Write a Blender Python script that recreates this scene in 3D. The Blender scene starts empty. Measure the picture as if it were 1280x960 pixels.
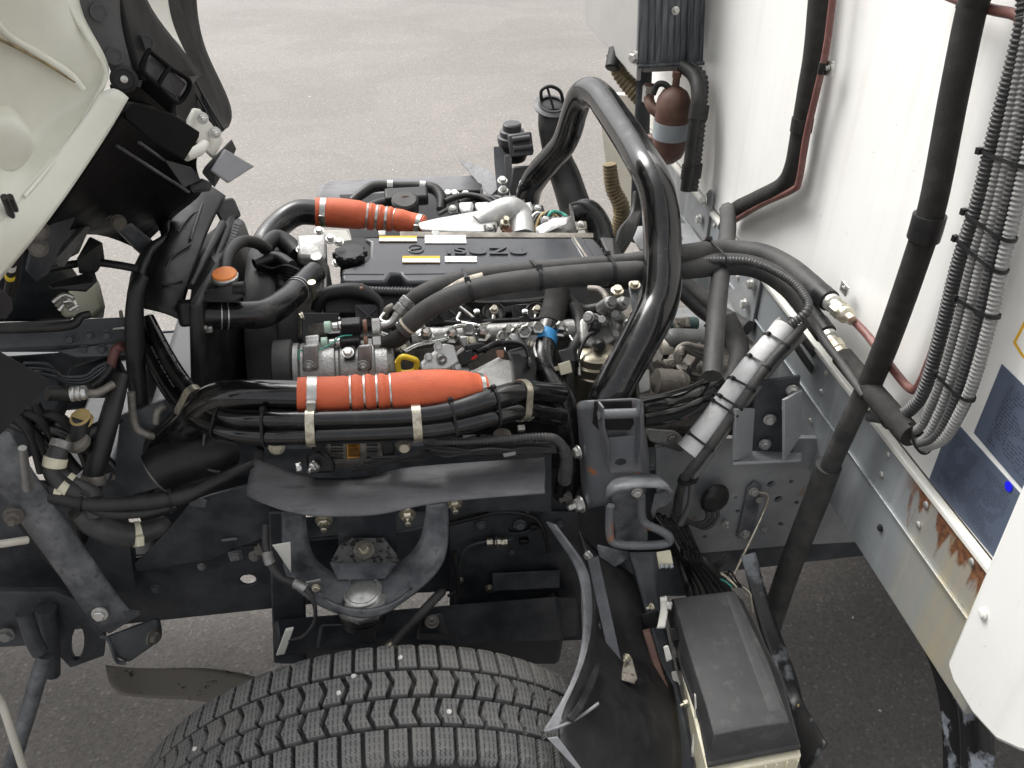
import bpy, bmesh, math, random
from mathutils import Vector, Matrix, Quaternion
from mathutils.geometry import tessellate_polygon
random.seed(7)
R = math.radians
S = bpy.context.scene
COL = S.collection
# ---------------------------------------------------------------- camera, sky, sun, exposure
PITCH, YAW, FPX = 35.66, 8.4, 1101.0            # lens measured on the photograph's vanishing points (1280 px wide)
CAM = Vector((0.0, -0.75, 2.0))
cd = bpy.data.cameras.new('camera'); cam = bpy.data.objects.new('camera', cd); COL.objects.link(cam)
cam.location = CAM; cam.rotation_euler = (R(90 - PITCH), 0, R(-YAW))
cd.sensor_width = 36; cd.lens = 36 * FPX / 1280; cd.clip_start = 0.02; cd.clip_end = 2000
S.camera = cam
SUN_EL, SUN_AZ = 54, -40                          # azimuth measured from +Y towards +X
wd = bpy.data.worlds.new('World'); S.world = wd; wd.use_nodes = True
wn = wd.node_tree.nodes; wl = wd.node_tree.links
sky = wn.new('ShaderNodeTexSky'); sky.sky_type = 'NISHITA'; sky.sun_disc = False
sky.sun_elevation = R(SUN_EL); sky.sun_rotation = R(SUN_AZ); sky.air_density = 1.0; sky.dust_density = 6.0; sky.ozone_density = 1.0
hs = wn.new('ShaderNodeHueSaturation'); hs.inputs['Saturation'].default_value = 0.12
wl.new(sky.outputs[0], hs.inputs['Color']); wl.new(hs.outputs[0], wn['Background'].inputs[0])
wn['Background'].inputs[1].default_value = 0.15
sd = bpy.data.lights.new('sun', 'SUN'); sd.energy = 1.2; sd.angle = R(34); sd.color = (1, .965, .92)
so = bpy.data.objects.new('sun', sd); COL.objects.link(so)
so.rotation_euler = Vector((-math.sin(R(SUN_AZ)) * math.cos(R(SUN_EL)), -math.cos(R(SUN_AZ)) * math.cos(R(SUN_EL)), -math.sin(R(SUN_EL)))).to_track_quat('-Z', 'Y').to_euler()
so.location = (0, 3, 6)
vs = S.view_settings; vs.view_transform = 'Standard'; vs.look = 'None'; vs.gamma = 1; vs.exposure = 1.04; vs.use_curve_mapping = False
# ---------------------------------------------------------------- measuring helpers
_fh = Vector((math.sin(R(YAW)), math.cos(R(YAW)), 0)); _rt = Vector((math.cos(R(YAW)), -math.sin(R(YAW)), 0))
_fw = _fh * math.cos(R(PITCH)) - Vector((0, 0, math.sin(R(PITCH)))); _up = _fh * math.sin(R(PITCH)) + Vector((0, 0, math.cos(R(PITCH))))
def at(x, y, Y=None, X=None, Z=None):
    """survey: the point of the place that the photograph shows at (x, y) on a known plane of the truck"""
    d = _rt * ((x - 640) / FPX) + _up * ((480 - y) / FPX) + _fw
    t = (X - CAM.x) / d.x if X is not None else (Z - CAM.z) / d.z if Z is not None else (Y - CAM.y) / d.y
    return CAM + d * t
def pt(p):
    if isinstance(p, Vector): return p.copy()
    if len(p) == 3 and isinstance(p[2], str): return at(p[0], p[1], **{p[2][0]: float(p[2][1:])})
    return at(p[0], p[1], p[2])
def mpp(v): return (v - CAM).dot(_fw) / FPX       # metres for one photo pixel at that point
# ---------------------------------------------------------------- materials
MATS = {}
def mat(name, col, rough=.5, metal=0, col2=None, nscale=18, mixlo=.45, mixhi=.7, rough2=None, bump=0, bscale=250, coat=0, spec=.5):
    m = bpy.data.materials.new(name); m.use_nodes = True; MATS[name] = m
    n, l = m.node_tree.nodes, m.node_tree.links; b = n['Principled BSDF']
    b.inputs['Base Color'].default_value = (*col, 1); b.inputs['Roughness'].default_value = rough; b.inputs['Metallic'].default_value = metal
    b.inputs['Specular IOR Level'].default_value = spec
    if coat: b.inputs['Coat Weight'].default_value = coat; b.inputs['Coat Roughness'].default_value = .06
    tc = n.new('ShaderNodeTexCoord')
    if col2:
        nz = n.new('ShaderNodeTexNoise'); nz.inputs['Scale'].default_value = nscale; nz.inputs['Detail'].default_value = 7; nz.inputs['Roughness'].default_value = .65
        l.new(tc.outputs['Object'], nz.inputs['Vector'])
        mr = n.new('ShaderNodeMapRange'); mr.inputs[1].default_value = mixlo; mr.inputs[2].default_value = mixhi; l.new(nz.outputs[0], mr.inputs[0])
        mx = n.new('ShaderNodeMix'); mx.data_type = 'RGBA'; l.new(mr.outputs[0], mx.inputs[0])
        mx.inputs[6].default_value = (*col, 1); mx.inputs[7].default_value = (*col2, 1); l.new(mx.outputs[2], b.inputs['Base Color'])
        if rough2 is not None:
            m2 = n.new('ShaderNodeMapRange'); m2.inputs[3].default_value = rough; m2.inputs[4].default_value = rough2
            l.new(mr.outputs[0], m2.inputs[0]); l.new(m2.outputs[0], b.inputs['Roughness'])
    if bump:
        nb = n.new('ShaderNodeTexNoise'); nb.inputs['Scale'].default_value = bscale; nb.inputs['Detail'].default_value = 4; l.new(tc.outputs['Object'], nb.inputs['Vector'])
        bp = n.new('ShaderNodeBump'); bp.inputs['Strength'].default_value = bump; bp.inputs['Distance'].default_value = .002
        l.new(nb.outputs[0], bp.inputs['Height']); l.new(bp.outputs[0], b.inputs['Normal'])
    return m
mat('gloss_black', (.005, .005, .0055), .14, col2=(.035, .034, .033), nscale=26, mixlo=.52, mixhi=.85, rough2=.42, coat=.15, bump=.03, bscale=60)
mat('hose_black', (.007, .007, .008), .22, col2=(.022, .022, .022), nscale=25, rough2=.42)
mat('rubber', (.010, .010, .010), .48, col2=(.036, .035, .033), nscale=22, mixlo=.48, mixhi=.8, rough2=.7, bump=.25, bscale=500)
mat('rubber_dusty', (.026, .026, .026), .6, col2=(.085, .082, .078), nscale=14, mixlo=.4, mixhi=.75, rough2=.8, bump=.3, bscale=400)
mat('foam_black', (.013, .012, .011), .85, col2=(.03, .028, .025), nscale=40, bump=.6, bscale=700)
mat('plastic', (.009, .009, .0095), .42, col2=(.026, .026, .026), nscale=20, rough2=.55, bump=.15, bscale=900, spec=.35)
mat('cab_shade_black', (.004, .004, .0045), .5, col2=(.010, .010, .010), nscale=15, rough2=.65, spec=.10)  # black parts deepened: the shade under the cab is in the colour
mat('plastic_grey', (.045, .046, .05), .45, col2=(.08, .08, .083), nscale=10, rough2=.6, bump=.2, bscale=700)
mat('cover_grey', (.045, .047, .053), .28, col2=(.07, .072, .079), nscale=7, rough2=.4, coat=.15)
mat('frame_paint', (.030, .034, .040), .42, col2=(.115, .120, .128), nscale=9, mixlo=.42, mixhi=.8, rough2=.65, bump=.25, bscale=200)
mat('bracket_paint', (.045, .05, .058), .38, col2=(.22, .225, .235), nscale=16, mixlo=.36, mixhi=.72, rough2=.62, bump=.3, bscale=180)
mat('bracket_rust', (.125, .13, .14), .34, col2=(.30, .11, .04), nscale=17, mixlo=.60, mixhi=.66, rough2=.85, bump=.3, bscale=180)
mat('dusty_shield', (.105, .105, .112), .6, col2=(.18, .18, .188), nscale=6, mixlo=.35, mixhi=.7, rough2=.75, bump=.15, bscale=350)
mat('spotted_shield', (.17, .165, .16), .6, col2=(.022, .022, .022), nscale=55, mixlo=.50, mixhi=.58, rough2=.7, bump=.3, bscale=200)
mat('tan_shield', (.21, .19, .16), .75, col2=(.03, .028, .025), nscale=40, mixlo=.6, mixhi=.66, rough2=.8, bump=.2)
mat('alu', (.40, .40, .39), .42, .85, col2=(.17, .16, .15), nscale=16, mixlo=.45, mixhi=.8, rough2=.6, bump=.6, bscale=260)
mat('alu_dirty', (.30, .28, .25), .55, .6, col2=(.10, .09, .075), nscale=14, mixlo=.35, mixhi=.7, rough2=.8, bump=.7, bscale=160)
mat('alu_bright', (.60, .60, .59), .4, .55, col2=(.36, .36, .35), nscale=12, rough2=.5, bump=.5, bscale=220)
mat('steel_bright', (.52, .52, .50), .25, 1, col2=(.4, .38, .34), nscale=60, rough2=.45)
mat('zinc', (.62, .58, .47), .32, .9, col2=(.3, .26, .2), nscale=70, rough2=.55)
mat('zinc_white', (.66, .66, .64), .35, .8, col2=(.4, .38, .34), nscale=80, rough2=.5)
mat('filter_gold', (.36, .33, .25), .3, .8, col2=(.2, .18, .14), nscale=10)
mat('grey_cast', (.13, .135, .13), .55, .3, col2=(.06, .06, .058), nscale=14, bump=.6, bscale=150)
mat('orange_silicone', (.62, .125, .050), .58, col2=(.52, .09, .038), nscale=26, mixlo=.5, mixhi=.8, bump=.5, bscale=500)
mat('orange_paint', (.88, .27, .05), .5, col2=(.7, .16, .03), nscale=30)
mat('green_fan', (.34, .36, .22), .5, col2=(.26, .27, .17), nscale=10)
mat('white_paint', (.78, .78, .69), .3, col2=(.66, .65, .55), nscale=5, mixlo=.45, mixhi=.8, rough2=.45, coat=.2)
mat('white_plate', (.70, .69, .63), .4, col2=(.5, .47, .4), nscale=30, mixlo=.6, mixhi=.75)
mat('box_white', (.82, .82, .80), .30, col2=(.78, .775, .745), nscale=3, rough2=.38, coat=.25)
mat('box_trim', (.72, .71, .66), .35, col2=(.5, .47, .4), nscale=14, mixlo=.58, mixhi=.8)
mat('cream', (.56, .53, .46), .5, col2=(.48, .45, .38), nscale=8)
mat('beige_sheet', (.40, .395, .385), .42, col2=(.35, .345, .335), nscale=5)
mat('copper_paint', (.14, .055, .047), .48, col2=(.24, .13, .11), nscale=40, mixlo=.5, mixhi=.75, rough2=.65)
mat('brown_bottle', (.105, .052, .038), .5, col2=(.17, .095, .07), nscale=16, rough2=.65)
mat('grey_label', (.33, .36, .38), .55, col2=(.27, .30, .32), nscale=12)
mat('conduit_grey', (.13, .13, .128), .5, col2=(.17, .168, .16), nscale=30)
mat('conduit_pale', (.22, .22, .215), .5, col2=(.17, .17, .165), nscale=30)
mat('conduit_dark', (.035, .035, .036), .5, col2=(.065, .063, .06), nscale=30)
mat('foam_white', (.60, .60, .60), .7, col2=(.42, .41, .39), nscale=14, mixlo=.5, mixhi=.75, bump=.2, bscale=200)
mat('brass_hose', (.20, .155, .085), .5, .3, col2=(.12, .09, .05), nscale=30)
mat('tan_plastic', (.42, .31, .13), .5, col2=(.30, .22, .10), nscale=20)
mat('cream_plastic', (.70, .66, .50), .45, col2=(.6, .56, .42), nscale=30)
mat('blue_tape', (.045, .27, .58), .5, col2=(.08, .34, .64), nscale=60)
mat('yellow_plastic', (.72, .53, .03), .4, col2=(.6, .42, .03), nscale=40)
mat('green_paint', (.02, .055, .05), .5, col2=(.05, .08, .07), nscale=30)
mat('mint_cap', (.42, .58, .46), .45, col2=(.36, .5, .4), nscale=20)
mat('green_wire', (.05, .33, .25), .5)
mat('red_plastic', (.6, .03, .03), .4)
mat('pink_tag', (.75, .25, .4), .6)
mat('brown_washer', (.16, .075, .045), .6)
mat('paper_tape', (.52, .47, .38), .7, col2=(.25, .22, .18), nscale=60, mixlo=.5, mixhi=.62)
mat('copper_wire', (.30, .155, .04), .35, .9, col2=(.16, .08, .02), nscale=90)
mat('stone', (.62, .6, .56), .7)
mat('tank_plastic', (.55, .54, .42), .5, col2=(.48, .47, .36), nscale=10)
# ---------------------------------------------------------------- mesh helpers
def link(name, me, m=None, parent=None):
    o = bpy.data.objects.new(name, me); COL.objects.link(o)
    if m: me.materials.clear(); me.materials.append(MATS[m] if isinstance(m, str) else m)
    if parent: o.parent = parent
    return o
def finish(bm, smooth=35):
    bmesh.ops.recalc_face_normals(bm, faces=bm.faces)
    me = bpy.data.meshes.new('mesh'); bm.to_mesh(me); bm.free()
    if smooth:
        me.polygons.foreach_set('use_smooth', [True] * len(me.polygons)); me.set_sharp_from_angle(angle=R(smooth))
    return me
def bevel(o, w, seg=2):
    md = o.modifiers.new('edge', 'BEVEL'); md.width = w; md.segments = seg; md.limit_method = 'ANGLE'; md.angle_limit = R(40); return o
def tag(o, label, cat, group=None, kind=None):
    if label: o['label'] = label
    if cat: o['category'] = cat
    if group: o['group'] = group
    if kind: o['kind'] = kind
    return o
def thing(name, label, cat, group=None):
    o = bpy.data.objects.new(name, None); COL.objects.link(o); o.empty_display_size = .05
    return tag(o, label, cat, group)
PATH = {}
def resample(P, rad, sub):
    n = len(P); C, Q = [], []
    for i in range(n - 1):
        p0, p1, p2, p3 = P[max(i-1, 0)], P[i], P[i+1], P[min(i+2, n-1)]
        for k in range(sub):
            t = k / sub; t2, t3 = t*t, t*t*t
            C.append(.5 * ((2*p1) + (p2-p0)*t + (2*p0-5*p1+4*p2-p3)*t2 + (3*p1-p0-3*p2+p3)*t3)); Q.append(rad[i] + (rad[i+1]-rad[i])*(t*t*(3-2*t)))
    C.append(P[-1]); Q.append(rad[-1]); return C, Q
def sweep(C, Q, n=14, cap=True, asp=1.0, hint=None):
    bm = bmesh.new(); rings = []
    T = [(C[min(i+1, len(C)-1)] - C[max(i-1, 0)]).normalized() for i in range(len(C))]
    u = hint.copy() if hint else (Vector((0, 0, 1)) if abs(T[0].z) < .9 else Vector((0, 1, 0)))
    for i, c in enumerate(C):
        u = u - T[i] * u.dot(T[i])
        u = u.normalized() if u.length > 1e-6 else T[i].orthogonal().normalized()
        w = T[i].cross(u)
        rings.append([bm.verts.new(c + (u * math.cos(2*math.pi*k/n) * asp + w * math.sin(2*math.pi*k/n)) * Q[i]) for k in range(n)])
    for a, b in zip(rings, rings[1:]):
        for k in range(n): bm.faces.new((a[k], a[(k+1) % n], b[(k+1) % n], b[k]))
    if cap: bm.faces.new(rings[0]); bm.faces.new(rings[-1])
    return bm
def tube(name, m, pts, parent=None, r=None, n=14, sub=7, corr=None, cdep=.80, asp=1.0, hint=None, label=None, cat=None, group=None):
    """pts: (x, y, Y[, r_px]) photo survey points or Vectors; r in metres when given; corr = pitch of corrugation"""
    P = [pt(p[:3]) if not isinstance(p, Vector) else p.copy() for p in pts]
    rad, last = [], None
    for p, v in zip(pts, P):
        if not isinstance(p, Vector) and len(p) > 3: last = p[3] * mpp(v)
        rad.append(r if r else last)
    C, Q = resample(P, rad, sub)
    if corr:
        L = sum((b-a).length for a, b in zip(C, C[1:])); N = max(4, int(L / corr) * 4); C2, Q2 = along(C, Q, N)
        prof = (1.0, 1.0, cdep, cdep)
        Qc = [q * prof[i % 4] for i, q in enumerate(Q2)]; bm = sweep(C2, Qc, n, True, asp, hint)
    else: bm = sweep(C, Q, n, True, asp, hint)
    o = link(name, finish(bm, 50), m, parent); PATH[o.name] = (C, Q)
    if label: tag(o, label, cat, group)
    return o
def along(C, Q, N):
    d = [0]
    for a, b in zip(C, C[1:]): d.append(d[-1] + (b-a).length)
    oc, oq, j = [], [], 0
    for i in range(N + 1):
        s = d[-1] * i / N
        while j < len(d) - 2 and d[j+1] < s: j += 1
        f = (s - d[j]) / max(1e-9, d[j+1] - d[j]); oc.append(C[j].lerp(C[j+1], f)); oq.append(Q[j] + (Q[j+1]-Q[j]) * f)
    return oc, oq
def band(name, m, o, t, w, dr=.0015, parent=None, n=20):
    """a sleeve or hose clip round tube o at fraction t of its length, w metres long"""
    C, Q = PATH[o.name]; N = 400; C2, Q2 = along(C, Q, N); L = sum((b-a).length for a, b in zip(C2, C2[1:]))
    h = max(1, int(w / L * N / 2)); i = int(t * N); a, b = max(0, i-h), min(N, i+h)
    cs = C2[a:b+1]; qs = [q + dr for q in Q2[a:b+1]]
    if len(cs) > 8: cs = cs[::max(1, len(cs)//8)] + [cs[-1]]; qs = [max(qs)] * len(cs)
    qs = [max(qs)] * len(cs)
    return link(name, finish(sweep(cs, qs, n), 50), m, parent)
def tie(name, m, tubes, t, w=.004, th=.0016, parent=None, head=True, label=None, cat=None, group=None):
    """a strap drawn tight round several tubes, on the cross-section of the first one at fraction t"""
    C, Q = PATH[tubes[0].name]; C2, Q2 = along(C, Q, 300); i = min(298, max(1, int(t*300))); c = C2[i]; ax = (C2[i+1] - C2[i-1]).normalized()
    u = (CAM - c); u = (u - ax*u.dot(ax)).normalized(); v = ax.cross(u); pts = []
    for o in tubes:
        D, q = PATH[o.name]; D2, q2 = along(D, q, 200)
        k = min(range(len(D2)), key=lambda k: (D2[k]-c).length); r = q2[k] + .0008; w_ = D2[k] - c
        for a in range(20): pts.append((w_.dot(u) + r*math.cos(a*math.pi/10), w_.dot(v) + r*math.sin(a*math.pi/10)))
    pts = sorted(set(pts)); cr = lambda o, a, b: (a[0]-o[0])*(b[1]-o[1]) - (a[1]-o[1])*(b[0]-o[0])
    lo, hi = [], []
    for p in pts:
        while len(lo) > 1 and cr(lo[-2], lo[-1], p) <= 0: lo.pop()
        lo.append(p)
    for p in reversed(pts):
        while len(hi) > 1 and cr(hi[-2], hi[-1], p) <= 0: hi.pop()
        hi.append(p)
    H = lo[:-1] + hi[:-1]; mx, my = sum(p[0] for p in H)/len(H), sum(p[1] for p in H)/len(H)
    bm = bmesh.new(); R4 = []
    for p in H:
        d = Vector((p[0]-mx, p[1]-my)); d.normalize(); b = c + u*p[0] + v*p[1]; o2 = u*d.x + v*d.y
        R4.append([bm.verts.new(b - ax*w/2), bm.verts.new(b + o2*th - ax*w/2), bm.verts.new(b + o2*th + ax*w/2), bm.verts.new(b + ax*w/2)])
    for a, b in zip(R4, R4[1:] + R4[:1]):
        for k in range(4): bm.faces.new((a[k], a[(k+1) % 4], b[(k+1) % 4], b[k]))
    if head:
        p = max(H, key=lambda p: p[0]*.5 + ((u*p[0]+v*p[1]).dot(_up))); hc = c + u*p[0] + v*p[1]
        d = Vector((p[0]-mx, p[1]-my)).normalized(); o2 = u*d.x + v*d.y; s2 = ax.cross(o2)
        M = Matrix((ax, s2, o2)).transposed().to_4x4(); M.translation = hc + o2*th*1.6
        bmesh.ops.create_cube(bm, size=1, matrix=M @ Matrix.Diagonal((w*1.7, w*1.5, th*3.2, 1)))
    o = link(name, finish(bm, 40), m, parent)
    if label: tag(o, label, cat, group)
    return o
def plate(name, m, pts, th=.003, holes=(), parent=None, bev=.0012, away=True):
    P = [pt(p) for p in pts]; Hs = [[pt(p) for p in h] for h in holes]
    N = Vector()
    for a, b in zip(P, P[1:] + P[:1]): N += a.cross(b)
    N.normalize()
    if N.dot(CAM - P[0]) < 0: N = -N
    loops = [P] + Hs; flat = [v for l in loops for v in l]; back = [v - N*th for v in flat]
    bm = bmesh.new(); F = [bm.verts.new(v) for v in flat]; B = [bm.verts.new(v) for v in back]
    if Hs:
        for t in tessellate_polygon(loops):
            try: bm.faces.new([F[i] for i in t]); bm.faces.new([B[i] for i in reversed(t)])
            except ValueError: pass
    else:
        bm.faces.new(F); bm.faces.new(list(reversed(B)))
    s = 0
    for l in loops:
        for i in range(len(l)):
            a, b = s+i, s+(i+1) % len(l); bm.faces.new((F[a], F[b], B[b], B[a]))
        s += len(l)
    o = link(name, finish(bm, 30), m, parent)
    if bev: bevel(o, bev)
    return o
def ell(x, y, rx, ry, Y, n=12, rot=0):
    c, s = math.cos(R(rot)), math.sin(R(rot)); o = []
    for k in range(n):
        a = 2*math.pi*k/n; X, Z = rx*math.cos(a), ry*math.sin(a); o.append((x + X*c - Z*s, y + X*s + Z*c, Y))
    return o
def loft(name, m, rows, th=.003, parent=None, sub=2, ext=0):
    bm = bmesh.new(); rows = [[pt(p) for p in r] for r in rows]
    if ext: rows = [[a + (a - b).normalized() * ext for a, b in zip(rows[0], rows[1])]] + rows
    V = [[bm.verts.new(p) for p in r] for r in rows]
    for a, b in zip(V, V[1:]):
        for i in range(len(a)-1): bm.faces.new((a[i], a[i+1], b[i+1], b[i]))
    o = link(name, finish(bm, 0), m, parent)
    o.data.polygons.foreach_set('use_smooth', [True] * len(o.data.polygons))
    if sub: md = o.modifiers.new('smooth', 'SUBSURF'); md.levels = sub; md.render_levels = sub; md.boundary_smooth = 'PRESERVE_CORNERS'
    md = o.modifiers.new('gauge', 'SOLIDIFY'); md.thickness = th; md.offset = 0
    return o
def lathe(name, m, p, axis, prof, parent=None, n=24, smooth=35):
    c = pt(p); ax = Vector(axis).normalized(); u = ax.orthogonal().normalized(); v = ax.cross(u); bm = bmesh.new(); rings = []
    for r, h in prof: rings.append([bm.verts.new(c + ax*h + (u*math.cos(2*math.pi*k/n) + v*math.sin(2*math.pi*k/n))*max(r, 1e-4)) for k in range(n)])
    for a, b in zip(rings, rings[1:]):
        for k in range(n): bm.faces.new((a[k], a[(k+1) % n], b[(k+1) % n], b[k]))
    bm.faces.new(rings[0]); bm.faces.new(rings[-1])
    return link(name, finish(bm, smooth), m, parent)
def blk(name, m, p, size, rot=(0, 0, 0), parent=None, bev=.002, seg=2):
    c = pt(p); M = Matrix.Translation(c) @ Matrix.Rotation(R(rot[2]), 4, 'Z') @ Matrix.Rotation(R(rot[1]), 4, 'Y') @ Matrix.Rotation(R(rot[0]), 4, 'X') @ Matrix.Diagonal((*size, 1))
    bm = bmesh.new(); bmesh.ops.create_cube(bm, size=1, matrix=M); o = link(name, finish(bm, 30), m, parent)
    return bevel(o, bev, seg) if bev else o
def hull(name, m, pts, parent=None, bev=.003):
    bm = bmesh.new()
    for p in pts: bm.verts.new(pt(p))
    bmesh.ops.convex_hull(bm, input=bm.verts); bmesh.ops.dissolve_limit(bm, angle_limit=R(3), verts=bm.verts, edges=bm.edges)
    o = link(name, finish(bm, 30), m, parent); return bevel(o, bev) if bev else o
BOLT = {}
def bolt(parent, p, axis=(0, -1, 0), s=.010, m='zinc', name='bolt', stud=False):
    key = (m, stud)
    if key not in BOLT:
        bm = bmesh.new()
        def ring(r, h, n, off=0): return [bm.verts.new((r*math.cos(2*math.pi*(k+off)/n), r*math.sin(2*math.pi*(k+off)/n), h)) for k in range(n)]
        def join(a, b):
            n = len(a)
            for k in range(n): bm.faces.new((a[k], a[(k+1) % n], b[(k+1) % n], b[k]))
        a, b = ring(1, -.05, 18), ring(.97, .16, 18); join(a, b); bm.faces.new(a); bm.faces.new(b)
        c, d, e = ring(.74, .14, 6), ring(.74, .66, 6), ring(.60, .76, 6); join(c, d); join(d, e); bm.faces.new(e); bm.faces.new(c)
        if stud: f, g, h = ring(.36, .7, 12), ring(.36, 1.5, 12), ring(.28, 1.6, 12); join(f, g); join(g, h); bm.faces.new(h); bm.faces.new(f)
        BOLT[key] = finish(bm, 30); BOLT[key].materials.append(MATS[m])
    o = bpy.data.objects.new(name, BOLT[key]); COL.objects.link(o); o.parent = parent
    q = Vector(axis).to_track_quat('Z', 'Y'); o.rotation_mode = 'QUATERNION'; o.rotation_quaternion = q; o.location = pt(p); o.scale = (s, s, s)
    return o
def clip(name, m, o, t, w=.010, parent=None):
    """worm-drive hose clip: band with a screw housing"""
    b = band(name, m, o, t, w, .0012, parent)
    C, Q = PATH[o.name]; C2, Q2 = along(C, Q, 300); i = min(298, max(1, int(t*300))); ax = (C2[i+1]-C2[i-1]).normalized(); u = CAM - C2[i] + Vector((0, 0, -.8)); u = (u - ax*u.dot(ax)).normalized(); v = ax.cross(u)
    M = Matrix((ax, v, u)).transposed().to_4x4(); M.translation = C2[i] + u*(Q2[i] + .004)
    bm = bmesh.new(); bmesh.ops.create_cube(bm, size=1, matrix=M @ Matrix.Diagonal((w, .018, .009, 1)))
    h = link('screw_housing', finish(bm, 30), m, b); bevel(h, .0015); return b
# ---------------------------------------------------------------- ground
def asphalt():
    m = bpy.data.materials.new('asphalt'); m.use_nodes = True; MATS['asphalt'] = m; n, l = m.node_tree.nodes, m.node_tree.links; b = n['Principled BSDF']
    tc = n.new('ShaderNodeTexCoord'); N = lambda s, d=6: (lambda z: (z.inputs.__getitem__('Scale').__setattr__('default_value', s), z.inputs.__getitem__('Detail').__setattr__('default_value', d), l.new(tc.outputs['Object'], z.inputs['Vector']), z)[-1])(n.new('ShaderNodeTexNoise'))
    v = n.new('ShaderNodeTexVoronoi'); v.inputs['Scale'].default_value = 130; l.new(tc.outputs['Object'], v.inputs['Vector'])
    r = n.new('ShaderNodeValToRGB'); e = r.color_ramp.elements; e[0].position = 0; e[0].color = (.122, .112, .102, 1); e[1].position = 1; e[1].color = (.29, .268, .246, 1)
    for p, c in ((.35, (.155, .1425, .130, 1)), (.8, (.186, .171, .156, 1))): x = e.new(p); x.color = c
    l.new(v.outputs['Color'], r.inputs[0])
    big = N(.55, 5); mr = n.new('ShaderNodeMapRange'); mr.inputs[1].default_value = .36; mr.inputs[2].default_value = .66; mr.inputs[3].default_value = .92; mr.inputs[4].default_value = 1.08; l.new(big.outputs[0], mr.inputs[0])
    mp = n.new('ShaderNodeMapping'); mp.inputs['Scale'].default_value = (.8, 1.1, 1); l.new(tc.outputs['Object'], mp.inputs['Vector'])
    st = n.new('ShaderNodeTexNoise'); st.inputs['Scale'].default_value = 1.3; st.inputs['Detail'].default_value = 6; st.inputs['Distortion'].default_value = .8; l.new(mp.outputs[0], st.inputs['Vector'])
    m2 = n.new('ShaderNodeMapRange'); m2.inputs[1].default_value = .48; m2.inputs[2].default_value = .54; m2.inputs[3].default_value = .955; m2.inputs[4].default_value = 1.03; l.new(st.outputs[0], m2.inputs[0])
    mu = n.new('ShaderNodeMath'); mu.operation = 'MULTIPLY'; l.new(mr.outputs[0], mu.inputs[0]); l.new(m2.outputs[0], mu.inputs[1])
    mx = n.new('ShaderNodeMix'); mx.data_type = 'RGBA'; mx.blend_type = 'MULTIPLY'; mx.inputs[0].default_value = 1; l.new(r.outputs[0], mx.inputs[6]); l.new(mu.outputs[0], mx.inputs[7]); l.new(mx.outputs[2], b.inputs['Base Color'])
    b.inputs['Roughness'].default_value = .72
    bp = n.new('ShaderNodeBump'); bp.inputs['Strength'].default_value = .4; bp.inputs['Distance'].default_value = .004; fine = N(300, 3); ad = n.new('ShaderNodeMath'); l.new(v.outputs['Distance'], ad.inputs[0]); l.new(fine.outputs[0], ad.inputs[1])
    l.new(ad.outputs[0], bp.inputs['Height']); l.new(bp.outputs[0], b.inputs['Normal'])
asphalt()
bm = bmesh.new(); bmesh.ops.create_grid(bm, x_segments=40, y_segments=40, size=600)
g = link('asphalt_ground', finish(bm, 0), 'asphalt'); g['kind'] = 'structure'
for i, (x, y) in enumerate(((491, 212), (387, 121), (452, 52), (491, 53), (1066, 772), (1100, 888), (560, 200), (720, 78), (440, 60), (575, 60))):
    bm = bmesh.new(); bmesh.ops.create_icosphere(bm, subdivisions=1, radius=random.uniform(.003, .006))
    for v in bm.verts: v.co *= random.uniform(.75, 1.2); v.co.z *= .6
    o = link('pebble', finish(bm, 0), 'stone'); o.location = at(x, y, Z=.003); tag(o, 'small pale pebble lying loose on the asphalt', 'pebble', 'pebbles on the asphalt')
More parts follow.
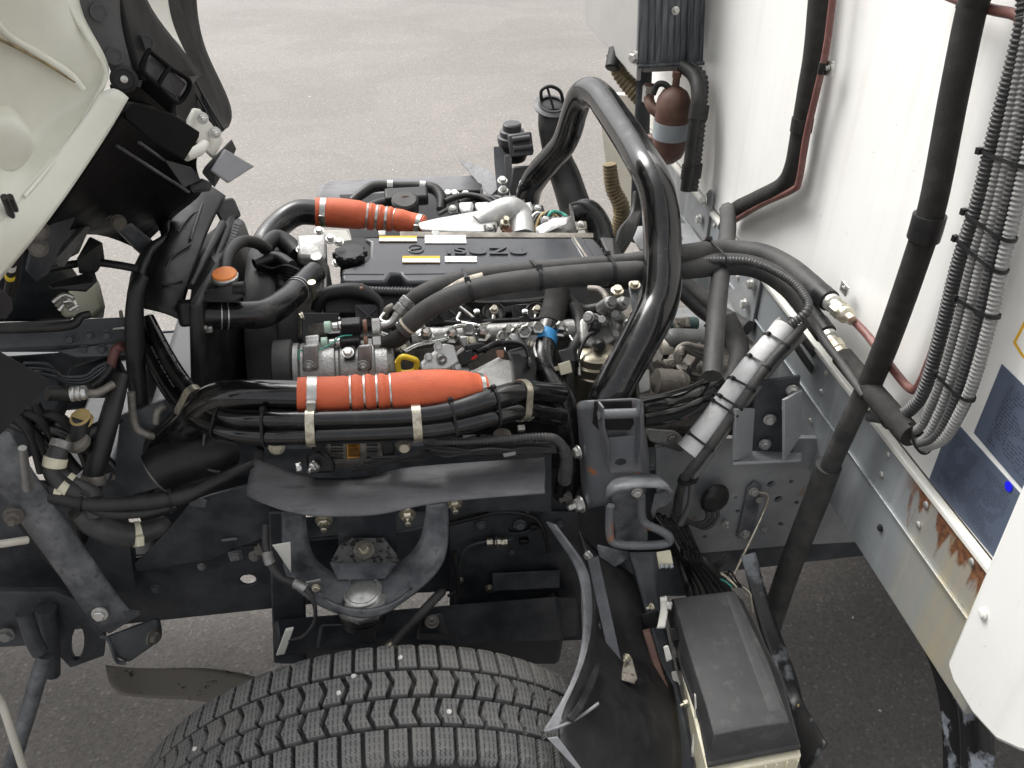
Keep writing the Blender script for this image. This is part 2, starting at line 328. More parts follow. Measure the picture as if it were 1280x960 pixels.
# ---------------------------------------------------------------- cargo box
XB = .80
def yz(y, z, x=XB): return Vector((x, y, z))
def galv():
    m = mat('galvanised', (.34, .365, .38), .42, .35, col2=(.25, .27, .285), nscale=6, rough2=.55, bump=.15, bscale=120)
    n, l = m.node_tree.nodes, m.node_tree.links; b = n['Principled BSDF']; src = b.inputs['Base Color'].links[0].from_socket
    tc = n.new('ShaderNodeNewGeometry'); sp = n.new('ShaderNodeSeparateXYZ'); l.new(tc.outputs['Position'], sp.inputs[0])
    # rust and yellow drip stains near the nearside end of the rail (wear with a shape of its own)
    mp = n.new('ShaderNodeMapping'); mp.inputs['Scale'].default_value = (1, 24, 7); l.new(tc.outputs['Position'], mp.inputs['Vector'])
    nz = n.new('ShaderNodeTexNoise'); nz.inputs['Scale'].default_value = 1; nz.inputs['Detail'].default_value = 7; l.new(mp.outputs[0], nz.inputs['Vector'])
    def M(op, a, c):
        k = n.new('ShaderNodeMath'); k.operation = op
        for i, q in enumerate((a, c)):
            if hasattr(q, 'links') or hasattr(q, 'is_linked'): l.new(q, k.inputs[i])
            else: k.inputs[i].default_value = q
        k.use_clamp = False; return k.outputs[0]
    def step(v, a, c):
        k = n.new('ShaderNodeMapRange'); k.inputs[1].default_value = a; k.inputs[2].default_value = c; l.new(v, k.inputs[0]); return k.outputs[0]
    yend = step(sp.outputs['Y'], .24, .19)                    # 1 close to the near end
    depth = M('MULTIPLY', M('SUBTRACT', 1.062, sp.outputs['Z']), 6.0)
    w = M('SUBTRACT', M('ADD', M('SUBTRACT', M('MULTIPLY', nz.outputs[0], 2.1), .55), M('MULTIPLY', step(sp.outputs['Y'], .22, .0), .22)), depth)
    rust = M('MULTIPLY', step(w, .27, .37), yend)
    yel = M('MULTIPLY', step(sp.outputs['Y'], .24, .06), .85)
    def mix(f, a, c):
        k = n.new('ShaderNodeMix'); k.data_type = 'RGBA'; l.new(f, k.inputs[0]); l.new(a, k.inputs[6]); k.inputs[7].default_value = (*c, 1); return k.outputs[2]
    mp2 = n.new('ShaderNodeMapping'); mp2.inputs['Scale'].default_value = (1, 26, 2.2); l.new(tc.outputs['Position'], mp2.inputs['Vector'])
    n2 = n.new('ShaderNodeTexNoise'); n2.inputs['Scale'].default_value = 1; n2.inputs['Detail'].default_value = 5; l.new(mp2.outputs[0], n2.inputs['Vector'])
    pale = mix(M('MULTIPLY', step(n2.outputs[0], .56, .72), .6), src, (.50, .52, .535))
    c1 = mix(M('MULTIPLY', yel, step(n2.outputs[0], .3, .6)), pale, (.46, .40, .27)); k_ = n.new('ShaderNodeMix'); k_.data_type = 'RGBA'; nr = n.new('ShaderNodeTexNoise'); nr.inputs['Scale'].default_value = 90; nr.inputs['Detail'].default_value = 5; l.new(tc.outputs['Position'], nr.inputs['Vector']); l.new(step(nr.outputs[0], .38, .62), k_.inputs[0]); k_.inputs[6].default_value = (.12, .042, .02, 1); k_.inputs[7].default_value = (.30, .125, .05, 1)
    c2 = n.new('ShaderNodeMix'); c2.data_type = 'RGBA'; l.new(M('MULTIPLY', rust, .93), c2.inputs[0]); l.new(c1, c2.inputs[6]); l.new(k_.outputs[2], c2.inputs[7]); l.new(c2.outputs[2], b.inputs['Base Color'])
galv()
def streak(name, sc, lo, hi, amt, colr):
    m = MATS[name]; n, l = m.node_tree.nodes, m.node_tree.links; b = n['Principled BSDF']; src = b.inputs['Base Color'].links[0].from_socket
    g_ = n.new('ShaderNodeNewGeometry'); mp = n.new('ShaderNodeMapping'); mp.inputs['Scale'].default_value = sc; l.new(g_.outputs['Position'], mp.inputs['Vector'])
    nz = n.new('ShaderNodeTexNoise'); nz.inputs['Scale'].default_value = 1; nz.inputs['Detail'].default_value = 8; nz.inputs['Roughness'].default_value = .6; l.new(mp.outputs[0], nz.inputs['Vector'])
    k = n.new('ShaderNodeMapRange'); k.inputs[1].default_value = lo; k.inputs[2].default_value = hi; k.inputs[4].default_value = amt; l.new(nz.outputs[0], k.inputs[0])
    mx = n.new('ShaderNodeMix'); mx.data_type = 'RGBA'; l.new(k.outputs[0], mx.inputs[0]); l.new(src, mx.inputs[6]); mx.inputs[7].default_value = (*colr, 1); l.new(mx.outputs[2], b.inputs['Base Color'])
streak('box_white', (30, 30, 1.2), .52, .8, .35, (.50, .48, .42))
streak('box_white', (60, 60, 60), .68, .74, .5, (.42, .38, .31))
streak('orange_silicone', (14, 60, 30), .54, .80, .35, (.16, .05, .035))
streak('gloss_black', (90, 90, 90), .62, .75, .5, (.07, .065, .06))
streak('dusty_shield', (18, 60, 18), .52, .7, .5, (.05, .05, .053))
cb = thing('cargo_box', 'white insulated cargo box front wall on a galvanised base rail', 'cargo box')
o = blk('front_wall', 'box_white', Vector((XB + .04, .93, 1.062 + .85)), (.07, 2.0, 1.70), parent=cb, bev=.006)
blk('floor', 'frame_paint', Vector((2.3, .93, .83)), (2.9, 2.0, .05), parent=cb, bev=.004)
blk('side_wall', 'box_white', Vector((2.36, -.085, 1.9)), (2.97, .03, 1.72), parent=cb, bev=.006)
blk('side_wall', 'box_white', Vector((2.36, 1.945, 1.9)), (2.97, .03, 1.72), parent=cb, bev=.006)
blk('roof', 'box_white', Vector((2.36, .93, 2.775)), (2.97, 2.06, .03), parent=cb, bev=.006)
# base: two folded rails, the joint between them recessed
for nm, z0, z1, x in (('upper_rail', .953, 1.047, XB), ('lower_rail', .800, .949, XB + .003)):
    P = [yz(-.06, z0, x), yz(1.93, z0, x), yz(1.93, z1, x), yz(-.06, z1, x)]; plate(nm, 'galvanised', P, .05, parent=cb, bev=.004)
blk('rail_lip', 'galvanised', Vector((XB - .001, .935, .9512)), (.008, 1.99, .0035), parent=cb, bev=.001)
blk('wall_edging', 'box_trim', Vector((XB + .002, .935, 1.0535)), (.016, 1.99, .012), parent=cb, bev=.003)
for x, y in ((1110, 568), (1158, 631), (1215, 702), (1102, 593), (1148, 656), (1027, 490), (1013, 526), (974, 400), (950, 355), (893, 282), (922, 347), (1033, 467), (985, 420), (876, 258)):
    p = at(x, y, X=XB - .001); q = lathe('rivet', 'zinc_white', p, (-1, 0, 0), [(.0062, 0), (.006, .0015), (.0045, .003), (.002, .0036)], cb, 14)
p = at(1101, 660, X=XB + .002); bolt(cb, p, (-1, 0, 0), .007, 'rubber', 'plug')
# nearside corner: rounded white panel and the box side
cp = thing('corner_panel', 'rounded white corner panel with one screw at the near side of the cargo box', 'panel')
rows = []
for px, py in ((1290, 575), (1232, 712), (1205, 778), (1183, 829)): rows.append(at(px, py, X=.775))
lo = [at(1190, 852, X=.775), at(1215, 893, X=.775), at(1245, 926, X=.775), at(1275, 940, X=.775), at(1330, 952, X=.775), at(1420, 955, X=.775)]
o = plate('panel_face', 'box_white', [rows[0], rows[3]] + lo + [at(1500, 700, X=.775), at(1420, 400, X=.775)], .022, parent=cp, bev=.006)
lathe('screw', 'box_trim', at(1229, 767, X=.774), (-1, 0, 0), [(.0085, 0), (.0085, .002), (.006, .003), (.005, .0045), (.002, .005)], cp, 16)
# stickers
def sticker(name, label, corners, m):
    P = [at(x, y, X=XB + .0035) for x, y in corners]; o = plate(name, m, P, .001, bev=0); tag(o, label, 'sticker'); return o
def printmat(name, base, ink, sy, sz, amount, grid=False, rough=.35):
    m = mat(name, base, rough); n, l = m.node_tree.nodes, m.node_tree.links; b = n['Principled BSDF']; tc = n.new('ShaderNodeTexCoord')
    sp = n.new('ShaderNodeSeparateXYZ'); l.new(tc.outputs['Generated'], sp.inputs[0])
    def M(op, a, c=0.):
        k = n.new('ShaderNodeMath'); k.operation = op
        for i, q in enumerate((a, c)):
            if hasattr(q, 'is_linked'): l.new(q, k.inputs[i])
            else: k.inputs[i].default_value = q
        return k.outputs[0]
    Y, Z = sp.outputs['Y'], sp.outputs['Z']
    row = M('GREATER_THAN', M('FRACT', M('MULTIPLY', Z, sz)), .45)
    cv = n.new('ShaderNodeCombineXYZ'); l.new(M('MULTIPLY', Y, sy * 3.), cv.inputs[0]); l.new(M('FLOOR', M('MULTIPLY', Z, sz)), cv.inputs[1])
    wn_ = n.new('ShaderNodeTexNoise'); wn_.inputs['Scale'].default_value = 1; wn_.inputs['Detail'].default_value = 2; l.new(cv.outputs[0], wn_.inputs['Vector'])
    blk2 = n.new('ShaderNodeTexNoise'); blk2.inputs['Scale'].default_value = 5; blk2.inputs['Detail'].default_value = 1; l.new(tc.outputs['Generated'], blk2.inputs['Vector'])
    ch = M('MULTIPLY', M('MULTIPLY', row, M('GREATER_THAN', wn_.outputs[0], .47)), M('GREATER_THAN', blk2.outputs[0], .44))
    inn = M('MULTIPLY', M('MULTIPLY', M('GREATER_THAN', Y, .09), M('LESS_THAN', Y, .91)), M('MULTIPLY', M('GREATER_THAN', Z, .1), M('LESS_THAN', Z, .9)))
    f = M('MULTIPLY', M('MULTIPLY', ch, inn), amount)
    if grid:
        gl = M('MAXIMUM', M('LESS_THAN', M('FRACT', M('MULTIPLY', Y, 4.3)), .02), M('LESS_THAN', M('FRACT', M('MULTIPLY', Z, 3.6)), .025)); f = M('MAXIMUM', f, M('MULTIPLY', M('MULTIPLY', gl, inn), .5))
    mx = n.new('ShaderNodeMix'); mx.data_type = 'RGBA'; l.new(f, mx.inputs[0]); mx.inputs[6].default_value = (*base, 1); mx.inputs[7].default_value = (*ink, 1); l.new(mx.outputs[2], b.inputs['Base Color'])
printmat('print_blue', (.085, .105, .15), (.035, .042, .06), 30, 26, .9, True); printmat('print_blue_two', (.085, .105, .15), (.035, .042, .06), 22, 24, .9)
printmat('print_white', (.78, .77, .72), (.25, .25, .24), 14, 7, .8); printmat('print_caution', (.78, .77, .72), (.2, .2, .2), 26, 9, .8)
mat('print_yellow', (.74, .42, .02), .6); mat('ink_blue', (.01, .01, .75), .5)
s1 = sticker('specification_sticker', 'dark blue specification sticker with table and blue dot beside the rusty rail', [(1190, 522), (1161, 600), (1243, 698), (1278, 620)], 'print_blue')
lathe('dot', 'ink_blue', at(1261, 608, X=XB + .0028), (-1, 0, 0), [(.0075, 0), (.0075, .0008)], s1, 16)
sticker('specification_sticker', 'large dark blue text sticker above the sticker with the blue dot', [(1252, 455), (1217, 541), (1279, 613), (1400, 745), (1420, 620)], 'print_blue_two')
s3 = sticker('caution_sticker', 'white caution sticker with yellow border above the large blue sticker', [(1296, 370), (1266, 428), (1276, 444), (1400, 590), (1400, 480)], 'print_yellow')
o = plate('white_field', 'print_caution', [at(x, y, X=XB + .0022) for x, y in ((1297, 378), (1270, 428), (1278, 441), (1396, 580), (1396, 490))], .001, parent=s3, bev=0)
ft = thing('shade_tank', 'unseen dark tank added under the far side of the cargo box to block light', 'tank')  # unseen tank added to stop light coming in under the box
blk('tank_body', 'frame_paint', Vector((1.75, 1.62, .50)), (1.2, .42, .5), parent=ft, bev=.05)
for x in (1.4, 2.1): blk('tank_strap', 'bracket_paint', Vector((x, 1.62, .50)), (.04, .436, .512), parent=ft, bev=.05)
# black flap hanging under the rail, and the worn bumper end behind it
fl = thing('mudguard_flap', 'worn black curved flap hanging below the galvanised rail', 'mudguard')
XF = .822
def strip(name, m, left, right, x, th, bulge=0):
    rows = [[at(*a, X=x), at((a[0]+b[0])/2, (a[1]+b[1])/2, X=x - bulge), at(*b, X=x)] for a, b in zip(left, right)]; return loft(name, m, rows, th, fl)
mat('flap_worn', (.010, .010, .011), .25, col2=(.19, .21, .24), nscale=11, mixlo=.54, mixhi=.60, rough2=.6, bump=.3, bscale=90)
strip('flap_edge', 'flap_worn', [(1050, 622), (1076, 668), (1105, 715), (1135, 768), (1160, 815), (1173, 855), (1181, 905), (1181, 975)], [(1062, 622), (1092, 668), (1124, 715), (1158, 768), (1184, 815), (1197, 855), (1204, 905), (1204, 975)], XF, .006, .004)
strip('bumper_end', 'flap_worn', [(1184, 815), (1197, 848), (1204, 905), (1204, 975)], [(1216, 815), (1232, 852), (1243, 905), (1243, 975)], XF + .012, .02, .018)
# ---------------------------------------------------------------- refrigeration gear high on the wall
ru = thing('condenser_unit', 'beige condenser housing with black weathered end panel on the box wall', 'condenser')
fr = .60
P1 = [at(803, -60, X=fr), at(797, 84, X=fr)]; Yn = at(880, 60, X=.76).y
mat('weathered_black', (.03, .034, .04), .4, col2=(.19, .205, .225), nscale=14, mixlo=.40, mixhi=.72, rough2=.6)
wb = MATS['weathered_black']; _t = wb.node_tree; _n = _t.nodes.new('ShaderNodeMapping'); _n.inputs['Scale'].default_value = (4, 4, .35)
_z = [k for k in _t.nodes if k.type == 'TEX_NOISE'][0]; _l = _z.inputs['Vector'].links[0].from_socket; _t.links.new(_l, _n.inputs[0]); _t.links.new(_n.outputs[0], _z.inputs['Vector'])
plate('end_panel', 'weathered_black', [(803, -90, 1.40), (797, 84, 1.40), (879, 80, 1.40), (886, -90, 1.40)], .02, parent=ru, bev=.003)
for i, x in enumerate(range(811, 876, 8)): tube('rib', 'weathered_black', [(x + 4, -85, 1.397, 1.3), (x, 76, 1.397, 1.3)], ru, n=6)
lathe('screw', 'zinc_white', (844, 13, 1.397), (0, -1, 0), [(.010, 0), (.010, .003), (.006, .004), (.005, .008), (.002, .009)], ru, 14)
tube('bottom_lip', 'weathered_black', [(797, 83, 1.39, 2.5), (880, 79, 1.39, 2.5)], ru, n=8)
plate('side_panel', 'beige_sheet', [(802, -90, 1.42), (730, -90, 1.86), (730, 26, 1.86), (796, 102, 1.42)], .012, parent=ru, bev=.004)
_a, _b = at(797, 98, 1.43), at(733, 26, 1.85)
hull('housing', 'beige_sheet', [v + Vector((dx, .0, dz)) for v in (_a, _b) for dx in (.012, .12) for dz in (.012, .75)], ru, .006)
lathe('drain_stub', 'rubber', (768, 71, 1.6), (-.3, -.6, -.8), [(.02, -.02), (.02, .03), (.016, .034)], ru, 14)
bolt(ru, (793, 72, 1.415), (-.8, -.5, 0), .016, 'zinc_white')
o = tube('drain_hose', 'brass_hose', [(766, 66, 1.62, 9), (775, 92, 1.60, 10), (797, 117, 1.56, 12), (808, 128, 1.54, 12)], corr=.011, cdep=.91, n=18, label='ribbed bronze drain hose beneath the condenser housing', cat='hose')
tube('drain_hose', 'brass_hose', [(762, 205, 1.75, 9), (766, 235, 1.74, 10), (777, 262, 1.72, 11), (770, 300, 1.72, 9)], corr=.011, cdep=.91, n=18, label='ribbed bronze hose beyond the arch tube', cat='hose')
lp = thing('louvre_panel', 'cream ribbed panel on the far corner below the condenser housing', 'panel')
plate('panel_sheet', 'cream', [(745, 116, 1.95), (806, 120, 1.78), (812, 330, 1.76), (757, 206, 1.93)], .02, parent=lp, bev=.003)
for k in range(9): tube('rib', 'cream', [(768 + k*1.2, 122 + k*5, 1.885, 2.0), (800, 160 + k*5, 1.80, 2.0)], lp, n=8)
o = tube('post', 'frame_paint', [(806, 80, 1.52, 10), (803, 150, 1.52, 10), (800, 230, 1.52, 11), (798, 300, 1.52, 11)], n=8, asp=.8, label='black steel post behind the brown bottle', cat='post')
ac = thing('accumulator_bottle', 'brown painted refrigerant bottle with grey label on the box wall', 'bottle')
s = mpp(pt((834, 160, 1.36)))
lathe('bottle_body', 'brown_bottle', (834, 200, 1.36), (0, -.02, 1), [(.004, -.012), (10*s, -.004), (18*s, .012), (21*s, .03), (21.5*s, .16*.9), (20*s, .16), (15*s, .178), (7*s, .188), (4.5*s, .19), (4.5*s, .212), (5.5*s, .213), (5.5*s, .226), (4*s, .228)], ac, 28)
lathe('label_band', 'grey_label', (834, 200, 1.36), (0, -.02, 1), [(21.7*s, .062), (22*s, .062), (22*s, .105), (21.7*s, .105)], ac, 28, 20)
lathe('valve', 'rubber', (841, 122, 1.36), (0, 0, 1), [(5*s, -.03), (5*s, .0), (7*s, .004), (7*s, .022), (5*s, .028)], ac, 14)
tube('valve_pipe', 'rubber', [(841, 118, 1.36, 4), (832, 106, 1.37, 4), (822, 106, 1.38, 4), (816, 118, 1.38, 4)], ac, n=10)
tube('inlet_pipe', 'brown_bottle', [(812, 104, 1.42, 6.5), (811, 122, 1.41, 6.5), (815, 134, 1.39, 7), (826, 142, 1.37, 8)], ac)
lathe('fitting', 'zinc_white', (810, 122, 1.415), (0, 0, 1), [(5.5*s, -.01), (7.5*s, -.01), (7.5*s, .03), (5.5*s, .03)], ac, 6)
tube('outlet_pipe', 'brown_bottle', [(826, 178, 1.37, 5), (812, 172, 1.40, 5), (806, 176, 1.44, 5)], ac)
bt = [tube('wall_conduit', 'rubber', [(852, 82, 1.36, 8), (868, 95, 1.32, 9), (873, 118, 1.28, 9), (869, 150, 1.26, 8), (864, 190, 1.25, 8), (858, 238, 1.24, 8)], corr=None, label='black smooth conduit running down beside the brown bottle', cat='conduit'),
      tube('wall_conduit', 'conduit_dark', [(862, 82, 1.36, 8), (877, 98, 1.33, 8), (877, 130, 1.29, 8), (874, 170, 1.27, 7), (866, 238, 1.25, 7)], corr=.011, label='black ribbed conduit running down beside the brown bottle', cat='conduit')]
for t in (.42, .86): tie('tape_wrap', 'rubber', bt, t, .035, .002, head=False, label='black tape wrapped round the conduits beside the brown bottle', cat='tape', group='tape wraps by the bottle')
# ---------------------------------------------------------------- pipes on the white wall
XW = XB - .022
def w(x, y, dx=0): return at(x, y, X=XW - dx)
def wt(name, m, pts, rpx, label, cat, group=None, corr=None, dx=0, n=16):
    P = [w(p[0], p[1], p[2] if len(p) > 2 else dx) for p in pts]; P = ([P[0] + (P[0] - P[1]).normalized() * .55] + P) if pts[0][1] < -30 else P; rr = rpx * mpp(P[len(P)//2]); o = tube(name, m, P, r=rr, n=n, corr=corr); return tag(o, label, cat, group)
ip = wt('insulated_pipe', 'foam_black', [(1027, -40), (1018, 60), (1010, 110), (1000, 170), (992, 210), (978, 233), (945, 250), (918, 264), (907, 285)], 12, 'slender black insulated pipe bending towards the engine, clipped to the white wall', 'pipe')
tube('insulated_pipe', 'rubber_dusty', [at(909, 262, X=.74), at(910, 285, X=.70), at(905, 320, X=.64), at(900, 350, X=.60), at(895, 400, X=.56), at(890, 470, X=.52)], r=.0175, n=8, label='dusty taped pipe dropping from the wall in front of the rail', cat='pipe')
c1 = wt('copper_pipe', 'copper_paint', [(1046, -40), (1033, 60), (1022, 110), (1008, 170), (999, 225), (990, 238), (950, 257), (918, 276)], 4.3, 'thin reddish brown pipe running alongside the slender insulated pipe', 'pipe', dx=.006, n=10)
band('clamp_sleeve', 'rubber', ip, .633, .03, .002, ip)
pc = thing('pipe_clip', 'small zinc clip holding the thin brown pipe to the wall', 'clip'); plate('clip_plate', 'zinc_white', [w(1030, 75), w(1042, 77), w(1040, 96), w(1029, 94)], .002, parent=pc, bev=.0006); bolt(pc, w(1035, 85, .002), (-1, 0, 0), .006, 'steel_bright')
band('clip_band', 'plastic', c1, .564, .022, .0015, pc)
dp = wt('drain_pipe', 'foam_black', [(1232, -40), (1215, 10), (1192, 120), (1166, 255), (1140, 340), (1108, 430), (1082, 492)], 17, 'thick black foam drain pipe slanting down the white wall', 'pipe', dx=.02)
band('coupling', 'plastic', dp, .741, .038, .004, dp)
tube('drain_pipe', 'rubber_dusty', [w(1086, 480, .02), at(1066, 520, X=.755), at(1035, 588, X=.75)], r=.0175, n=16, label='grey middle length of drain pipe between wall pipe and lower sleeve', cat='pipe')
tube('drain_sleeve', 'rubber_dusty', [at(1036, 582, X=.75), at(1020, 625, X=.75), at(985, 715, X=.75), at(962, 785, X=.75)], r=.0235, n=18, label='wide grey lower sleeve at the end of the drain pipe above the ground', cat='pipe')
wt('copper_pipe', 'copper_paint', [(1170, -12), (1205, 2), (1240, 12), (1268, 18), (1276, 28), (1274, 60), (1262, 110), (1240, 190), (1215, 270), (1190, 360), (1170, 430), (1150, 480), (1138, 486), (1115, 460), (1085, 420), (1068, 402)], 6.5, 'long reddish brown pipe curving down behind the grey ribbed conduits', 'pipe', n=12)
cond = []
for i, (off, m, rp, lab) in enumerate(((0, 'conduit_dark', 9.5, 'dark outermost ribbed conduit beside the brown pipe'), (17, 'conduit_grey', 6.5, 'grey ribbed conduit, second from the brown pipe in its bundle'), (29, 'conduit_pale', 6.5, 'pale ribbed conduit in the middle of the bundle'), (42, 'conduit_dark', 7, 'dark ribbed conduit between two pale ones'), (58, 'conduit_pale', 8.5, 'pale grey wide ribbed conduit on the outer side of the bundle'))):
    k = off
    P = [(1283 + k*.5, -40), (1280 + k*.45, 20), (1264 + k*.6, 90), (1243 + k*.8, 170), (1222 + k*.85, 255), (1198 + k*.95, 330), (1178 + k*1.0, 410), (1158 + k*1.0, 480)]
    P += [[(1142, 508), (1118, 522), (1088, 520)], [(1160, 515), (1148, 536), (1128, 540), (1092, 512)], [(1172, 520), (1158, 546), (1140, 549), (1100, 522)], [(1185, 520), (1168, 548), (1148, 556)], [(1198, 520), (1180, 548), (1155, 559)]][i]
    cond.append(wt('ribbed_conduit', m, [(x, y, .012 + (.004 if i % 2 else 0)) for x, y in P], rp, lab, 'conduit', 'ribbed conduits on the white wall', .0062, n=12))
for t in (.594, .658, .687, .732, .823, .909, .971):
    tie('zip_tie', 'plastic', cond[1:] if t > .7 else cond, t, .005, .002, label='black zip tie round the bundle of grey ribbed conduits', cat='zip tie', group='zip ties on the conduit bundle')
# ---------------------------------------------------------------- chassis frame
FY = .53                                          # outer face of the nearside rail
cf = thing('chassis_frame', 'black painted ladder chassis with riveted side rails and crossmembers', 'chassis')
def rail(y0, y1, nm):
    P = [(-1.9, .56), (-.02, .545), (.42, .50), (2.2, .50), (2.2, .83), (.42, .83), (-.02, .73), (-1.9, .745)]
    sgn = 1 if y0 < y1 else -1
    holes = [[Vector((cx + .016*math.cos(a*math.pi/5), y0, cz + .016*math.sin(a*math.pi/5))) for a in range(10)] for cx, cz in ((.10, .62), (.27, .68), (.55, .72), (.60, .62), (.66, .74), (.66, .67), (-.35, .64))] if sgn > 0 else []
    plate(nm, 'frame_paint', [Vector((x, y0, z)) for x, z in P], .007, holes, cf, .002)
    for k, (a, b) in enumerate((((-1.9, .745), (-.02, .73)), ((-.02, .73), (.42, .83)), ((.42, .83), (2.2, .83)))):
        blkz = [Vector((a[0], y0 + sgn*.008, a[1])), Vector((b[0], y0 + sgn*.008, b[1])), Vector((b[0], y1, b[1])), Vector((a[0], y1, a[1]))]; plate('top_flange', 'frame_paint', blkz, .006, parent=cf, bev=.0015)
    for a, b in (((-1.9, .56), (-.02, .545)), ((-.02, .545), (.42, .50)), ((.42, .50), (2.2, .50))):
        plate('bottom_flange', 'frame_paint', [Vector((a[0], y0 + sgn*.008, a[1] + .006)), Vector((b[0], y0 + sgn*.008, b[1] + .006)), Vector((b[0], y1, b[1] + .006)), Vector((a[0], y1, a[1] + .006))], .006, parent=cf, bev=.0015)
rail(FY, FY + .07, 'side_rail'); rail(1.37, 1.30, 'side_rail')
blk('crossmember', 'frame_paint', Vector((-.42, .95, .72)), (.26, .70, .30), parent=cf, bev=.02)  # dark mass added to darken bright gaps low ahead of the engine
for x in (-1.05, -.72, .95): blk('crossmember', 'frame_paint', Vector((x, .95, .64)), (.12, .68, .14), parent=cf, bev=.01)
for x, y in ((502, 743), (645, 655), (600, 657), (613, 706), (668, 691), (735, 628), (692, 696), (615, 735), (240, 696), (195, 735)): bolt(cf, (x, y, FY - .001), (0, -1, 0), .010, 'bracket_paint', 'rivet')
for x, y, s in ((693, 697, .011), (615, 704, .012)): bolt(cf, (x, y, FY - .002), (0, -1, 0), s, 'alu_dirty')
# galvanised-grey joint plate of the rail behind the arch bracket, with its holes
jp = thing('joint_plate', 'grey dusty steel plate with round holes bolted to the rail behind the arch bracket', 'plate')
mat('plate_grey', (.21, .22, .23), .5, col2=(.36, .365, .37), nscale=7, mixlo=.35, mixhi=.75, rough2=.7, bump=.25, bscale=180)
hol = [ell(964, 605, 5.5, 3.6, .515, 10, -25), ell(973, 624, 5.5, 3.6, .515, 10, -25), ell(989, 602, 3, 2, .515, 8), ell(996, 628, 3, 2, .515, 8), ell(976, 655, 4, 2.2, .515, 8), ell(922, 639, 2.6, 2, .515, 8), ell(881, 671, 3, 2, .515, 8), ell(865, 622, 3, 2.2, .515, 8), ell(920, 622, 2, 1.5, .515, 8), ell(995, 652, 3, 2, .515, 8), ell(1012, 664, 4, 2, .515, 8)]
plate('plate_body', 'plate_grey', [(820, 560, .515), (905, 548, .515), (1095, 548, .515), (1095, 676, .515), (985, 682, .515), (868, 692, .515), (822, 668, .515)], .010, hol, jp, .0015)
mat('rust_streak', (.30, .17, .07), .85, col2=(.16, .12, .08), nscale=20)
lk = plate('fuel_line_bracket', 'bracket_paint', [(935, 610, .505), (944, 602, .505), (952, 608, .505), (945, 655, .505), (938, 674, .505), (921, 673, .505)], .004, parent=jp)
for x, y, s, st in ((942, 614, .0115, 0), (931, 667, .0115, 0), (907, 654, .008, 1), (949, 625, .008, 0), (955, 662, .007, 1)): bolt(jp, (x, y, .503), (0, -1, 0), s, 'zinc_white', stud=bool(st))
tube('support_rod', 'zinc', [(949, 615, .49, 2.2), (960, 620, .485, 2.2), (950, 650, .47, 2.2), (922, 708, .42, 2.2), (917, 724, .40, 2.2), (938, 742, .36, 2.2), (944, 765, .33, 2.2)], r=.003, n=8, label='thin bent zinc rod running down from the grey joint plate', cat='rod')
bc = thing('cable_boot', 'dark rubber boot with cables on the grey joint plate', 'cable boot')
hull('boot', 'rubber', ell(893, 625, 19, 15, .505, 14, -25) + ell(896, 618, 16, 13, .47, 14, -25) + ell(888, 630, 12, 9, .455, 12, -25), bc, .006)
for a in range(3): tube('cable', 'rubber_dusty', [(882 + a*7, 633, .48, 2.6), (884 + a*6, 648, .47, 2.6), (872 + a*4, 654 + a*3, .465, 2.6), (845 + a*2, 650 - a*3, .45, 2.6), (840, 640, .44, 2.6)], bc, n=8)
# mount bracket of the box with its gusset
mb = thing('box_mount_bracket', 'galvanised L bracket with four bolts joining box rail and frame', 'bracket')
mat('mount_grey', (.30, .315, .325), .5, .1, col2=(.42, .43, .44), nscale=8, rough2=.6, bump=.2, bscale=150); mat('dark_rubber_pad', (.02, .02, .022), .6, col2=(.04, .04, .042), nscale=15)
plate('back_plate', 'frame_paint', [(947, 478, .50), (1001, 470, .50), (990, 575, .50), (934, 562, .50)], .006, parent=mb)
plate('flange', 'mount_grey', [(920, 512, .44), (944, 511, .47), (940, 572, .47), (917, 576, .44)], .006, parent=mb)
plate('foot', 'mount_grey', [(916, 578, .44), (920, 562, .48), (1002, 566, .50), (1002, 574, .44)], .006, parent=mb)
plate('gusset', 'mount_grey', [(981, 500, .44), (1003, 488, .49), (1001, 545, .46), (981, 577, .43)], .006, parent=mb)
for x, y in ((962, 524), (956, 555), (990, 488), (985, 509)): bolt(mb, (x, y, .492), (-.2, -1, 0), .0125, 'zinc_white')
# gusset brackets on the rail of the box
for x, y, lab in ((870, 268, 'small angle bracket with two bolts on the far end of the box rail'), (925, 372, 'small angle bracket with bolt on the box rail behind the dropping pipe')):
    g = thing('angle_bracket', lab, 'bracket', 'angle brackets on the rail')
    pl = at(x, y, X=.785); yy, zz = pl.y, pl.z
    plate('upright', 'plate_grey', [Vector((.793, yy - .07, zz - .05)), Vector((.793, yy + .10, zz - .05)), Vector((.793, yy - .05, zz + .09)), Vector((.793, yy - .07, zz + .09))], .006, parent=g)
    plate('foot', 'plate_grey', [Vector((.62, yy - .07, zz - .052)), Vector((.79, yy - .07, zz - .052)), Vector((.79, yy + .06, zz - .052)), Vector((.62, yy + .06, zz - .052))], .006, parent=g)
    for dy, dz in ((-.045, .06), (-.03, .0)): bolt(g, Vector((.786, yy + dy, zz + dz)), (-1, 0, 0), .014, 'zinc_white')
    for dx in (.66, .70, .74): bolt(g, Vector((dx, yy - .03, zz - .051)), (0, 0, 1), .006, 'rubber')
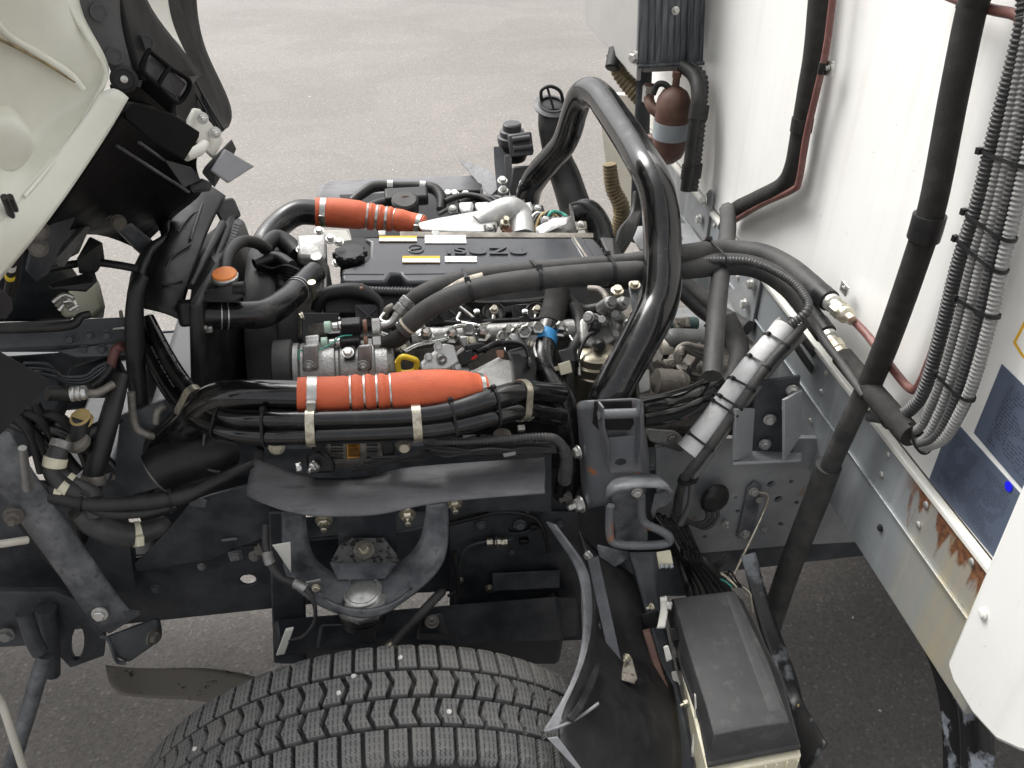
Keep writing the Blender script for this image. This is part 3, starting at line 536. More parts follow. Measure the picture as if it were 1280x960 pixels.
# ---------------------------------------------------------------- arch tube over the engine, with its nearside bracket
ar = tube('arch_tube', 'gloss_black', [(757, 545, 0.455, 24), (757, 505, 0.455, 24), (786, 450, 0.495, 25), (811, 405, 0.535, 25.5), (823, 378, 0.565, 25.5), (828, 345, 0.6, 25), (828, 300, 0.65, 24), (825, 255, 0.69, 23.5), (819, 230, 0.72, 23), (806, 205, 0.77, 22), (783, 168, 0.9, 20.5), (761, 136, 1.03, 19), (750, 121, 1.09, 18), (738, 114, 1.14, 17.5), (726, 120, 1.18, 17), (718, 140, 1.22, 16.5), (712, 162, 1.25, 16.5), (703, 182, 1.28, 16), (688, 200, 1.32, 16), (671, 220, 1.36, 16), (661, 240, 1.4, 15.5), (657, 268, 1.43, 15)], n=28, sub=8, label='glossy black arch tube rising over the engine from the rusty bracket', cat='tube')
br = thing('arch_bracket', 'black pressed steel bracket with rust spots and white nuts under the arch tube', 'bracket')
loft('bracket_shell', 'bracket_rust', [[(722, 505, .50), (728, 500, .42), (735, 502, .40), (798, 497, .40), (803, 500, .44), (806, 520, .49)],
     [(724, 550, .50), (729, 545, .42), (737, 545, .40), (800, 540, .40), (805, 542, .44), (808, 560, .49)],
     [(726, 605, .49), (730, 600, .41), (738, 598, .385), (806, 592, .385), (812, 594, .42), (814, 600, .47)],
     [(730, 640, .49), (734, 636, .41), (744, 632, .385), (775, 630, .385), (790, 632, .42), (795, 640, .47)]], .004, br)
plate('hinge_pocket', 'plastic', [(743, 502, .392), (790, 501, .392), (793, 530, .392), (788, 538, .392), (748, 538, .392), (741, 530, .392)], .004, parent=br)
tube('hinge_pin', 'bracket_rust', [(748, 518, .375, 6.5), (802, 516, .375, 6.5)], br)
plate('hinge_ear', 'bracket_rust', [(747, 502, .375), (753, 510, .36), (753, 535, .36), (760, 560, .37), (759, 588, .37), (753, 560, .38), (747, 530, .385)], .004, parent=br)
plate('hinge_ear', 'bracket_rust', [(795, 505, .375), (800, 500, .36), (801, 530, .36), (800, 560, .37), (795, 583, .37), (793, 560, .38), (794, 530, .385)], .004, parent=br)
plate('hinge_seat', 'bracket_rust', [(757, 548, .382), (795, 545, .382), (803, 590, .372), (762, 592, .372)], .005, [ell(776, 578, 7, 4.5, .378, 12)], br)
bolt(br, (723, 565, .43), (-1, -.3, 0), .013, 'zinc_white'); bolt(br, (726, 630, .43), (-1, -.3, 0), .017, 'zinc_white', stud=True); bolt(br, (712, 622, .46), (-1, -.3, 0), .013, 'alu_dirty', stud=True)
ch = thing('cab_lock', 'black cab lock hood with bent wire loop below the arch bracket', 'lock')
loft('hood', 'bracket_paint', [[(763, 605, .345), (768, 598, .345), (785, 594, .345), (815, 592, .345), (823, 596, .345), (826, 603, .345)], [(757, 612, .31), (763, 606, .30), (785, 603, .295), (828, 602, .295), (838, 606, .30), (839, 614, .31)], [(758, 632, .305), (761, 618, .297), (785, 610, .29), (828, 609, .29), (840, 616, .295), (836, 630, .31)]], .004, ch)
plate('hood_side', 'bracket_paint', [(836, 612, .30), (841, 616, .30), (836, 631, .31), (822, 636, .33), (816, 650, .34), (813, 640, .34), (818, 618, .32)], .004, parent=ch)
hull('lock_body', 'bracket_paint', [(764, 614, .36), (806, 610, .36), (810, 675, .38), (770, 682, .38), (764, 614, .42), (806, 610, .42), (810, 675, .42), (770, 682, .42)], ch)
bolt(ch, (796, 615, .305), (0, -1, 0), .010, 'zinc_white')
tube('wire_loop', 'bracket_rust', [(801, 622, .33, 5.5), (802, 645, .33, 5.5), (808, 655, .325, 5.5), (825, 663, .315, 5.5), (836, 671, .31, 5.5), (833, 679, .31, 5.5), (800, 682, .31, 5.5), (772, 680, .315, 5.5), (763, 672, .32, 5.5), (762, 650, .33, 5.5), (763, 632, .335, 5.5)], ch, n=12)
hull('lower_leg', 'bracket_paint', [(746, 680, .37), (795, 692, .37), (770, 708, .35), (752, 716, .35), (758, 700, .44), (795, 696, .44), (745, 700, .42)], ch)
for x, y in ((736, 694, ), (742, 716)): bolt(ch, (x, y, .36), (-.8, -.6, 0), .0105, 'zinc_white')
# ---------------------------------------------------------------- front wheel
WC = Vector((-.095, 0, .44)); WR = .44
wh = thing('wheel_and_tyre', 'front wheel with worn winter tyre below the suspension mount', 'wheel')
def rev(name, m, prof, parent, n=96, xc=WC):
    return lathe(name, m, Vector((xc.x, 0, xc.z)), (0, 1, 0), prof, parent, n)
Yo, Yi = -.058, .150
prof = [(.25, Yo + .015), (.30, Yo - .006), (.35, Yo - .012), (.395, Yo - .004), (.414, Yo + .008), (.422, Yo + .022), (.423, .05), (.422, Yi - .022), (.414, Yi - .008), (.395, Yi + .004), (.35, Yi + .012), (.30, Yi + .006), (.25, Yi - .015)]
mat('tyre_rubber', (.022, .022, .022), .68, col2=(.075, .073, .070), nscale=20, mixlo=.4, mixhi=.75, rough2=.85, bump=.3, bscale=300)
def tread_mat():
    m = mat('tread', (.105, .105, .104), .66, col2=(.17, .168, .162), nscale=30, mixlo=.4, mixhi=.75, rough2=.85)
    n, l = m.node_tree.nodes, m.node_tree.links; b = n['Principled BSDF']; src = b.inputs['Base Color'].links[0].from_socket; tc = n.new('ShaderNodeTexCoord'); sp = n.new('ShaderNodeSeparateXYZ'); l.new(tc.outputs['Object'], sp.inputs[0])
    def M(op, a, c=0.):
        k = n.new('ShaderNodeMath'); k.operation = op
        for i, q in enumerate((a, c)):
            if hasattr(q, 'is_linked'): l.new(q, k.inputs[i])
            else: k.inputs[i].default_value = q
        return k.outputs[0]
    zig = M('MULTIPLY', M('PINGPONG', M('MULTIPLY', sp.outputs['Y'], 1.), .0024), 1.0)           # zigzag sipes running across the block
    u = M('FRACT', M('MULTIPLY', M('ADD', M('ADD', sp.outputs['X'], zig), .5), 140.))
    line = M('LESS_THAN', u, .26)
    brk = M('GREATER_THAN', M('FRACT', M('MULTIPLY', M('ADD', sp.outputs['Y'], .5), 88.)), .22)
    f = M('MULTIPLY', M('MULTIPLY', line, brk), .9)
    mx = n.new('ShaderNodeMix'); mx.data_type = 'RGBA'; l.new(f, mx.inputs[0]); l.new(src, mx.inputs[6]); mx.inputs[7].default_value = (.010, .010, .010, 1); l.new(mx.outputs[2], b.inputs['Base Color'])
    bp = n.new('ShaderNodeBump'); bp.inputs['Strength'].default_value = .6; bp.inputs['Distance'].default_value = .002; bp.invert = True; l.new(f, bp.inputs['Height']); l.new(bp.outputs[0], b.inputs['Normal'])
tread_mat()
ty = rev('tyre', 'tyre_rubber', prof, wh)
NB = 84; pit = 2*math.pi*.437/NB; YM = (Yo + Yi)/2
def block(poly, y0):
    """one tread block: outline poly in (across x, along y), crown 0, foot .013 below, rolled to the tyre's curve"""
    bm = bmesh.new()
    def V(x, y, z, k=1.0): a = x / .437; r = WR + z; return bm.verts.new((math.sin(a)*r*1.0, y, math.cos(a)*r - WR))
    cx, cy = sum(p[0] for p in poly)/len(poly), sum(p[1] for p in poly)/len(poly)
    sh = lambda y: -.011 * max(0, (abs(y + y0 - YM) - .078) / .024) ** 2
    top = [V(cx + (x-cx)*.94, cy + (y-cy)*.96, sh(y)) for x, y in poly]; mid = [V(x, y, sh(y) - .0018) for x, y in poly]; bot = [V(x, y, -.016) for x, y in poly]
    c = V(cx, cy, sh(cy) + .0003)
    n = len(poly)
    for k in range(n):
        j = (k+1) % n; bm.faces.new((top[k], top[j], c)); bm.faces.new((top[j], top[k], mid[k], mid[j])); bm.faces.new((mid[j], mid[k], bot[k], bot[j]))
    me = finish(bm, 30); me.materials.append(MATS['tread']); return me
h = pit * .425
sh_o = [(-h, -.022), (-h, .0225), (h, .0225), (h, -.022), (h*.74, -.029), (-h*.74, -.029)]
sh_i = [(x, -y) for x, y in reversed(sh_o)]
chev = [(-h*1.0, -.0215), (-h*.45, .002), (-h*1.0, .0215), (h*.86, .0215), (h*1.42, .002), (h*.86, -.0215)]
chev2 = [(-x, -y) for x, y in chev]
rest = bmesh.new()
for row, (poly, yc, ph) in enumerate(((sh_o, YM - .0735, 0), (chev2, YM - .0243, .45), (chev, YM + .0243, .15), (sh_i, YM + .0735, .6))):
    me = block(poly, yc)
    for k in range(NB):
        a = 2*math.pi*(k + ph)/NB + .02; a = (a + math.pi) % (2*math.pi) - math.pi
        loc = Vector((WC.x + math.sin(a)*WR, yc, WC.z + math.cos(a)*WR))
        if abs(a) < R(125):
            o = bpy.data.objects.new('tread_block', me); COL.objects.link(o); o.parent = ty; o.location = loc; o.rotation_euler = (0, a, 0); o.scale = (random.uniform(.965, 1.0), random.uniform(.98, 1), 1)
        else:
            n0 = len(rest.verts); rest.from_mesh(me); rest.verts.ensure_lookup_table(); M = Matrix.Translation(loc) @ Matrix.Rotation(a, 4, 'Y')
            for v in rest.verts[n0:]: v.co = M @ v.co
o = link('lower_tread', finish(rest, 30), 'tread', ty); o['kind'] = 'stuff'
rev('rim', 'alu_dirty', [(.05, .03), (.10, .01), (.20, 0), (.23, Yo + .03), (.252, Yo + .012), (.252, Yi - .012), (.23, Yi - .02), (.10, Yi - .02), (.05, Yi - .02)], wh, 48)
for x, y, lab in ((443, 848, 'inner'), (424, 869, 'x'), (563, 885, 'x'), (500, 824, 'x'), (252, 940, 'x')):
    d = at(x, y, Z=.875) if x != 252 else at(x, y, Y=.06)
    v = Vector((d.x - WC.x, 0, d.z - WC.z)); q = Vector((WC.x, d.y, WC.z)) + v.normalized() * (WR + .001)
    bm = bmesh.new(); bmesh.ops.create_icosphere(bm, subdivisions=1, radius=.0045)
    for vv in bm.verts: vv.co *= random.uniform(.7, 1.2)
    o = link('stone_chip', finish(bm, 0), 'stone'); o.location = q; tag(o, 'white stone chip caught on the tyre tread', 'stone', 'stone chips on the tyre')
# ---------------------------------------------------------------- suspension mount and inner wing
sm = thing('suspension_mount', 'dirty black suspension bracket with large silver cap above the tyre', 'suspension mount')
loft('bracket_arm', 'bracket_paint', [[(352, 640, .44), (382, 636, .44)], [(352, 690, .40), (384, 685, .42)], [(356, 722, .35), (400, 708, .38)], [(385, 752, .30), (425, 722, .34)], [(425, 768, .285), (440, 730, .33)]], .008, sm)
loft('bracket_arm', 'bracket_paint', [[(533, 632, .44), (560, 628, .44)], [(528, 680, .42), (562, 680, .40)], [(505, 700, .38), (552, 712, .35)], [(480, 722, .34), (520, 742, .30)], [(465, 730, .33), (480, 768, .285)]], .008, sm)
plate('top_web', 'spotted_shield', [(414, 700, .40), (426, 678, .42), (440, 672, .43), (480, 672, .43), (494, 690, .41), (500, 702, .40), (470, 704, .37), (430, 705, .37)], .006, parent=sm)
plate('front_web', 'bracket_paint', [(412, 702, .385), (428, 704, .36), (490, 703, .36), (500, 704, .38), (482, 722, .33), (422, 723, .33)], .006, parent=sm)
loft('ring_seat', 'bracket_paint', [[(392, 735, .30), (410, 752, .28), (440, 762, .265), (470, 762, .265), (500, 750, .28), (515, 735, .30)], [(400, 742, .29), (415, 760, .275), (440, 772, .26), (470, 772, .26), (495, 760, .275), (508, 744, .29)]], .006, sm)
s = mpp(pt((453, 735, .32)))
lathe('cap', 'zinc_white', (453, 742, .32), (0, -.12, 1), [(33*s, -.012), (33*s, 0), (31*s, .004), (25*s, .005), (25*s, .012), (22*s, .014), (20*s, .012), (12*s, .018), (3*s, .020)], sm, 32)
lathe('cap_flange', 'alu', (453, 746, .32), (0, -.12, 1), [(37*s, -.008), (37.5*s, -.002), (36*s, .002), (30*s, .003)], sm, 10, 20)
lathe('rubber_bush', 'rubber', (453, 762, .315), (0, 0, 1), [(24*s, -.03), (29*s, -.02), (26*s, -.01), (30*s, .0), (26*s, .012)], sm, 24)
bolt(sm, (455, 686, .40), (0, -.5, 1), .012, 'zinc'); lathe('washer', 'alu_dirty', (455, 688, .402), (0, -.5, 1), [(.019, -.002), (.019, .003), (.017, .004)], sm, 20)
for x, y in ((509, 643), (405, 650), (568, 628)): bolt(sm, (x, y, .40), (0, -1, -.1), .0155, 'zinc', stud=True)
plate('cross_brace', 'frame_paint', [(423, 640, .45), (495, 640, .45), (497, 700, .44), (423, 700, .44)], .01, parent=sm)
sx = thing('axle_beam', 'black steel front axle and spring seat behind the tyre', 'axle')
hull('beam', 'frame_paint', [(340, 775, .42), (700, 745, .46), (705, 800, .42), (345, 815, .40), (340, 775, .56), (700, 745, .56), (700, 830, .54), (345, 830, .52)], sx, .01)
hull('spring_seat', 'frame_paint', [(400, 780, .30), (470, 778, .30), (470, 805, .30), (395, 812, .30), (400, 780, .42), (470, 778, .42)], sx, .006)
plate('tower', 'frame_paint', [(335, 640, .46), (380, 640, .46), (383, 830, .42), (342, 830, .42)], .02, parent=sx, bev=.004)
hull('stop', 'frame_paint', [(525, 772, .30), (552, 766, .30), (550, 792, .30), (522, 792, .30), (525, 772, .36), (552, 766, .36), (570, 800, .36), (520, 800, .36)], sx, .004)
bolt(sx, (540, 777, .29), (0, -.4, 1), .013, 'alu_dirty', stud=True)
plate('inner_guard', 'frame_paint', [(562, 640, FY - .012), (724, 640, FY - .012), (728, 800, FY - .012), (594, 806, FY - .012), (590, 764, FY - .012), (562, 762, FY - .012)], .004, [ell(652, 660, 17, 5.5, FY - .012, 14, -12)], parent=sx)
hull('guard_step', 'frame_paint', [(615, 716, .50), (700, 712, .50), (700, 735, .48), (615, 740, .48), (615, 716, .515), (700, 712, .515), (700, 735, .515), (615, 740, .515)], sx, .003)
tube('brake_hose', 'rubber_dusty', [(490, 807, .27, 6), (505, 790, .28, 6), (530, 763, .30, 6), (548, 744, .32, 6), (553, 740, .33, 5)], label='short grey brake hose rising behind the tyre', cat='hose', n=12)
lathe('hose_end', 'zinc', (489, 807, .27), (-.6, 0, -.7), [(.009, -.01), (.010, .0), (.010, .012), (.007, .014)], COL.objects['brake_hose'], 12)
bl = thing('brake_line', 'thin steel brake line with brass union on the chassis rail', 'brake line')
tube('line', 'frame_paint', [(560, 745, .50, 2.4), (572, 735, .50, 2.4), (575, 700, .50, 2.4), (584, 685, .50, 2.4), (602, 678, .50, 2.4), (640, 674, .50, 2.4)], bl, r=.0032, n=8)
for x in (612, 622, 630): lathe('union', 'zinc', (x, 677.5, .497), (1, 0, 0), [(.006, -.006), (.0085, -.006), (.0085, .006), (.006, .006)], bl, 6, 20)
lathe('washer', 'frame_paint', (621, 677, .497), (1, 0, .1), [(.02, -.001), (.02, .001)], bl, 16)
ws = thing('sensor_cable', 'grey sensor cable with clamps and white bracket beside the suspension mount', 'cable')
c = tube('cable', 'rubber_dusty', [(332, 655, .36, 4), (332, 680, .34, 4.5), (338, 705, .32, 4.5), (352, 722, .31, 4.5), (372, 730, .30, 5), (388, 742, .29, 4), (394, 762, .285, 2.6), (392, 780, .28, 2.6), (378, 796, .275, 2.6), (360, 800, .27, 2.6)], ws, n=10)
for t in (.2, .47): band('cable_clamp', 'alu', c, t, .022, .003, ws)
plate('tab', 'white_plate', [(340, 682, .335), (363, 678, .335), (364, 717, .335), (346, 690, .335)], .003, parent=ws)
plate('tab', 'alu', [(382, 728, .295), (401, 724, .295), (402, 742, .295), (388, 742, .295)], .003, parent=ws); bolt(ws, (395, 735, .29), (0, -1, .3), .008, 'zinc')
plate('tab', 'white_plate', [(357, 788, .27), (367, 786, .27), (356, 818, .265), (345, 820, .265)], .006, parent=ws); bolt(ws, (326, 688, .35), (-1, -.4, 0), .012, 'alu_dirty', stud=True)
# heat shield plate over the mount
hs_ = thing('wing_shield', 'dusty grey curved inner wing shield between engine and suspension mount', 'shield')
loft('shield_sheet', 'dusty_shield', [[(318, 575, .50), (345, 583, .48), (375, 598, .45), (420, 600, .43), (470, 597, .43), (487, 588, .43), (540, 582, .43), (680, 573, .42)],
     [(312, 592, .45), (338, 602, .42), (375, 611, .39), (420, 612, .38), (470, 610, .38), (500, 603, .38), (560, 598, .38), (682, 592, .37)],
     [(309, 608, .40), (330, 620, .35), (375, 633, .31), (420, 634, .305), (470, 633, .305), (510, 625, .31), (560, 615, .33), (680, 610, .33)],
     [(310, 620, .385), (335, 633, .33), (378, 645, .295), (420, 646, .29), (470, 645, .29), (505, 637, .30), (545, 627, .32), (681, 617, .32)]], .004, hs_)
# tan lower shield seen through under the axle
tl = thing('tan_splash_guard', 'tan dusty splash guard in front of the tyre near the ground', 'guard')
loft('guard_sheet', 'tan_shield', [[(132, 832, .50), (180, 838, .50), (250, 833, .50), (310, 842, .48), (370, 862, .46)], [(135, 855, .45), (180, 862, .45), (250, 860, .45), (300, 875, .43), (360, 890, .42)], [(150, 868, .43), (190, 873, .43), (250, 873, .43), (300, 890, .42), (350, 905, .40)]], .004, tl)
# ---------------------------------------------------------------- rear half of the wing and the relay box
wl_ = thing('rear_wing_liner', 'glossy black plastic wing liner with grey leading edge behind the tyre', 'wing liner')
mat('liner_black', (.011, .011, .012), .42, col2=(.026, .026, .027), nscale=12, rough2=.55, bump=.1, bscale=400, spec=.4)
mat('liner_edge', (.27, .275, .285), .5, col2=(.15, .15, .16), nscale=18, rough2=.7)
loft('liner_sheet', 'liner_black', [[(722, 660, .40), (745, 690, .37), (765, 700, .36), (792, 720, .36)], [(740, 720, .335), (757, 735, .315), (785, 755, .29), (822, 785, .27)], [(744, 780, .245), (765, 795, .23), (800, 820, .21), (840, 850, .20)], [(726, 850, .075), (757, 860, .075), (800, 880, .08), (848, 905, .08)], [(686, 912, -.03), (735, 915, -.02), (792, 930, -.005), (852, 955, .0)], [(720, 990, -.10), (760, 1000, -.09), (800, 1010, -.08), (850, 1020, -.07)]], .004, wl_)
loft('leading_edge', 'liner_edge', [[(683, 652, .42), (694, 656, .40)], [(703, 682, .39), (722, 692, .365)], [(721, 708, .36), (740, 718, .34)], [(729, 745, .31), (744, 756, .295)], [(730, 790, .225), (746, 802, .215)], [(723, 832, .12), (738, 842, .10)], [(705, 872, .04), (719, 882, .03)], [(680, 912, -.028), (694, 914, -.03)]], .004, wl_)
loft('lower_lip', 'liner_edge', [[(680, 913, -.03), (700, 908, -.026), (728, 893, .0), (748, 878, .025)], [(681, 915.5, -.034), (701, 910.5, -.03), (729, 895.5, -.004), (749, 880, .02)]], .003, wl_)
loft('pinch_rib', 'liner_black', [[(744, 778, .24), (752, 776, .24)], [(744, 797, .21), (753, 796, .21)], [(748, 808, .19), (753, 806, .19)], [(746, 815, .17), (754, 816, .165)]], .004, wl_)
loft('pinch_rib', 'liner_black', [[(745, 830, .12), (752, 830, .115)], [(735, 852, .065), (744, 856, .06)], [(722, 880, .01), (732, 884, .005)], [(708, 897, -.015), (716, 903, -.02)]], .004, wl_)
plate('lower_tab', 'liner_edge', [(684, 923, -.06), (697, 921, -.06), (730, 965, -.09), (724, 965, -.09)], .003, parent=wl_)
plate('stiffener', 'frame_paint', [(734, 700, .335), (748, 694, .335), (778, 830, .16), (765, 838, .15)], .004, parent=wl_)
hull('bump_stop', 'tan_shield', [(778, 830, .16), (790, 822, .17), (797, 848, .12), (793, 856, .11), (776, 850, .11), (780, 832, .19), (795, 850, .15)], wl_); bolt(wl_, (784, 822, .16), (-.7, -.7, .2), .008, 'zinc', stud=True)
bs = thing('relay_box_strut', 'black steel strut with pale links and rubber boot beside the black box cover', 'strut')
loft('strut', 'frame_paint', [[(786, 690, .36), (822, 690, .36)], [(800, 740, .31), (822, 742, .31)], [(806, 765, .29), (828, 768, .285)], [(830, 850, .19), (845, 850, .19)], [(848, 930, .08), (866, 925, .08)], [(848, 975, .03), (866, 975, .03)]], .008, bs)
hull('boot', 'rubber', [(800, 768, .27), (822, 762, .27), (826, 782, .26), (806, 788, .26), (803, 770, .30), (824, 765, .30)], bs)
loft('strap', 'brown_bottle', [[(803, 788, .25), (812, 785, .25)], [(815, 830, .20), (824, 826, .20)], [(834, 872, .15), (839, 870, .15)]], .004, bs)
for x, y, y2, Y in ((829, 745, 785, .27), (872, 866, 945, .09)):
    loft('link', 'white_plate', [[(x - 4, y + 2, Y), (x + 4, y, Y)], [(x - 3, y + 18, Y - .01), (x + 7, y + 14, Y - .01)], [(x - 5, (y+y2)/2 + 8, Y - .03), (x + 5, (y+y2)/2 + 6, Y - .03)], [(x - 8, y2, Y - .05), (x + 2, y2, Y - .05)]], .006, bs)
    bolt(bs, (x + 6, y + 12, Y - .012), (1, -.5, .1), .010, 'zinc_white'); bolt(bs, (x - 14, y + 13, Y - .01), (-1, -.3, 0), .008, 'zinc', stud=True)
for x, y in ((833, 818), (843, 850)): hull('clip', 'white_plate', [(x - 4, y - 10, .19), (x + 2, y - 12, .19), (x + 8, y + 6, .175), (x, y + 10, .175), (x - 4, y - 10, .21), (x + 8, y + 6, .20)], bs, .002)
for x, y in ((840, 793), (842, 800), (848, 830)): hull('bracket', 'plastic', [(x - 4, y - 8, .22), (x + 6, y - 9, .22), (x + 12, y + 8, .20), (x, y + 9, .20), (x, y, .26), (x + 12, y, .26)], bs, .002)
rb = thing('relay_box', 'black plastic relay box with domed lid on beige tray behind the wing liner', 'relay box')
mat('lid_black', (.034, .034, .035), .6, col2=(.055, .055, .055), nscale=14, rough2=.7, bump=.25, bscale=900)
zt = .75
streak('lid_black', (40, 40, 40), .55, .72, .55, (.10, .098, .094)); streak('liner_black', (22, 22, 60), .55, .75, .5, (.05, .049, .047)); streak('tread', (9, 9, 9), .5, .75, .5, (.17, .155, .135)); streak('plate_grey', (20, 20, 14), .62, .7, .7, (.19, .11, .05)); streak('bracket_paint', (50, 50, 50), .58, .68, .6, (.03, .03, .032))
top = [at(x, y, Z=zt) for x, y in ((840, 746), (876, 741), (919, 736), (962, 826), (990, 905), (940, 912), (892, 922), (882, 885), (860, 815))]
lip = [at(x, y, Z=zt - .05) for x, y in ((836, 765), (880, 758), (927, 750), (975, 845), (998, 930), (944, 940), (886, 952), (876, 900), (852, 830))]
bm = bmesh.new(); c0 = sum(top, Vector()) / len(top)
def rg(L, k, dz): return [bm.verts.new(c0.xy.to_3d() + (v.xy - c0.xy).to_3d() * k + Vector((0, 0, v.z + dz))) for v in L]
rs = [rg(top, .88, .0025), rg(top, .97, 0), rg(top, 1.0, -.008), rg(lip, 1.0, .0), rg(lip, 1.035, -.002), rg(lip, 1.035, -.010), rg(lip, 1.0, -.012)]
bm.faces.new(rs[0])
for a, b in zip(rs, rs[1:]):
    for k in range(len(a)): bm.faces.new((a[k], a[(k+1) % len(a)], b[(k+1) % len(a)], b[k]))
bm.faces.new(rs[-1]); o = link('lid', finish(bm, 28), 'lid_black', rb); bevel(o, .003, 3)
r1, r2 = at(892, 738, Z=zt + .001), at(955, 905, Z=zt + .001)
hull('lid_ridge', 'lid_black', [at(900, 741, Z=zt - .002), at(917, 739, Z=zt - .002), at(987, 898, Z=zt - .002), at(955, 902, Z=zt - .002), at(908, 744, Z=zt + .003), at(915, 742, Z=zt + .003), at(978, 885, Z=zt + .003), at(962, 888, Z=zt + .003)], rb, .004)
hull('tray', 'cream_plastic', [at(885, 968, Z=zt - .066), at(1002, 946, Z=zt - .066), at(975, 850, Z=zt - .066), at(850, 830, Z=zt - .066), at(885, 968, Z=zt - .066) + Vector((0, 0, -.08)), at(1002, 946, Z=zt - .066) + Vector((0, 0, -.08)), at(975, 850, Z=zt - .15), at(850, 830, Z=zt - .15)], rb, .004)
for k in range(9): blk('tray_rib', 'cream_plastic', at(890, 967, Z=zt - .066).lerp(at(998, 947, Z=zt - .066), k/8) + Vector((0, 0, -.03)), (.003, .006, .05), parent=rb, bev=.0008)
gd = thing('side_guard', 'worn black angle guard beside the black box lid', 'guard')
mat('guard_worn', (.012, .012, .013), .4, col2=(.12, .13, .14), nscale=14, mixlo=.52, mixhi=.62, rough2=.65, bump=.2)
loft('guard_sheet', 'guard_worn', [[(926, 695, .36), (944, 690, .36)], [(940, 745, .30), (958, 742, .30)], [(948, 785, .25), (970, 780, .25)], [(972, 840, .18), (998, 850, .18)], [(990, 890, .12), (1003, 880, .12)], [(996, 935, .05), (1020, 905, .05)], [(1005, 970, .0), (1033, 930, .0)]], .004, gd)
tube('edge_wire', 'zinc', [(938, 742, .28, 1.4), (941, 765, .26, 1.4)], gd, n=6); tube('edge_wire', 'tan_plastic', [(998, 880, .12, 1.3), (1000, 897, .10, 1.3), (1009, 914, .07, 1.3)], gd, n=6)
hs2 = thing('wiring_plugs', 'loose wiring plugs and dark bundle under the wire loop', 'wiring')
hull('white_plug', 'cream_plastic', [(820, 690, .30), (838, 687, .30), (842, 706, .29), (824, 712, .29), (822, 692, .33), (838, 690, .33)], hs2, .002)
for k in range(3): lathe('terminal', 'grey_label', (827 + k*6, 707, .288), (0, -1, -.4), [(.0035, -.002), (.0035, .004), (.002, .0045)], hs2, 10)
hull('grey_plug', 'plastic_grey', [(880, 718, .40), (906, 690, .40), (914, 698, .40), (890, 722, .40), (882, 718, .43), (908, 692, .43)], hs2, .003)
for k in range(7): tube('wire', random.choice(('rubber', 'plastic', 'hose_black')), [(815 + k*7, 640 + k*3, .46, 4), (835 + k*6, 668 + k*4, .44, 5), (850 + k*5, 700, .42 - k*.01, 5), (860 + k*8, 735, .38, 5), (870 + k*9, 770, .36, 5)], hs2, n=8)
for k in range(5): tube('wire', ('green_wire', 'rubber', 'cream_plastic', 'rubber', 'plastic')[k], [(880 + k*6, 730, .38, 1.3), (892 + k*5, 722 - k*2, .37, 1.3), (905 + k*4, 726, .36, 1.3), (915 + k*3, 734, .34, 1.3)], hs2, n=6)

hull('floor_shadow_box', 'frame_paint', [(770, 690, .47), (880, 700, .47), (900, 745, .42), (800, 745, .42), (770, 690, .52), (880, 700, .52), (900, 745, .52), (800, 745, .52)], hs2, .006).name = 'shadow_fill'  # dark box added as shade over a pale gap behind the cab lock
# ---------------------------------------------------------------- engine
en = thing('engine', 'diesel engine with dark grey top cover and silver castings under the arch tube', 'engine')
blk('block', 'grey_cast', Vector((.16, .98, .80)), (.60, .46, .42), (0, 3, 0), en, .02)
blk('oil_pan', 'frame_paint', Vector((.12, .98, .50)), (.55, .40, .22), parent=en, bev=.03)
hull('head', 'grey_cast', [Vector((x, y, z)) for x, dz in ((-.12, 0), (.44, -.05)) for y, z in ((.74, .98), (.74, 1.05 + dz), (.80, 1.10 + dz), (1.10, 1.09 + dz), (1.14, .98))], en, .012)
CV = lambda x, y, Y: pt((x, y, Y))
# warning labels lying on the cover (frame of the cover's own top plane)
cu = (CV(640, 297, .994) - CV(465, 296, .997)).normalized(); cv_ = (CV(465, 296, .997) - CV(427, 352, .824)); cv_ = (cv_ - cu*cv_.dot(cu)).normalized(); cn = cu.cross(cv_)
def on_cover(x, y):
    d = (at(x, y, Y=1.) - CAM).normalized(); p0 = CV(427, 352, .824); return CAM + d * ((p0 - CAM).dot(cn) / d.dot(cn))
cover = plate('top_cover', 'cover_grey', [on_cover(*q[:2]) for q in [(465, 296, .997), (640, 297, .994), (741, 297, .99), (750, 306, .967), (762, 325, .918), (768, 336, .885), (690, 347, .845), (560, 352, .826), (508, 352, .825), (500, 342, .852), (489, 342, .852), (482, 352, .825), (427, 352, .824), (427, 336, .868), (449, 331, .885), (462, 322, .915), (463, 303, .975), (455, 298, .99)]], .045, parent=en, bev=.006)
tube('cover_seam', 'cover_grey', [on_cover(428, 343), on_cover(480, 343)], cover, r=.0016, n=6); tube('cover_seam', 'cover_grey', [on_cover(505, 343), on_cover(640, 340), on_cover(764, 331)], cover, r=.0016, n=6)
plate('cover_step', 'cover_grey', [on_cover(x, y) + cn*.004 for x, y in ((713, 298), (727, 298), (745, 325), (729, 326))], .012, parent=cover, bev=.003)
tube('cover_rib', 'alu_dirty', [on_cover(717, 299) + cn*.004, on_cover(734, 325) + cn*.004], cover, r=.0035, n=8)
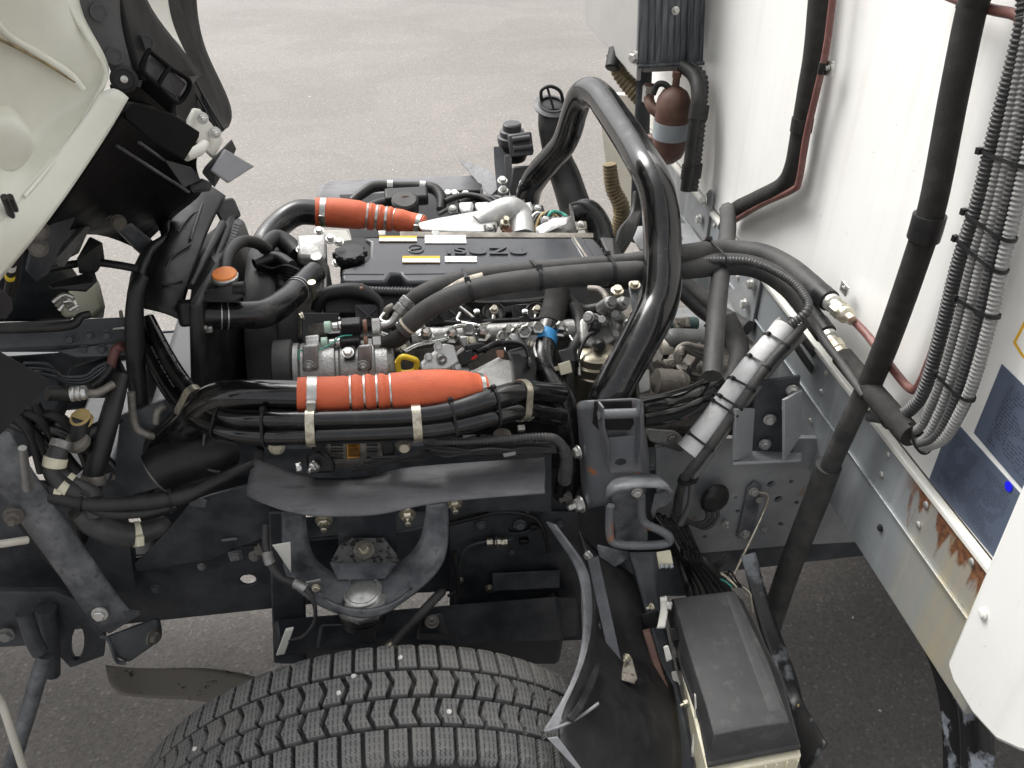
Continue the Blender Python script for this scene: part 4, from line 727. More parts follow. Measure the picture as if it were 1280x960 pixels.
for q, ms in ((((474, 296), (521, 296), (521, 303), (474, 303)), ('print_yellow', 'print_white')), (((531, 295), (582, 295), (583, 305), (531, 305)), ('print_white', None)), (((503, 321), (550, 321), (550, 329.5), (503, 329.5)), ('print_yellow', 'print_white')), (((556, 321.5), (596, 321.5), (596, 328.5), (556, 328.5)), ('print_white', None))):
    P = [on_cover(x, y) + cn*.0024 for x, y in q]; o = plate('warning_label', ms[0], P, .001, parent=cover, bev=0)
    if ms[1]:
        lo = .45; plate('warning_label', ms[1], [P[0].lerp(P[3], lo) + cn*.0012, P[1].lerp(P[2], lo) + cn*.0012, P[2] + cn*.0012, P[3] + cn*.0012], .001, parent=cover, bev=0)
# raised lettering
def letters(body, p, ux, uy, size, depth, m, parent, name='raised_lettering'):
    f = bpy.data.curves.new('text', 'FONT'); f.body = body; f.size = size; f.extrude = depth; f.bevel_depth = 0; f.space_character = 1.1; f.offset = .0006
    t = bpy.data.objects.new('text', f); COL.objects.link(t); dg = bpy.context.evaluated_depsgraph_get(); me = bpy.data.meshes.new_from_object(t.evaluated_get(dg)); bpy.data.objects.remove(t)
    N = ux.cross(uy); M = Matrix((ux, uy, N)).transposed().to_4x4(); M.translation = p; me.transform(M @ Matrix.Diagonal((1.5, .95, 1, 1))); return link(name, me, m, parent)
letters('ISUZU', on_cover(557, 318.5) + cn*.0022, cu, cv_, .040, .0016, 'cover_grey', cover)
# emblem ring and initials beside the letters
e0 = on_cover(520, 312) + cn*.0012
bm = bmesh.new()
C_ = [e0 + (cu*math.cos(a*math.pi/12)*.016 + cv_*math.sin(a*math.pi/12)*.016) for a in range(25)]
link('emblem_ring', finish(sweep(C_, [.0013]*25, 6), 40), 'cover_grey', cover); bm.free()
tube('emblem_bar', 'cover_grey', [e0 - cu*.011 - cv_*.004, e0 + cu*.011 + cv_*.004], cover, r=.0013, n=6)
cp_ = thing('oil_filler_cap', 'black scalloped oil filler cap in the corner of the engine cover', 'cap')
s = mpp(pt((438, 316, .92)))
cap = lathe('cap_body', 'plastic', (438, 322, .92), (0, -.05, 1), [(17*s, -.012), (18.5*s, 0), (19*s, .004), (19*s, .012), (17.5*s, .016), (3*s, .0175)], cp_, 30)
for k in range(10): a = k*math.pi/5; lathe('grip', 'plastic', pt((438, 322, .92)) + Vector((math.cos(a)*18.5*s, math.sin(a)*18.5*s, .002)), (0, -.05, 1), [(.0055, 0), (.0055, .010), (.004, .012)], cp_, 8)
plate('recess_deck', 'plastic', [(430, 297, 1.0), (470, 297, 1.0), (470, 340, .90), (425, 340, .90)], .02, parent=en)
hull('cover_tail', 'plastic', [(750, 296, .985), (768, 297, .97), (785, 335, .90), (770, 338, .87), (752, 300, 1.03), (785, 335, .95), (760, 360, .87), (790, 355, .88)], en, .004)
# thermostat housing at the front end
hull('thermostat_housing', 'alu', [(372, 294, .96), (408, 292, .96), (408, 322, .90), (372, 320, .90), (372, 330, .90), (410, 345, .90), (372, 300, 1.02), (408, 300, 1.02)], en, .006)
lathe('pump_boss', 'alu', (398, 336, .885), (0, -.3, 1), [(.022, -.05), (.022, .0), (.018, .006), (.012, .03), (.011, .035)], en, 20)
hull('water_outlet', 'alu', [(378, 348, .86), (408, 338, .86), (410, 372, .80), (390, 380, .80), (378, 348, .90), (408, 338, .90)], en, .008)
hull('end_casting', 'alu_dirty', [(374, 345, .84), (402, 345, .84), (408, 420, .74), (372, 425, .74), (374, 345, .94), (402, 345, .94), (408, 430, .9), (372, 430, .9)], en, .008)
for x, y in ((399, 289), (424, 303), (421, 329), (413, 298), (376, 312)): bolt(en, (x, y, .93), (0, -.4, 1), .010, 'steel_bright')
plate('lifting_eye', 'white_plate', [(395, 288, .985), (432, 287, .985), (440, 300, .96), (410, 304, .955)], .004, parent=en)
# white inlet manifold and exhaust side behind the cover
hull('inlet_manifold', 'alu_bright', [(520, 278, 1.09), (545, 272, 1.10), (560, 292, 1.06), (622, 292, 1.05), (622, 258, 1.14), (580, 268, 1.13), (524, 288, 1.06), (545, 290, 1.20), (620, 285, 1.22)], en, .012)
tube('inlet_elbow', 'alu_bright', [(596, 280, 1.10, 12), (618, 268, 1.12, 16), (638, 263, 1.13, 17), (651, 272, 1.12, 16), (654, 296, 1.07, 15)], en, n=20)
hull('inlet_flange', 'alu_bright', [(650, 254, 1.14), (664, 252, 1.14), (668, 262, 1.12), (660, 272, 1.11), (645, 266, 1.12), (655, 258, 1.18), (664, 262, 1.18)], en, .005)
for x, y in ((583, 259), (603, 259)): hull('manifold_stub', 'alu_bright', [(x - 10, y - 6, 1.16), (x + 9, y - 7, 1.16), (x + 9, y + 7, 1.13), (x - 8, y + 8, 1.13), (x - 9, y - 4, 1.22), (x + 9, y - 4, 1.22)], en, .008)
hull('turbo_outlet', 'alu_bright', [(668, 284, 1.06), (690, 272, 1.08), (712, 270, 1.08), (712, 279, 1.06), (690, 283, 1.05), (672, 296, 1.03), (672, 296, 1.08), (712, 278, 1.12)], en, .006)
s = mpp(pt((700, 275, 1.2)))
lathe('turbo_housing', 'alu', (694, 288, 1.14), (.35, -.25, .9), [(30*s, -.06), (31*s, -.03), (30*s, .0), (26*s, .02), (20*s, .03), (10*s, .032)], en, 30)
lathe('turbo_body', 'grey_cast', (685, 300, 1.16), (1, 0, .1), [(.03, -.05), (.05, -.03), (.055, .0), (.05, .04), (.03, .05)], en, 24)
lathe('bolt_stub', 'zinc', (630, 282, 1.07), (.2, -.4, 1), [(.008, -.01), (.011, 0), (.011, .012), (.007, .013), (.007, .025)], en, 6, 20); lathe('bolt_stub', 'brown_washer', (634, 288, 1.06), (.2, -.4, 1), [(.012, -.004), (.012, .004)], en, 12)
for k in range(5): tube('small_pipe', ('steel_bright', 'plastic_grey', 'tan_plastic', 'rubber', 'green_wire')[k], [(660 + k*4, 290, 1.08, 2), (664 + k*6, 274 - k*2, 1.10, 2), (672 + k*7, 266, 1.11, 2), (684 + k*6, 270, 1.10, 2)], en, n=8)
plate('gasket_strip', 'alu_dirty', [(500, 289, 1.02), (742, 291, 1.02), (742, 297, 1.0), (500, 296, 1.0)], .01, parent=en)
for x in (473, 540): plate('clip', 'zinc_white', [(x, 288, 1.01), (x + 9, 288, 1.01), (x + 9, 294, 1.0), (x, 294, 1.0)], .006, parent=en)
# nearside of the head: black camshaft carrier with ribbed webs
plate('cam_carrier', 'plastic', [(405, 358, .80), (700, 356, .80), (790, 362, .82), (785, 385, .78), (700, 392, .76), (405, 392, .76)], .03, parent=en, bev=.004)
for x0, x1 in ((443, 478), (516, 552), (552, 590), (590, 612), (640, 668), (672, 700)):
    o = plate('web_panel', 'plastic_grey', [(x0, 381, .762), (x1, 380, .762), (x1 - 2, 408, .742), (x0 + 2, 409, .742)], .008, parent=en, bev=.001)
    tube('web_rib', 'plastic_grey', [(x0 + 3, 383, .757, 1.5), (x1 - 4, 406, .738, 1.5)], en, n=6); tube('web_rib', 'plastic_grey', [(x1 - 3, 382, .757, 1.5), (x0 + 4, 407, .738, 1.5)], en, n=6)
blk('lower_ledge', 'grey_cast', (560, 412, .735), (.42, .02, .012), parent=en)
for x in (617, 506, 670): s = .001; lathe('injector_seat', 'rubber', (x, 392, .742), (0, -.55, .8), [(.024, -.02), (.024, .006), (.020, .009), (.017, .004), (.010, .003)], en, 22); lathe('injector_nut', 'zinc', (x, 391, .738), (0, -.55, .8), [(.009, 0), (.009, .014), (.006, .016), (.006, .026)], en, 6, 20)
# common rail and injector pipes
tube('common_rail', 'alu', [(515, 424, .685, 13), (560, 420, .685, 13), (640, 416, .685, 13), (716, 412, .69, 13)], en, n=20)
for x, y in ((533, 418), (565, 418), (603, 416), (634, 414), (661, 412), (700, 410)):
    lathe('rail_nut', 'steel_bright', (x, y + 4, .668), (0, -.5, 1), [(.013, -.012), (.0155, -.01), (.0155, .004), (.011, .006), (.011, .022), (.006, .026)], en, 6, 20)
for a, b in ((565, 617), (603, 575), (640, 670), (533, 480)): tube('injector_pipe', 'steel_bright', [(a, 416, .665, 3), (a + (6 if b > a else -4), 408, .665, 3), ((a + b)/2 + 10, 407, .68, 3), (b - 2, 402, .705, 3), (b, 392, .73, 3)], en, r=.0042, n=10)
tube('injector_pipe', 'steel_bright', [(575, 384, .74, 3), (590, 396, .72, 3), (602, 406, .70, 3)], en, r=.0042, n=10); tube('fuel_rail', 'alu', [(640, 408, .70, 3), (682, 406, .70, 3), (712, 402, .70, 3)], en, r=.005, n=10)
hull('crank_case', 'alu_dirty', [(500, 430, .70), (720, 420, .72), (720, 520, .60), (500, 520, .60), (500, 430, .78), (720, 420, .78)], en, .01)
# silver pump housing, dipstick, connectors
hull('fuel_pump', 'alu_bright', [(523, 455, .59), (545, 438, .60), (556, 428, .61), (567, 430, .61), (575, 455, .58), (560, 464, .57), (525, 465, .57), (530, 450, .66), (570, 450, .66)], en, .007)
for x, y in ((548, 434), (553, 449), (536, 447)): bolt(en, (x, y, .59), (0, -.8, .6), .009, 'steel_bright')
lathe('pump_port', 'alu', (552, 449, .585), (.2, -1, .3), [(.009, -.01), (.009, .006), (.006, .006), (.005, .001)], en, 16)
hull('sensor', 'plastic', [(570, 442, .60), (590, 436, .60), (594, 452, .58), (574, 460, .58), (575, 442, .63), (592, 440, .63)], en, .003); tube('red_clip', 'red_plastic', [(590, 449, .575, 2), (596, 445, .575, 2)], en, n=6)
tube('sensor_stub', 'steel_bright', [(570, 444, .60, 3), (580, 436, .605, 3)], en, n=10); tube('sensor_plug', 'plastic', [(583, 436, .61, 5), (600, 434, .615, 6), (608, 437, .615, 5)], en)
dsk = thing('dipstick_handle', 'yellow oil dipstick ring handle beside the orange hose', 'dipstick')
P = [pt((x, y, .545)) for x, y in ((497, 452), (503, 446), (514, 448), (521, 452), (519, 462), (510, 466), (499, 464), (497, 452))]
link('ring', finish(sweep(resample(P, [.0052]*8, 5)[0], [.0052]*36, 10), 40), 'yellow_plastic', dsk); tube('stem', 'yellow_plastic', [(508, 466, .545, 4), (508, 476, .55, 3)], dsk, n=10)
# compressor
co = thing('compressor', 'silver air conditioning compressor with black pulley behind the orange hose', 'compressor')
s = mpp(pt((430, 460, .6)))
lathe('body', 'alu', (440, 462, .60), (1, 0, -.04), [(30*s, -65*s), (36*s, -60*s), (36*s, -20*s), (33*s, -18*s), (33*s, -15*s), (36*s, -12*s), (36*s, 20*s), (38*s, 22*s), (38*s, 28*s), (35*s, 30*s), (35*s, 44*s), (28*s, 52*s), (10*s, 54*s)], co, 40)
lathe('pulley', 'rubber_dusty', (357, 462, .60), (1, 0, -.04), [(10*s, -14*s), (34*s, -14*s), (37*s, -12*s), (37*s, 8*s), (34*s, 10*s), (20*s, 10*s)], co, 40); lathe('clutch_ring', 'alu', (372, 462, .60), (1, 0, -.04), [(31*s, -4*s), (33*s, -3*s), (33*s, 3*s), (31*s, 4*s)], co, 36)
for x, w_ in ((388, 10), (456, 9)):
    hull('mount_lug', 'alu', [(x - w_, 432, .555), (x + w_, 430, .555), (x + w_, 462, .545), (x - w_, 464, .545), (x - w_, 432, .60), (x + w_, 430, .60), (x + w_, 464, .58), (x - w_, 464, .58)], co, .004); bolt(co, (x - 2, 457, .535), (0, -1, .2), .010, 'alu', stud=True)
hull('slot_lug', 'alu', [(381, 420, .60), (399, 418, .60), (399, 440, .57), (381, 442, .57), (381, 420, .63), (399, 418, .63)], co, .003)
for i, (x, y) in enumerate(((406, 409), (402, 429))):
    ax = Vector((1, 0, .0)); Y = .625 - .02*i
    lathe('service_cap', 'mint_cap', (x, y, Y), ax, [(.009, -.001), (.0105, 0), (.0105, .010), (.009, .011)], co, 18)
    lathe('service_port', 'steel_bright', (x + 9, y, Y), ax, [(.006, 0), (.008, .002), (.008, .010), (.006, .012), (.010, .013), (.010, .02), (.007, .021)], co, 16)
    blk('port_block', 'plastic', (x + 33 + i*3, y - 1, Y), (.036, .026, .024), parent=co, bev=.003); lathe('washer', 'brown_washer', (x + 48 + i*5, y - 1, Y), ax, [(.012, 0), (.0125, .001), (.0125, .006), (.012, .007)], co, 18)
    lathe('union_nut', 'steel_bright', (x + 58 + i*5, y - 1, Y), ax, [(.011, 0), (.0145, .002), (.0145, .016), (.011, .018)], co, 6, 20)
hull('port_stand', 'plastic', [(430, 432, .59), (445, 431, .59), (443, 450, .56), (430, 452, .56), (432, 434, .62), (444, 434, .62)], co, .003); bolt(co, (435, 441, .565), (0, -.5, 1), .011, 'zinc_white')
plate('hanger', 'plastic', [(377, 391, .67), (425, 391, .67), (422, 402, .66), (386, 404, .66), (384, 428, .63), (378, 428, .63)], .004, parent=co); bolt(co, (378, 395, .665), (-1, -.5, 0), .008, 'zinc')
tube('clutch_wire', 'green_wire', [(374, 450, .56, 1), (374, 438, .57, 1), (390, 440, .57, 1), (410, 432, .58, 1), (425, 421, .60, 1), (440, 419, .61, 1)], co, n=6)
# pipes and looms on the head
def hose(name, m, pts, label, cat='hose', **k): return tube(name, m, pts, label=label, cat=cat, **k)
hose('loom', 'plastic', [(395, 388, .77, 7), (402, 372, .775, 8), (420, 364, .78, 9), (450, 364, .78, 10), (475, 378, .76, 6), (478, 396, .74, 5)], 'black taped loom below the engine cover front', 'wiring loom')
hose('loom', 'conduit_dark', [(450, 362, .785, 5.5), (480, 364, .785, 5.5), (520, 365, .785, 5.5), (560, 366, .79, 5.5)], 'black ribbed loom along the lower edge of the engine cover', 'wiring loom', corr=.006)
bt_ = blk('loom_joint', 'brown_washer', (452, 363, .778), (.008, .022, .022)); tag(bt_, 'brown joint sleeve on the ribbed loom below the cover', 'sleeve')
hose('heater_pipe', 'alu_dirty', [(480, 400, .735, 5), (484, 388, .74, 5), (492, 383, .745, 5)], 'short grey bent pipe beside the ribbed web panels', 'pipe', n=10)
for k in range(4): hose('wire', 'rubber', [(560 + k*8, 372 + k*2, .76, 2.5), (600, 378 + k*2, .755, 2.5), (650 + k*6, 376, .76, 2.5), (700, 370 + k*3, .77, 2.5)], 'thin black wire strung along the ribbed web panels', 'wire', n=6, group='wires along the head')
# blue-taped breather hose
bh = hose('breather_hose', 'hose_black', [(698, 360, .77, 13), (694, 382, .74, 14), (686, 408, .69, 15), (680, 430, .65, 15), (680, 455, .60, 15), (690, 478, .56, 16), (703, 500, .53, 17), (712, 530, .51, 17), (716, 575, .50, 16), (705, 620, .50, 14)], 'black hose with blue tape band running down beside the arch tube', n=20)
band('tape_band', 'blue_tape', bh, .26, .028, .0012, bh); band('ribbed_sleeve', 'foam_black', bh, .10, .09, .002, bh)
lo1 = hose('loom', 'rubber', [(716, 380, .74, 9), (724, 400, .71, 9), (722, 425, .67, 10), (712, 445, .63, 11), (708, 470, .58, 10), (712, 500, .55, 9)], 'thick black taped loom behind the blue taped hose', 'wiring loom')
pg = thing('loom_plug', 'cream plug on a black connector beside the arch tube', 'plug'); hull('plug', 'cream_plastic', [(697, 455, .56), (712, 450, .56), (716, 466, .55), (701, 470, .55), (699, 457, .60), (714, 454, .60)], pg, .002); hull('plug_tab', 'cream_plastic', [(692, 459, .56), (699, 457, .56), (700, 463, .56), (694, 464, .56), (695, 460, .58)], pg, .001); hull('connector', 'plastic', [(697, 438, .60), (716, 434, .60), (720, 452, .57), (702, 456, .57), (700, 440, .64), (718, 440, .64)], pg, .003)
# fuel filter, fittings right of it
ff = thing('fuel_filter', 'gold metal fuel filter canister with cast alloy head beside the arch tube', 'filter')
s = mpp(pt((740, 460, .63)))
lathe('canister', 'filter_gold', (742, 492, .63), (0, 0, 1), [(20*s, -.05), (27*s, -.045), (28*s, .02), (28*s, .055), (31*s, .056), (31*s, .062), (29*s, .064), (29*s, .076), (31*s, .078), (31*s, .084), (27*s, .086), (26*s, .10), (20*s, .105)], ff, 32)
hull('head', 'alu', [(722, 398, .70), (745, 390, .71), (762, 400, .70), (770, 425, .65), (752, 438, .63), (724, 430, .64), (725, 400, .76), (765, 410, .76), (730, 440, .70)], ff, .008)
for i, (x, y, r_) in enumerate(((738, 398, .012), (755, 402, .010), (766, 420, .010), (772, 395, .011), (760, 380, .013), (775, 380, .012), (783, 408, .012))): lathe('boss', 'alu', (x, y, .68), (random.uniform(-.5, .5), -.7, .7), [(r_, -.03), (r_, .012), (r_*.7, .014), (r_*.7, .022)], ff, 14)
tube('sensor_wire', 'rubber', [(748, 413, .66, 2.6), (735, 420, .64, 2.6), (726, 436, .62, 2.6), (722, 452, .60, 2.6)], ff, n=8); lathe('sensor_top', 'plastic', (743, 410, .665), (.1, -.6, 1), [(.011, -.02), (.012, 0), (.009, .012), (.004, .014)], ff, 16); lathe('knob', 'rubber', (750, 432, .62), (0, -1, .4), [(.011, -.02), (.012, 0), (.008, .008)], ff, 16)
hose('fuel_hose', 'rubber', [(707, 366, .765, 5.5), (716, 378, .75, 5.5), (730, 386, .74, 5.5), (748, 384, .735, 6)], 'short black fuel hose running to the filter head'); hose('fuel_hose', 'alu_dirty', [(735, 361, .78, 4.5), (748, 362, .77, 4.5), (757, 370, .75, 4.5), (758, 378, .73, 4)], 'grey bent fuel pipe above the filter head', n=10)
lathe('nut_top', 'zinc', (771, 366, .76), (0, -.3, 1), [(.011, -.02), (.013, 0), (.013, .008), (.008, .009), (.008, .016)], ff, 12)
eb = thing('engine_bracket', 'blue grey engine lifting bracket behind the filter head', 'bracket'); hull('bracket', 'bracket_paint', [(785, 358, .76), (803, 355, .76), (806, 385, .72), (792, 398, .70), (788, 360, .80), (806, 385, .78)], eb, .004); bolt(eb, (793, 356, .755), (0, -.4, 1), .012, 'zinc')
# throttle body
tb = thing('throttle_body', 'silver ribbed throttle casting at the end of the near orange hose', 'throttle body')
hull('casting', 'alu', [(585, 470, .44), (598, 462, .50), (622, 447, .54), (640, 450, .53), (644, 475, .46), (640, 490, .43), (610, 493, .42), (590, 490, .42), (600, 470, .56), (640, 465, .56)], tb, .006)
tube('rib', 'alu', [(588, 467, .48, 3), (605, 460, .505, 3), (624, 449, .53, 3)], tb, n=8); hull('top_flange', 'alu', [(586, 466, .485), (600, 459, .515), (625, 445, .545), (630, 449, .535), (606, 466, .50), (592, 472, .475)], tb, .002)
plate('copper_tab', 'brown_washer', [(620, 438, .545), (630, 437, .545), (630, 447, .535), (622, 447, .535)], .004, parent=tb)
bw = thing('black_actuator', 'black plastic actuator with wiring behind the throttle casting', 'actuator'); hull('body', 'plastic', [(632, 438, .58), (662, 430, .60), (672, 455, .56), (668, 490, .50), (645, 490, .48), (640, 450, .55), (660, 450, .65)], bw, .006); hull('cover', 'plastic_grey', [(636, 441, .57), (656, 436, .58), (660, 446, .565), (640, 450, .56)], bw, .002)
for k in range(5): tube('wire', ('plastic', 'hose_black', 'rubber', 'plastic', 'rubber')[k], [(596 + k*3, 440 - k, .60, 3.2), (615 + k*2, 432 - k, .615, 3.2), (640, 428 + k*2, .615, 3.5), (658, 434 + k*4, .59, 3.5), (664, 456, .55 - k*.005, 3.5)], bw, n=8)
band('tape', 'paper_tape', COL.objects[[c.name for c in bw.children if c.name.startswith('wire')][1]], .72, .014, .002, bw)
# gearbox side behind the arch
gb = thing('gearbox', 'dusty cast alloy gearbox behind the arch tube', 'gearbox')
hull('bell', 'alu_dirty', [(790, 440, .78), (840, 470, .72), (870, 470, .76), (880, 540, .66), (800, 540, .62), (790, 450, .95), (880, 480, 1.0), (870, 545, .9)], gb, .012); blk('case', 'alu_dirty', Vector((.72, .95, .72)), (.45, .36, .34), parent=gb, bev=.03)
hull('mount_foot', 'alu', [(795, 458, .66), (812, 462, .66), (814, 490, .62), (798, 495, .62), (797, 460, .72), (812, 480, .70)], gb, .005)
tube('shift_body', 'alu_dirty', [(820, 476, .66, 16), (845, 478, .66, 16), (856, 480, .66, 13)], gb, n=20); lathe('shift_ring', 'alu_dirty', (850, 478, .66), (1, 0, 0), [(.024, -.005), (.026, -.003), (.026, .004), (.024, .006)], gb, 20)
for k, (a, b) in enumerate((((818, 450), (880, 480)), ((815, 470), (862, 495)), ((826, 462), (876, 470)))): tube('casting_rib', 'alu_dirty', [(*a, .70, 3), (*b, .70, 3)], gb, n=8)
hose('air_cylinder', 'green_paint', [(838, 407, .80, 8), (842, 406, .80, 9), (866, 405, .80, 9), (871, 405, .80, 8)], 'small dark green cylinder behind the arch tube', 'cylinder'); hose('starter_motor', 'grey_cast', [(840, 425, .76, 13), (845, 424, .76, 14), (890, 426, .76, 14)], 'grey motor body with pale end cap behind the arch tube', 'motor'); lathe('end_cap', 'cream', (826, 434, .755), (1, .0, .05), [(.014, 0), (.018, .001), (.018, .022), (.016, .024)], COL.objects['starter_motor'], 20)
for k in range(3): hose('grey_pipe', 'alu_dirty', [(848 + k*2, 456 - k*6, .70, 4), (846 + k*3, 440 - k*2, .71, 4), (856 + k*3, 431 + k*4, .72, 4), (872, 434 + k*5, .72, 4), (892, 438 + k*9, .72, 4)], 'grey bent pipe on the gearbox', 'pipe', n=10, group='pipes on the gearbox')
lathe('pipe_cap', 'alu_dirty', (851, 462, .695), (0, -.3, 1), [(.013, -.012), (.016, -.008), (.016, .0), (.012, .004), (.012, .012), (.006, .014)], gb, 16)
hose('vent_hose', 'rubber_dusty', [(908, 395, .80, 12), (920, 425, .76, 13), (924, 450, .72, 13), (910, 478, .68, 12), (880, 500, .64, 11)], 'dusty grey hose curving below the box rail'); hose('vent_hose', 'rubber_dusty', [(850, 350, .95, 11), (880, 375, .90, 11), (905, 395, .86, 11), (935, 410, .80, 10)], 'dusty grey hose crossing under the insulated hoses'); hose('vent_hose', 'rubber', [(848, 362, .92, 8), (875, 388, .88, 8), (895, 402, .85, 8)], 'thin black hose crossing under the insulated hoses')
hose('cooling_hose', 'gloss_black', [(796, 515, .47, 17), (830, 508, .50, 17), (870, 495, .52, 16), (895, 478, .56, 14)], 'glossy black twin hose behind the arch bracket', n=18); hose('cooling_hose', 'gloss_black', [(800, 524, .455, 12), (835, 518, .48, 12), (870, 505, .50, 11), (893, 490, .53, 10)], 'lower thinner glossy black hose behind the arch bracket', n=16)
plate('tag_card', 'pink_tag', [(840, 520, .56), (858, 517, .56), (861, 523, .56), (842, 526, .56)], .001, parent=gb, bev=0); hull('hanger', 'grey_cast', [(806, 535, .52), (845, 538, .52), (862, 556, .50), (850, 566, .50), (812, 552, .50), (808, 536, .54), (862, 556, .53)], gb, .004); bolt(gb, (840, 548, .505), (0, -1, .2), .011, 'alu_dirty')
# ---------------------------------------------------------------- charge-air hoses
def orange(pts, label, t0, ts, near):
    o = tube('silicone_hose', 'orange_silicone', pts, n=28, sub=14, label=label, cat='hose')
    for t in ts: band('wire_ring', 'steel_bright', o, t, .004, .0012, o, 28)
    return o
oh = orange([(372, 493, 0.415, 21.5), (384, 493, 0.415, 22), (410, 493, 0.415, 22.5), (428, 492.6, 0.415, 23), (436, 492.4, 0.415, 22), (444.5, 492.0, 0.415, 24.3), (453, 491.79999999999995, 0.415, 22), (460.5, 491.4, 0.415, 24.3), (468, 491.2, 0.415, 22), (476.5, 490.8, 0.415, 24.3), (485, 490.59999999999997, 0.415, 22), (494, 490, 0.415, 24.5), (520, 488, 0.415, 25.5), (550, 487, 0.417, 25.5), (576, 487, 0.422, 24), (592, 487.5, 0.427, 21.5), (604, 488, 0.43, 20)], 'near orange silicone hose with wire rings above the twin black hoses', .1, (.276, .349, .414, .487), 1)
clip('hose_clip', 'steel_bright', oh, .075, .016, oh); clip('hose_clip', 'steel_bright', oh, .97, .008, oh)
tube('charge_pipe', 'gloss_black', [(200, 560, .50, 24), (235, 530, .47, 24), (268, 502, .45, 23), (300, 494, .43, 20), (375, 495, .415, 20)], n=24, label='black steel charge pipe feeding the near orange hose', cat='pipe')
of = orange([(394, 265, 1.17, 17.5), (402, 265.3, 1.17, 18), (425, 266.5, 1.165, 18.5), (446, 268.5, 1.16, 18), (458, 270.0, 1.158, 15.8), (464.0, 270.8, 1.157, 17.0), (470, 271.5, 1.155, 15.100000000000001), (475.5, 272.3, 1.1540000000000001, 16.3), (481, 273.0, 1.152, 14.4), (487.0, 273.8, 1.151, 15.6), (493, 274.5, 1.149, 13.700000000000001), (500, 275.6, 1.145, 14.2), (515, 278.5, 1.14, 12.8), (530, 281, 1.13, 11.5)], 'far orange silicone hose tapering into the white inlet manifold', .1, (.47, .559, .64, .728), 0)
clip('hose_clip', 'steel_bright', of, .08, .014, of); clip('hose_clip', 'steel_bright', of, .96, .012, of)
tube('charge_pipe', 'hose_black', [(396, 266, 1.17, 16), (372, 266, 1.17, 16), (350, 280, 1.14, 16), (332, 302, 1.08, 16), (325, 330, 1.02, 15)], n=22, label='black bent pipe feeding the far orange hose', cat='pipe')
# ---------------------------------------------------------------- twin glossy hoses along the near side
ta = tube('coolant_hose', 'gloss_black', [(184, 398, .62, 9), (200, 430, .58, 9.5), (222, 468, .52, 10), (248, 500, .46, 11), (285, 520, .41, 12), (330, 524, .385, 12), (400, 524, .375, 12), (500, 521, .37, 12.5), (560, 514, .375, 13), (610, 500, .39, 13.5), (650, 490, .42, 14), (700, 492, .47, 13)], n=20, label='upper glossy black hose of the pair clamped below the near orange hose', cat='hose')
tb_ = tube('coolant_hose', 'gloss_black', [(172, 408, .62, 8), (188, 445, .57, 9), (212, 488, .51, 10), (240, 520, .45, 11), (280, 538, .40, 12), (330, 545, .375, 12), (400, 544, .365, 12), (500, 540, .36, 12.5), (560, 534, .365, 13), (610, 522, .38, 13), (655, 512, .41, 13), (700, 520, .46, 12)], n=20, label='lower glossy black hose of the pair clamped above the alternator', cat='hose')
for t, lab in ((.215, 'zinc strap round the twin hoses where they slope beside the fan shroud'), (.475, 'zinc strap round the twin hoses next to the orange hose clip'), (.665, 'zinc strap round the twin hoses at the middle of the orange hose'), (.885, 'zinc strap round the twin hoses beside the throttle casting')):
    tie('hose_strap', 'zinc', [ta, tb_], t, .014, .002, head=False, label=lab, cat='strap', group='straps on the twin hoses')
for t in (.30, .39, .73, .815): tie('zip_tie', 'plastic', [ta, tb_], t, .0045, .002, label='thin black zip tie round the twin glossy hoses', cat='zip tie', group='zip ties on the twin hoses')
for i, (a, b) in enumerate((((190, 408), (244, 498)), ((183, 420), (212, 475)))):
    pass
st = thing('strap_foot', 'zinc foot of the hose strap with bolt beside the ribbed loom', 'strap foot'); plate('foot', 'zinc', [(646, 516, .40), (662, 515, .42), (672, 521, .41), (662, 526, .40), (650, 524, .39)], .003, parent=st); bolt(st, (662, 519, .405), (0, -.3, 1), .009, 'steel_bright')
lathe('stub', 'zinc', (505, 556, .36), (0, -1, .1), [(.007, 0), (.012, .002), (.012, .005), (.008, .012)], st, 14)
# ---------------------------------------------------------------- alternator and bracketry below the hoses
al = thing('alternator', 'silver slotted alternator with copper windings under the twin hoses', 'alternator')
hull('case', 'alu_dirty', [(408, 548, .45), (478, 546, .45), (480, 580, .43), (410, 584, .43), (408, 548, .60), (478, 546, .60), (480, 582, .58), (410, 586, .58)], al, .006)
plate('winding', 'copper_wire', [(433, 551, .443), (450, 551, .443), (450, 573, .428), (433, 574, .428)], .006, parent=al)
for k in range(4): tube('winding_coil', 'copper_wire', [(435, 554 + k*5, .437 - k*.003, 2), (449, 554 + k*5, .437 - k*.003, 2)], al, n=6)
for sx_, w_ in ((422, 9), (466, 8)):
    for k in range(3): tube('slot', 'plastic', [(sx_ - w_, 555 + k*8, .441 - k*.006, 2.6), (sx_ + w_ - 2, 555 + k*8, .441 - k*.006, 2.6)], al, n=8)
hull('regulator', 'plastic', [(477, 548, .42), (492, 546, .42), (494, 572, .41), (478, 574, .41), (478, 548, .46), (492, 548, .46)], al, .003)
hull('tensioner', 'plastic', [(382, 568, .42), (400, 562, .42), (418, 575, .41), (420, 592, .40), (385, 594, .40), (384, 568, .47), (418, 577, .46)], al, .006); bolt(al, (393, 583, .395), (-.6, -1, .1), .011, 'steel_bright', stud=True); bolt(al, (376, 584, .41), (-1, -.2, 0), .011, 'steel_bright'); bolt(al, (346, 559, .45), (0, -1, .2), .014, 'zinc')
hull('bracket', 'plastic', [(392, 552, .40), (407, 550, .40), (406, 562, .40), (388, 566, .40), (392, 552, .44), (407, 552, .44)], al, .003)
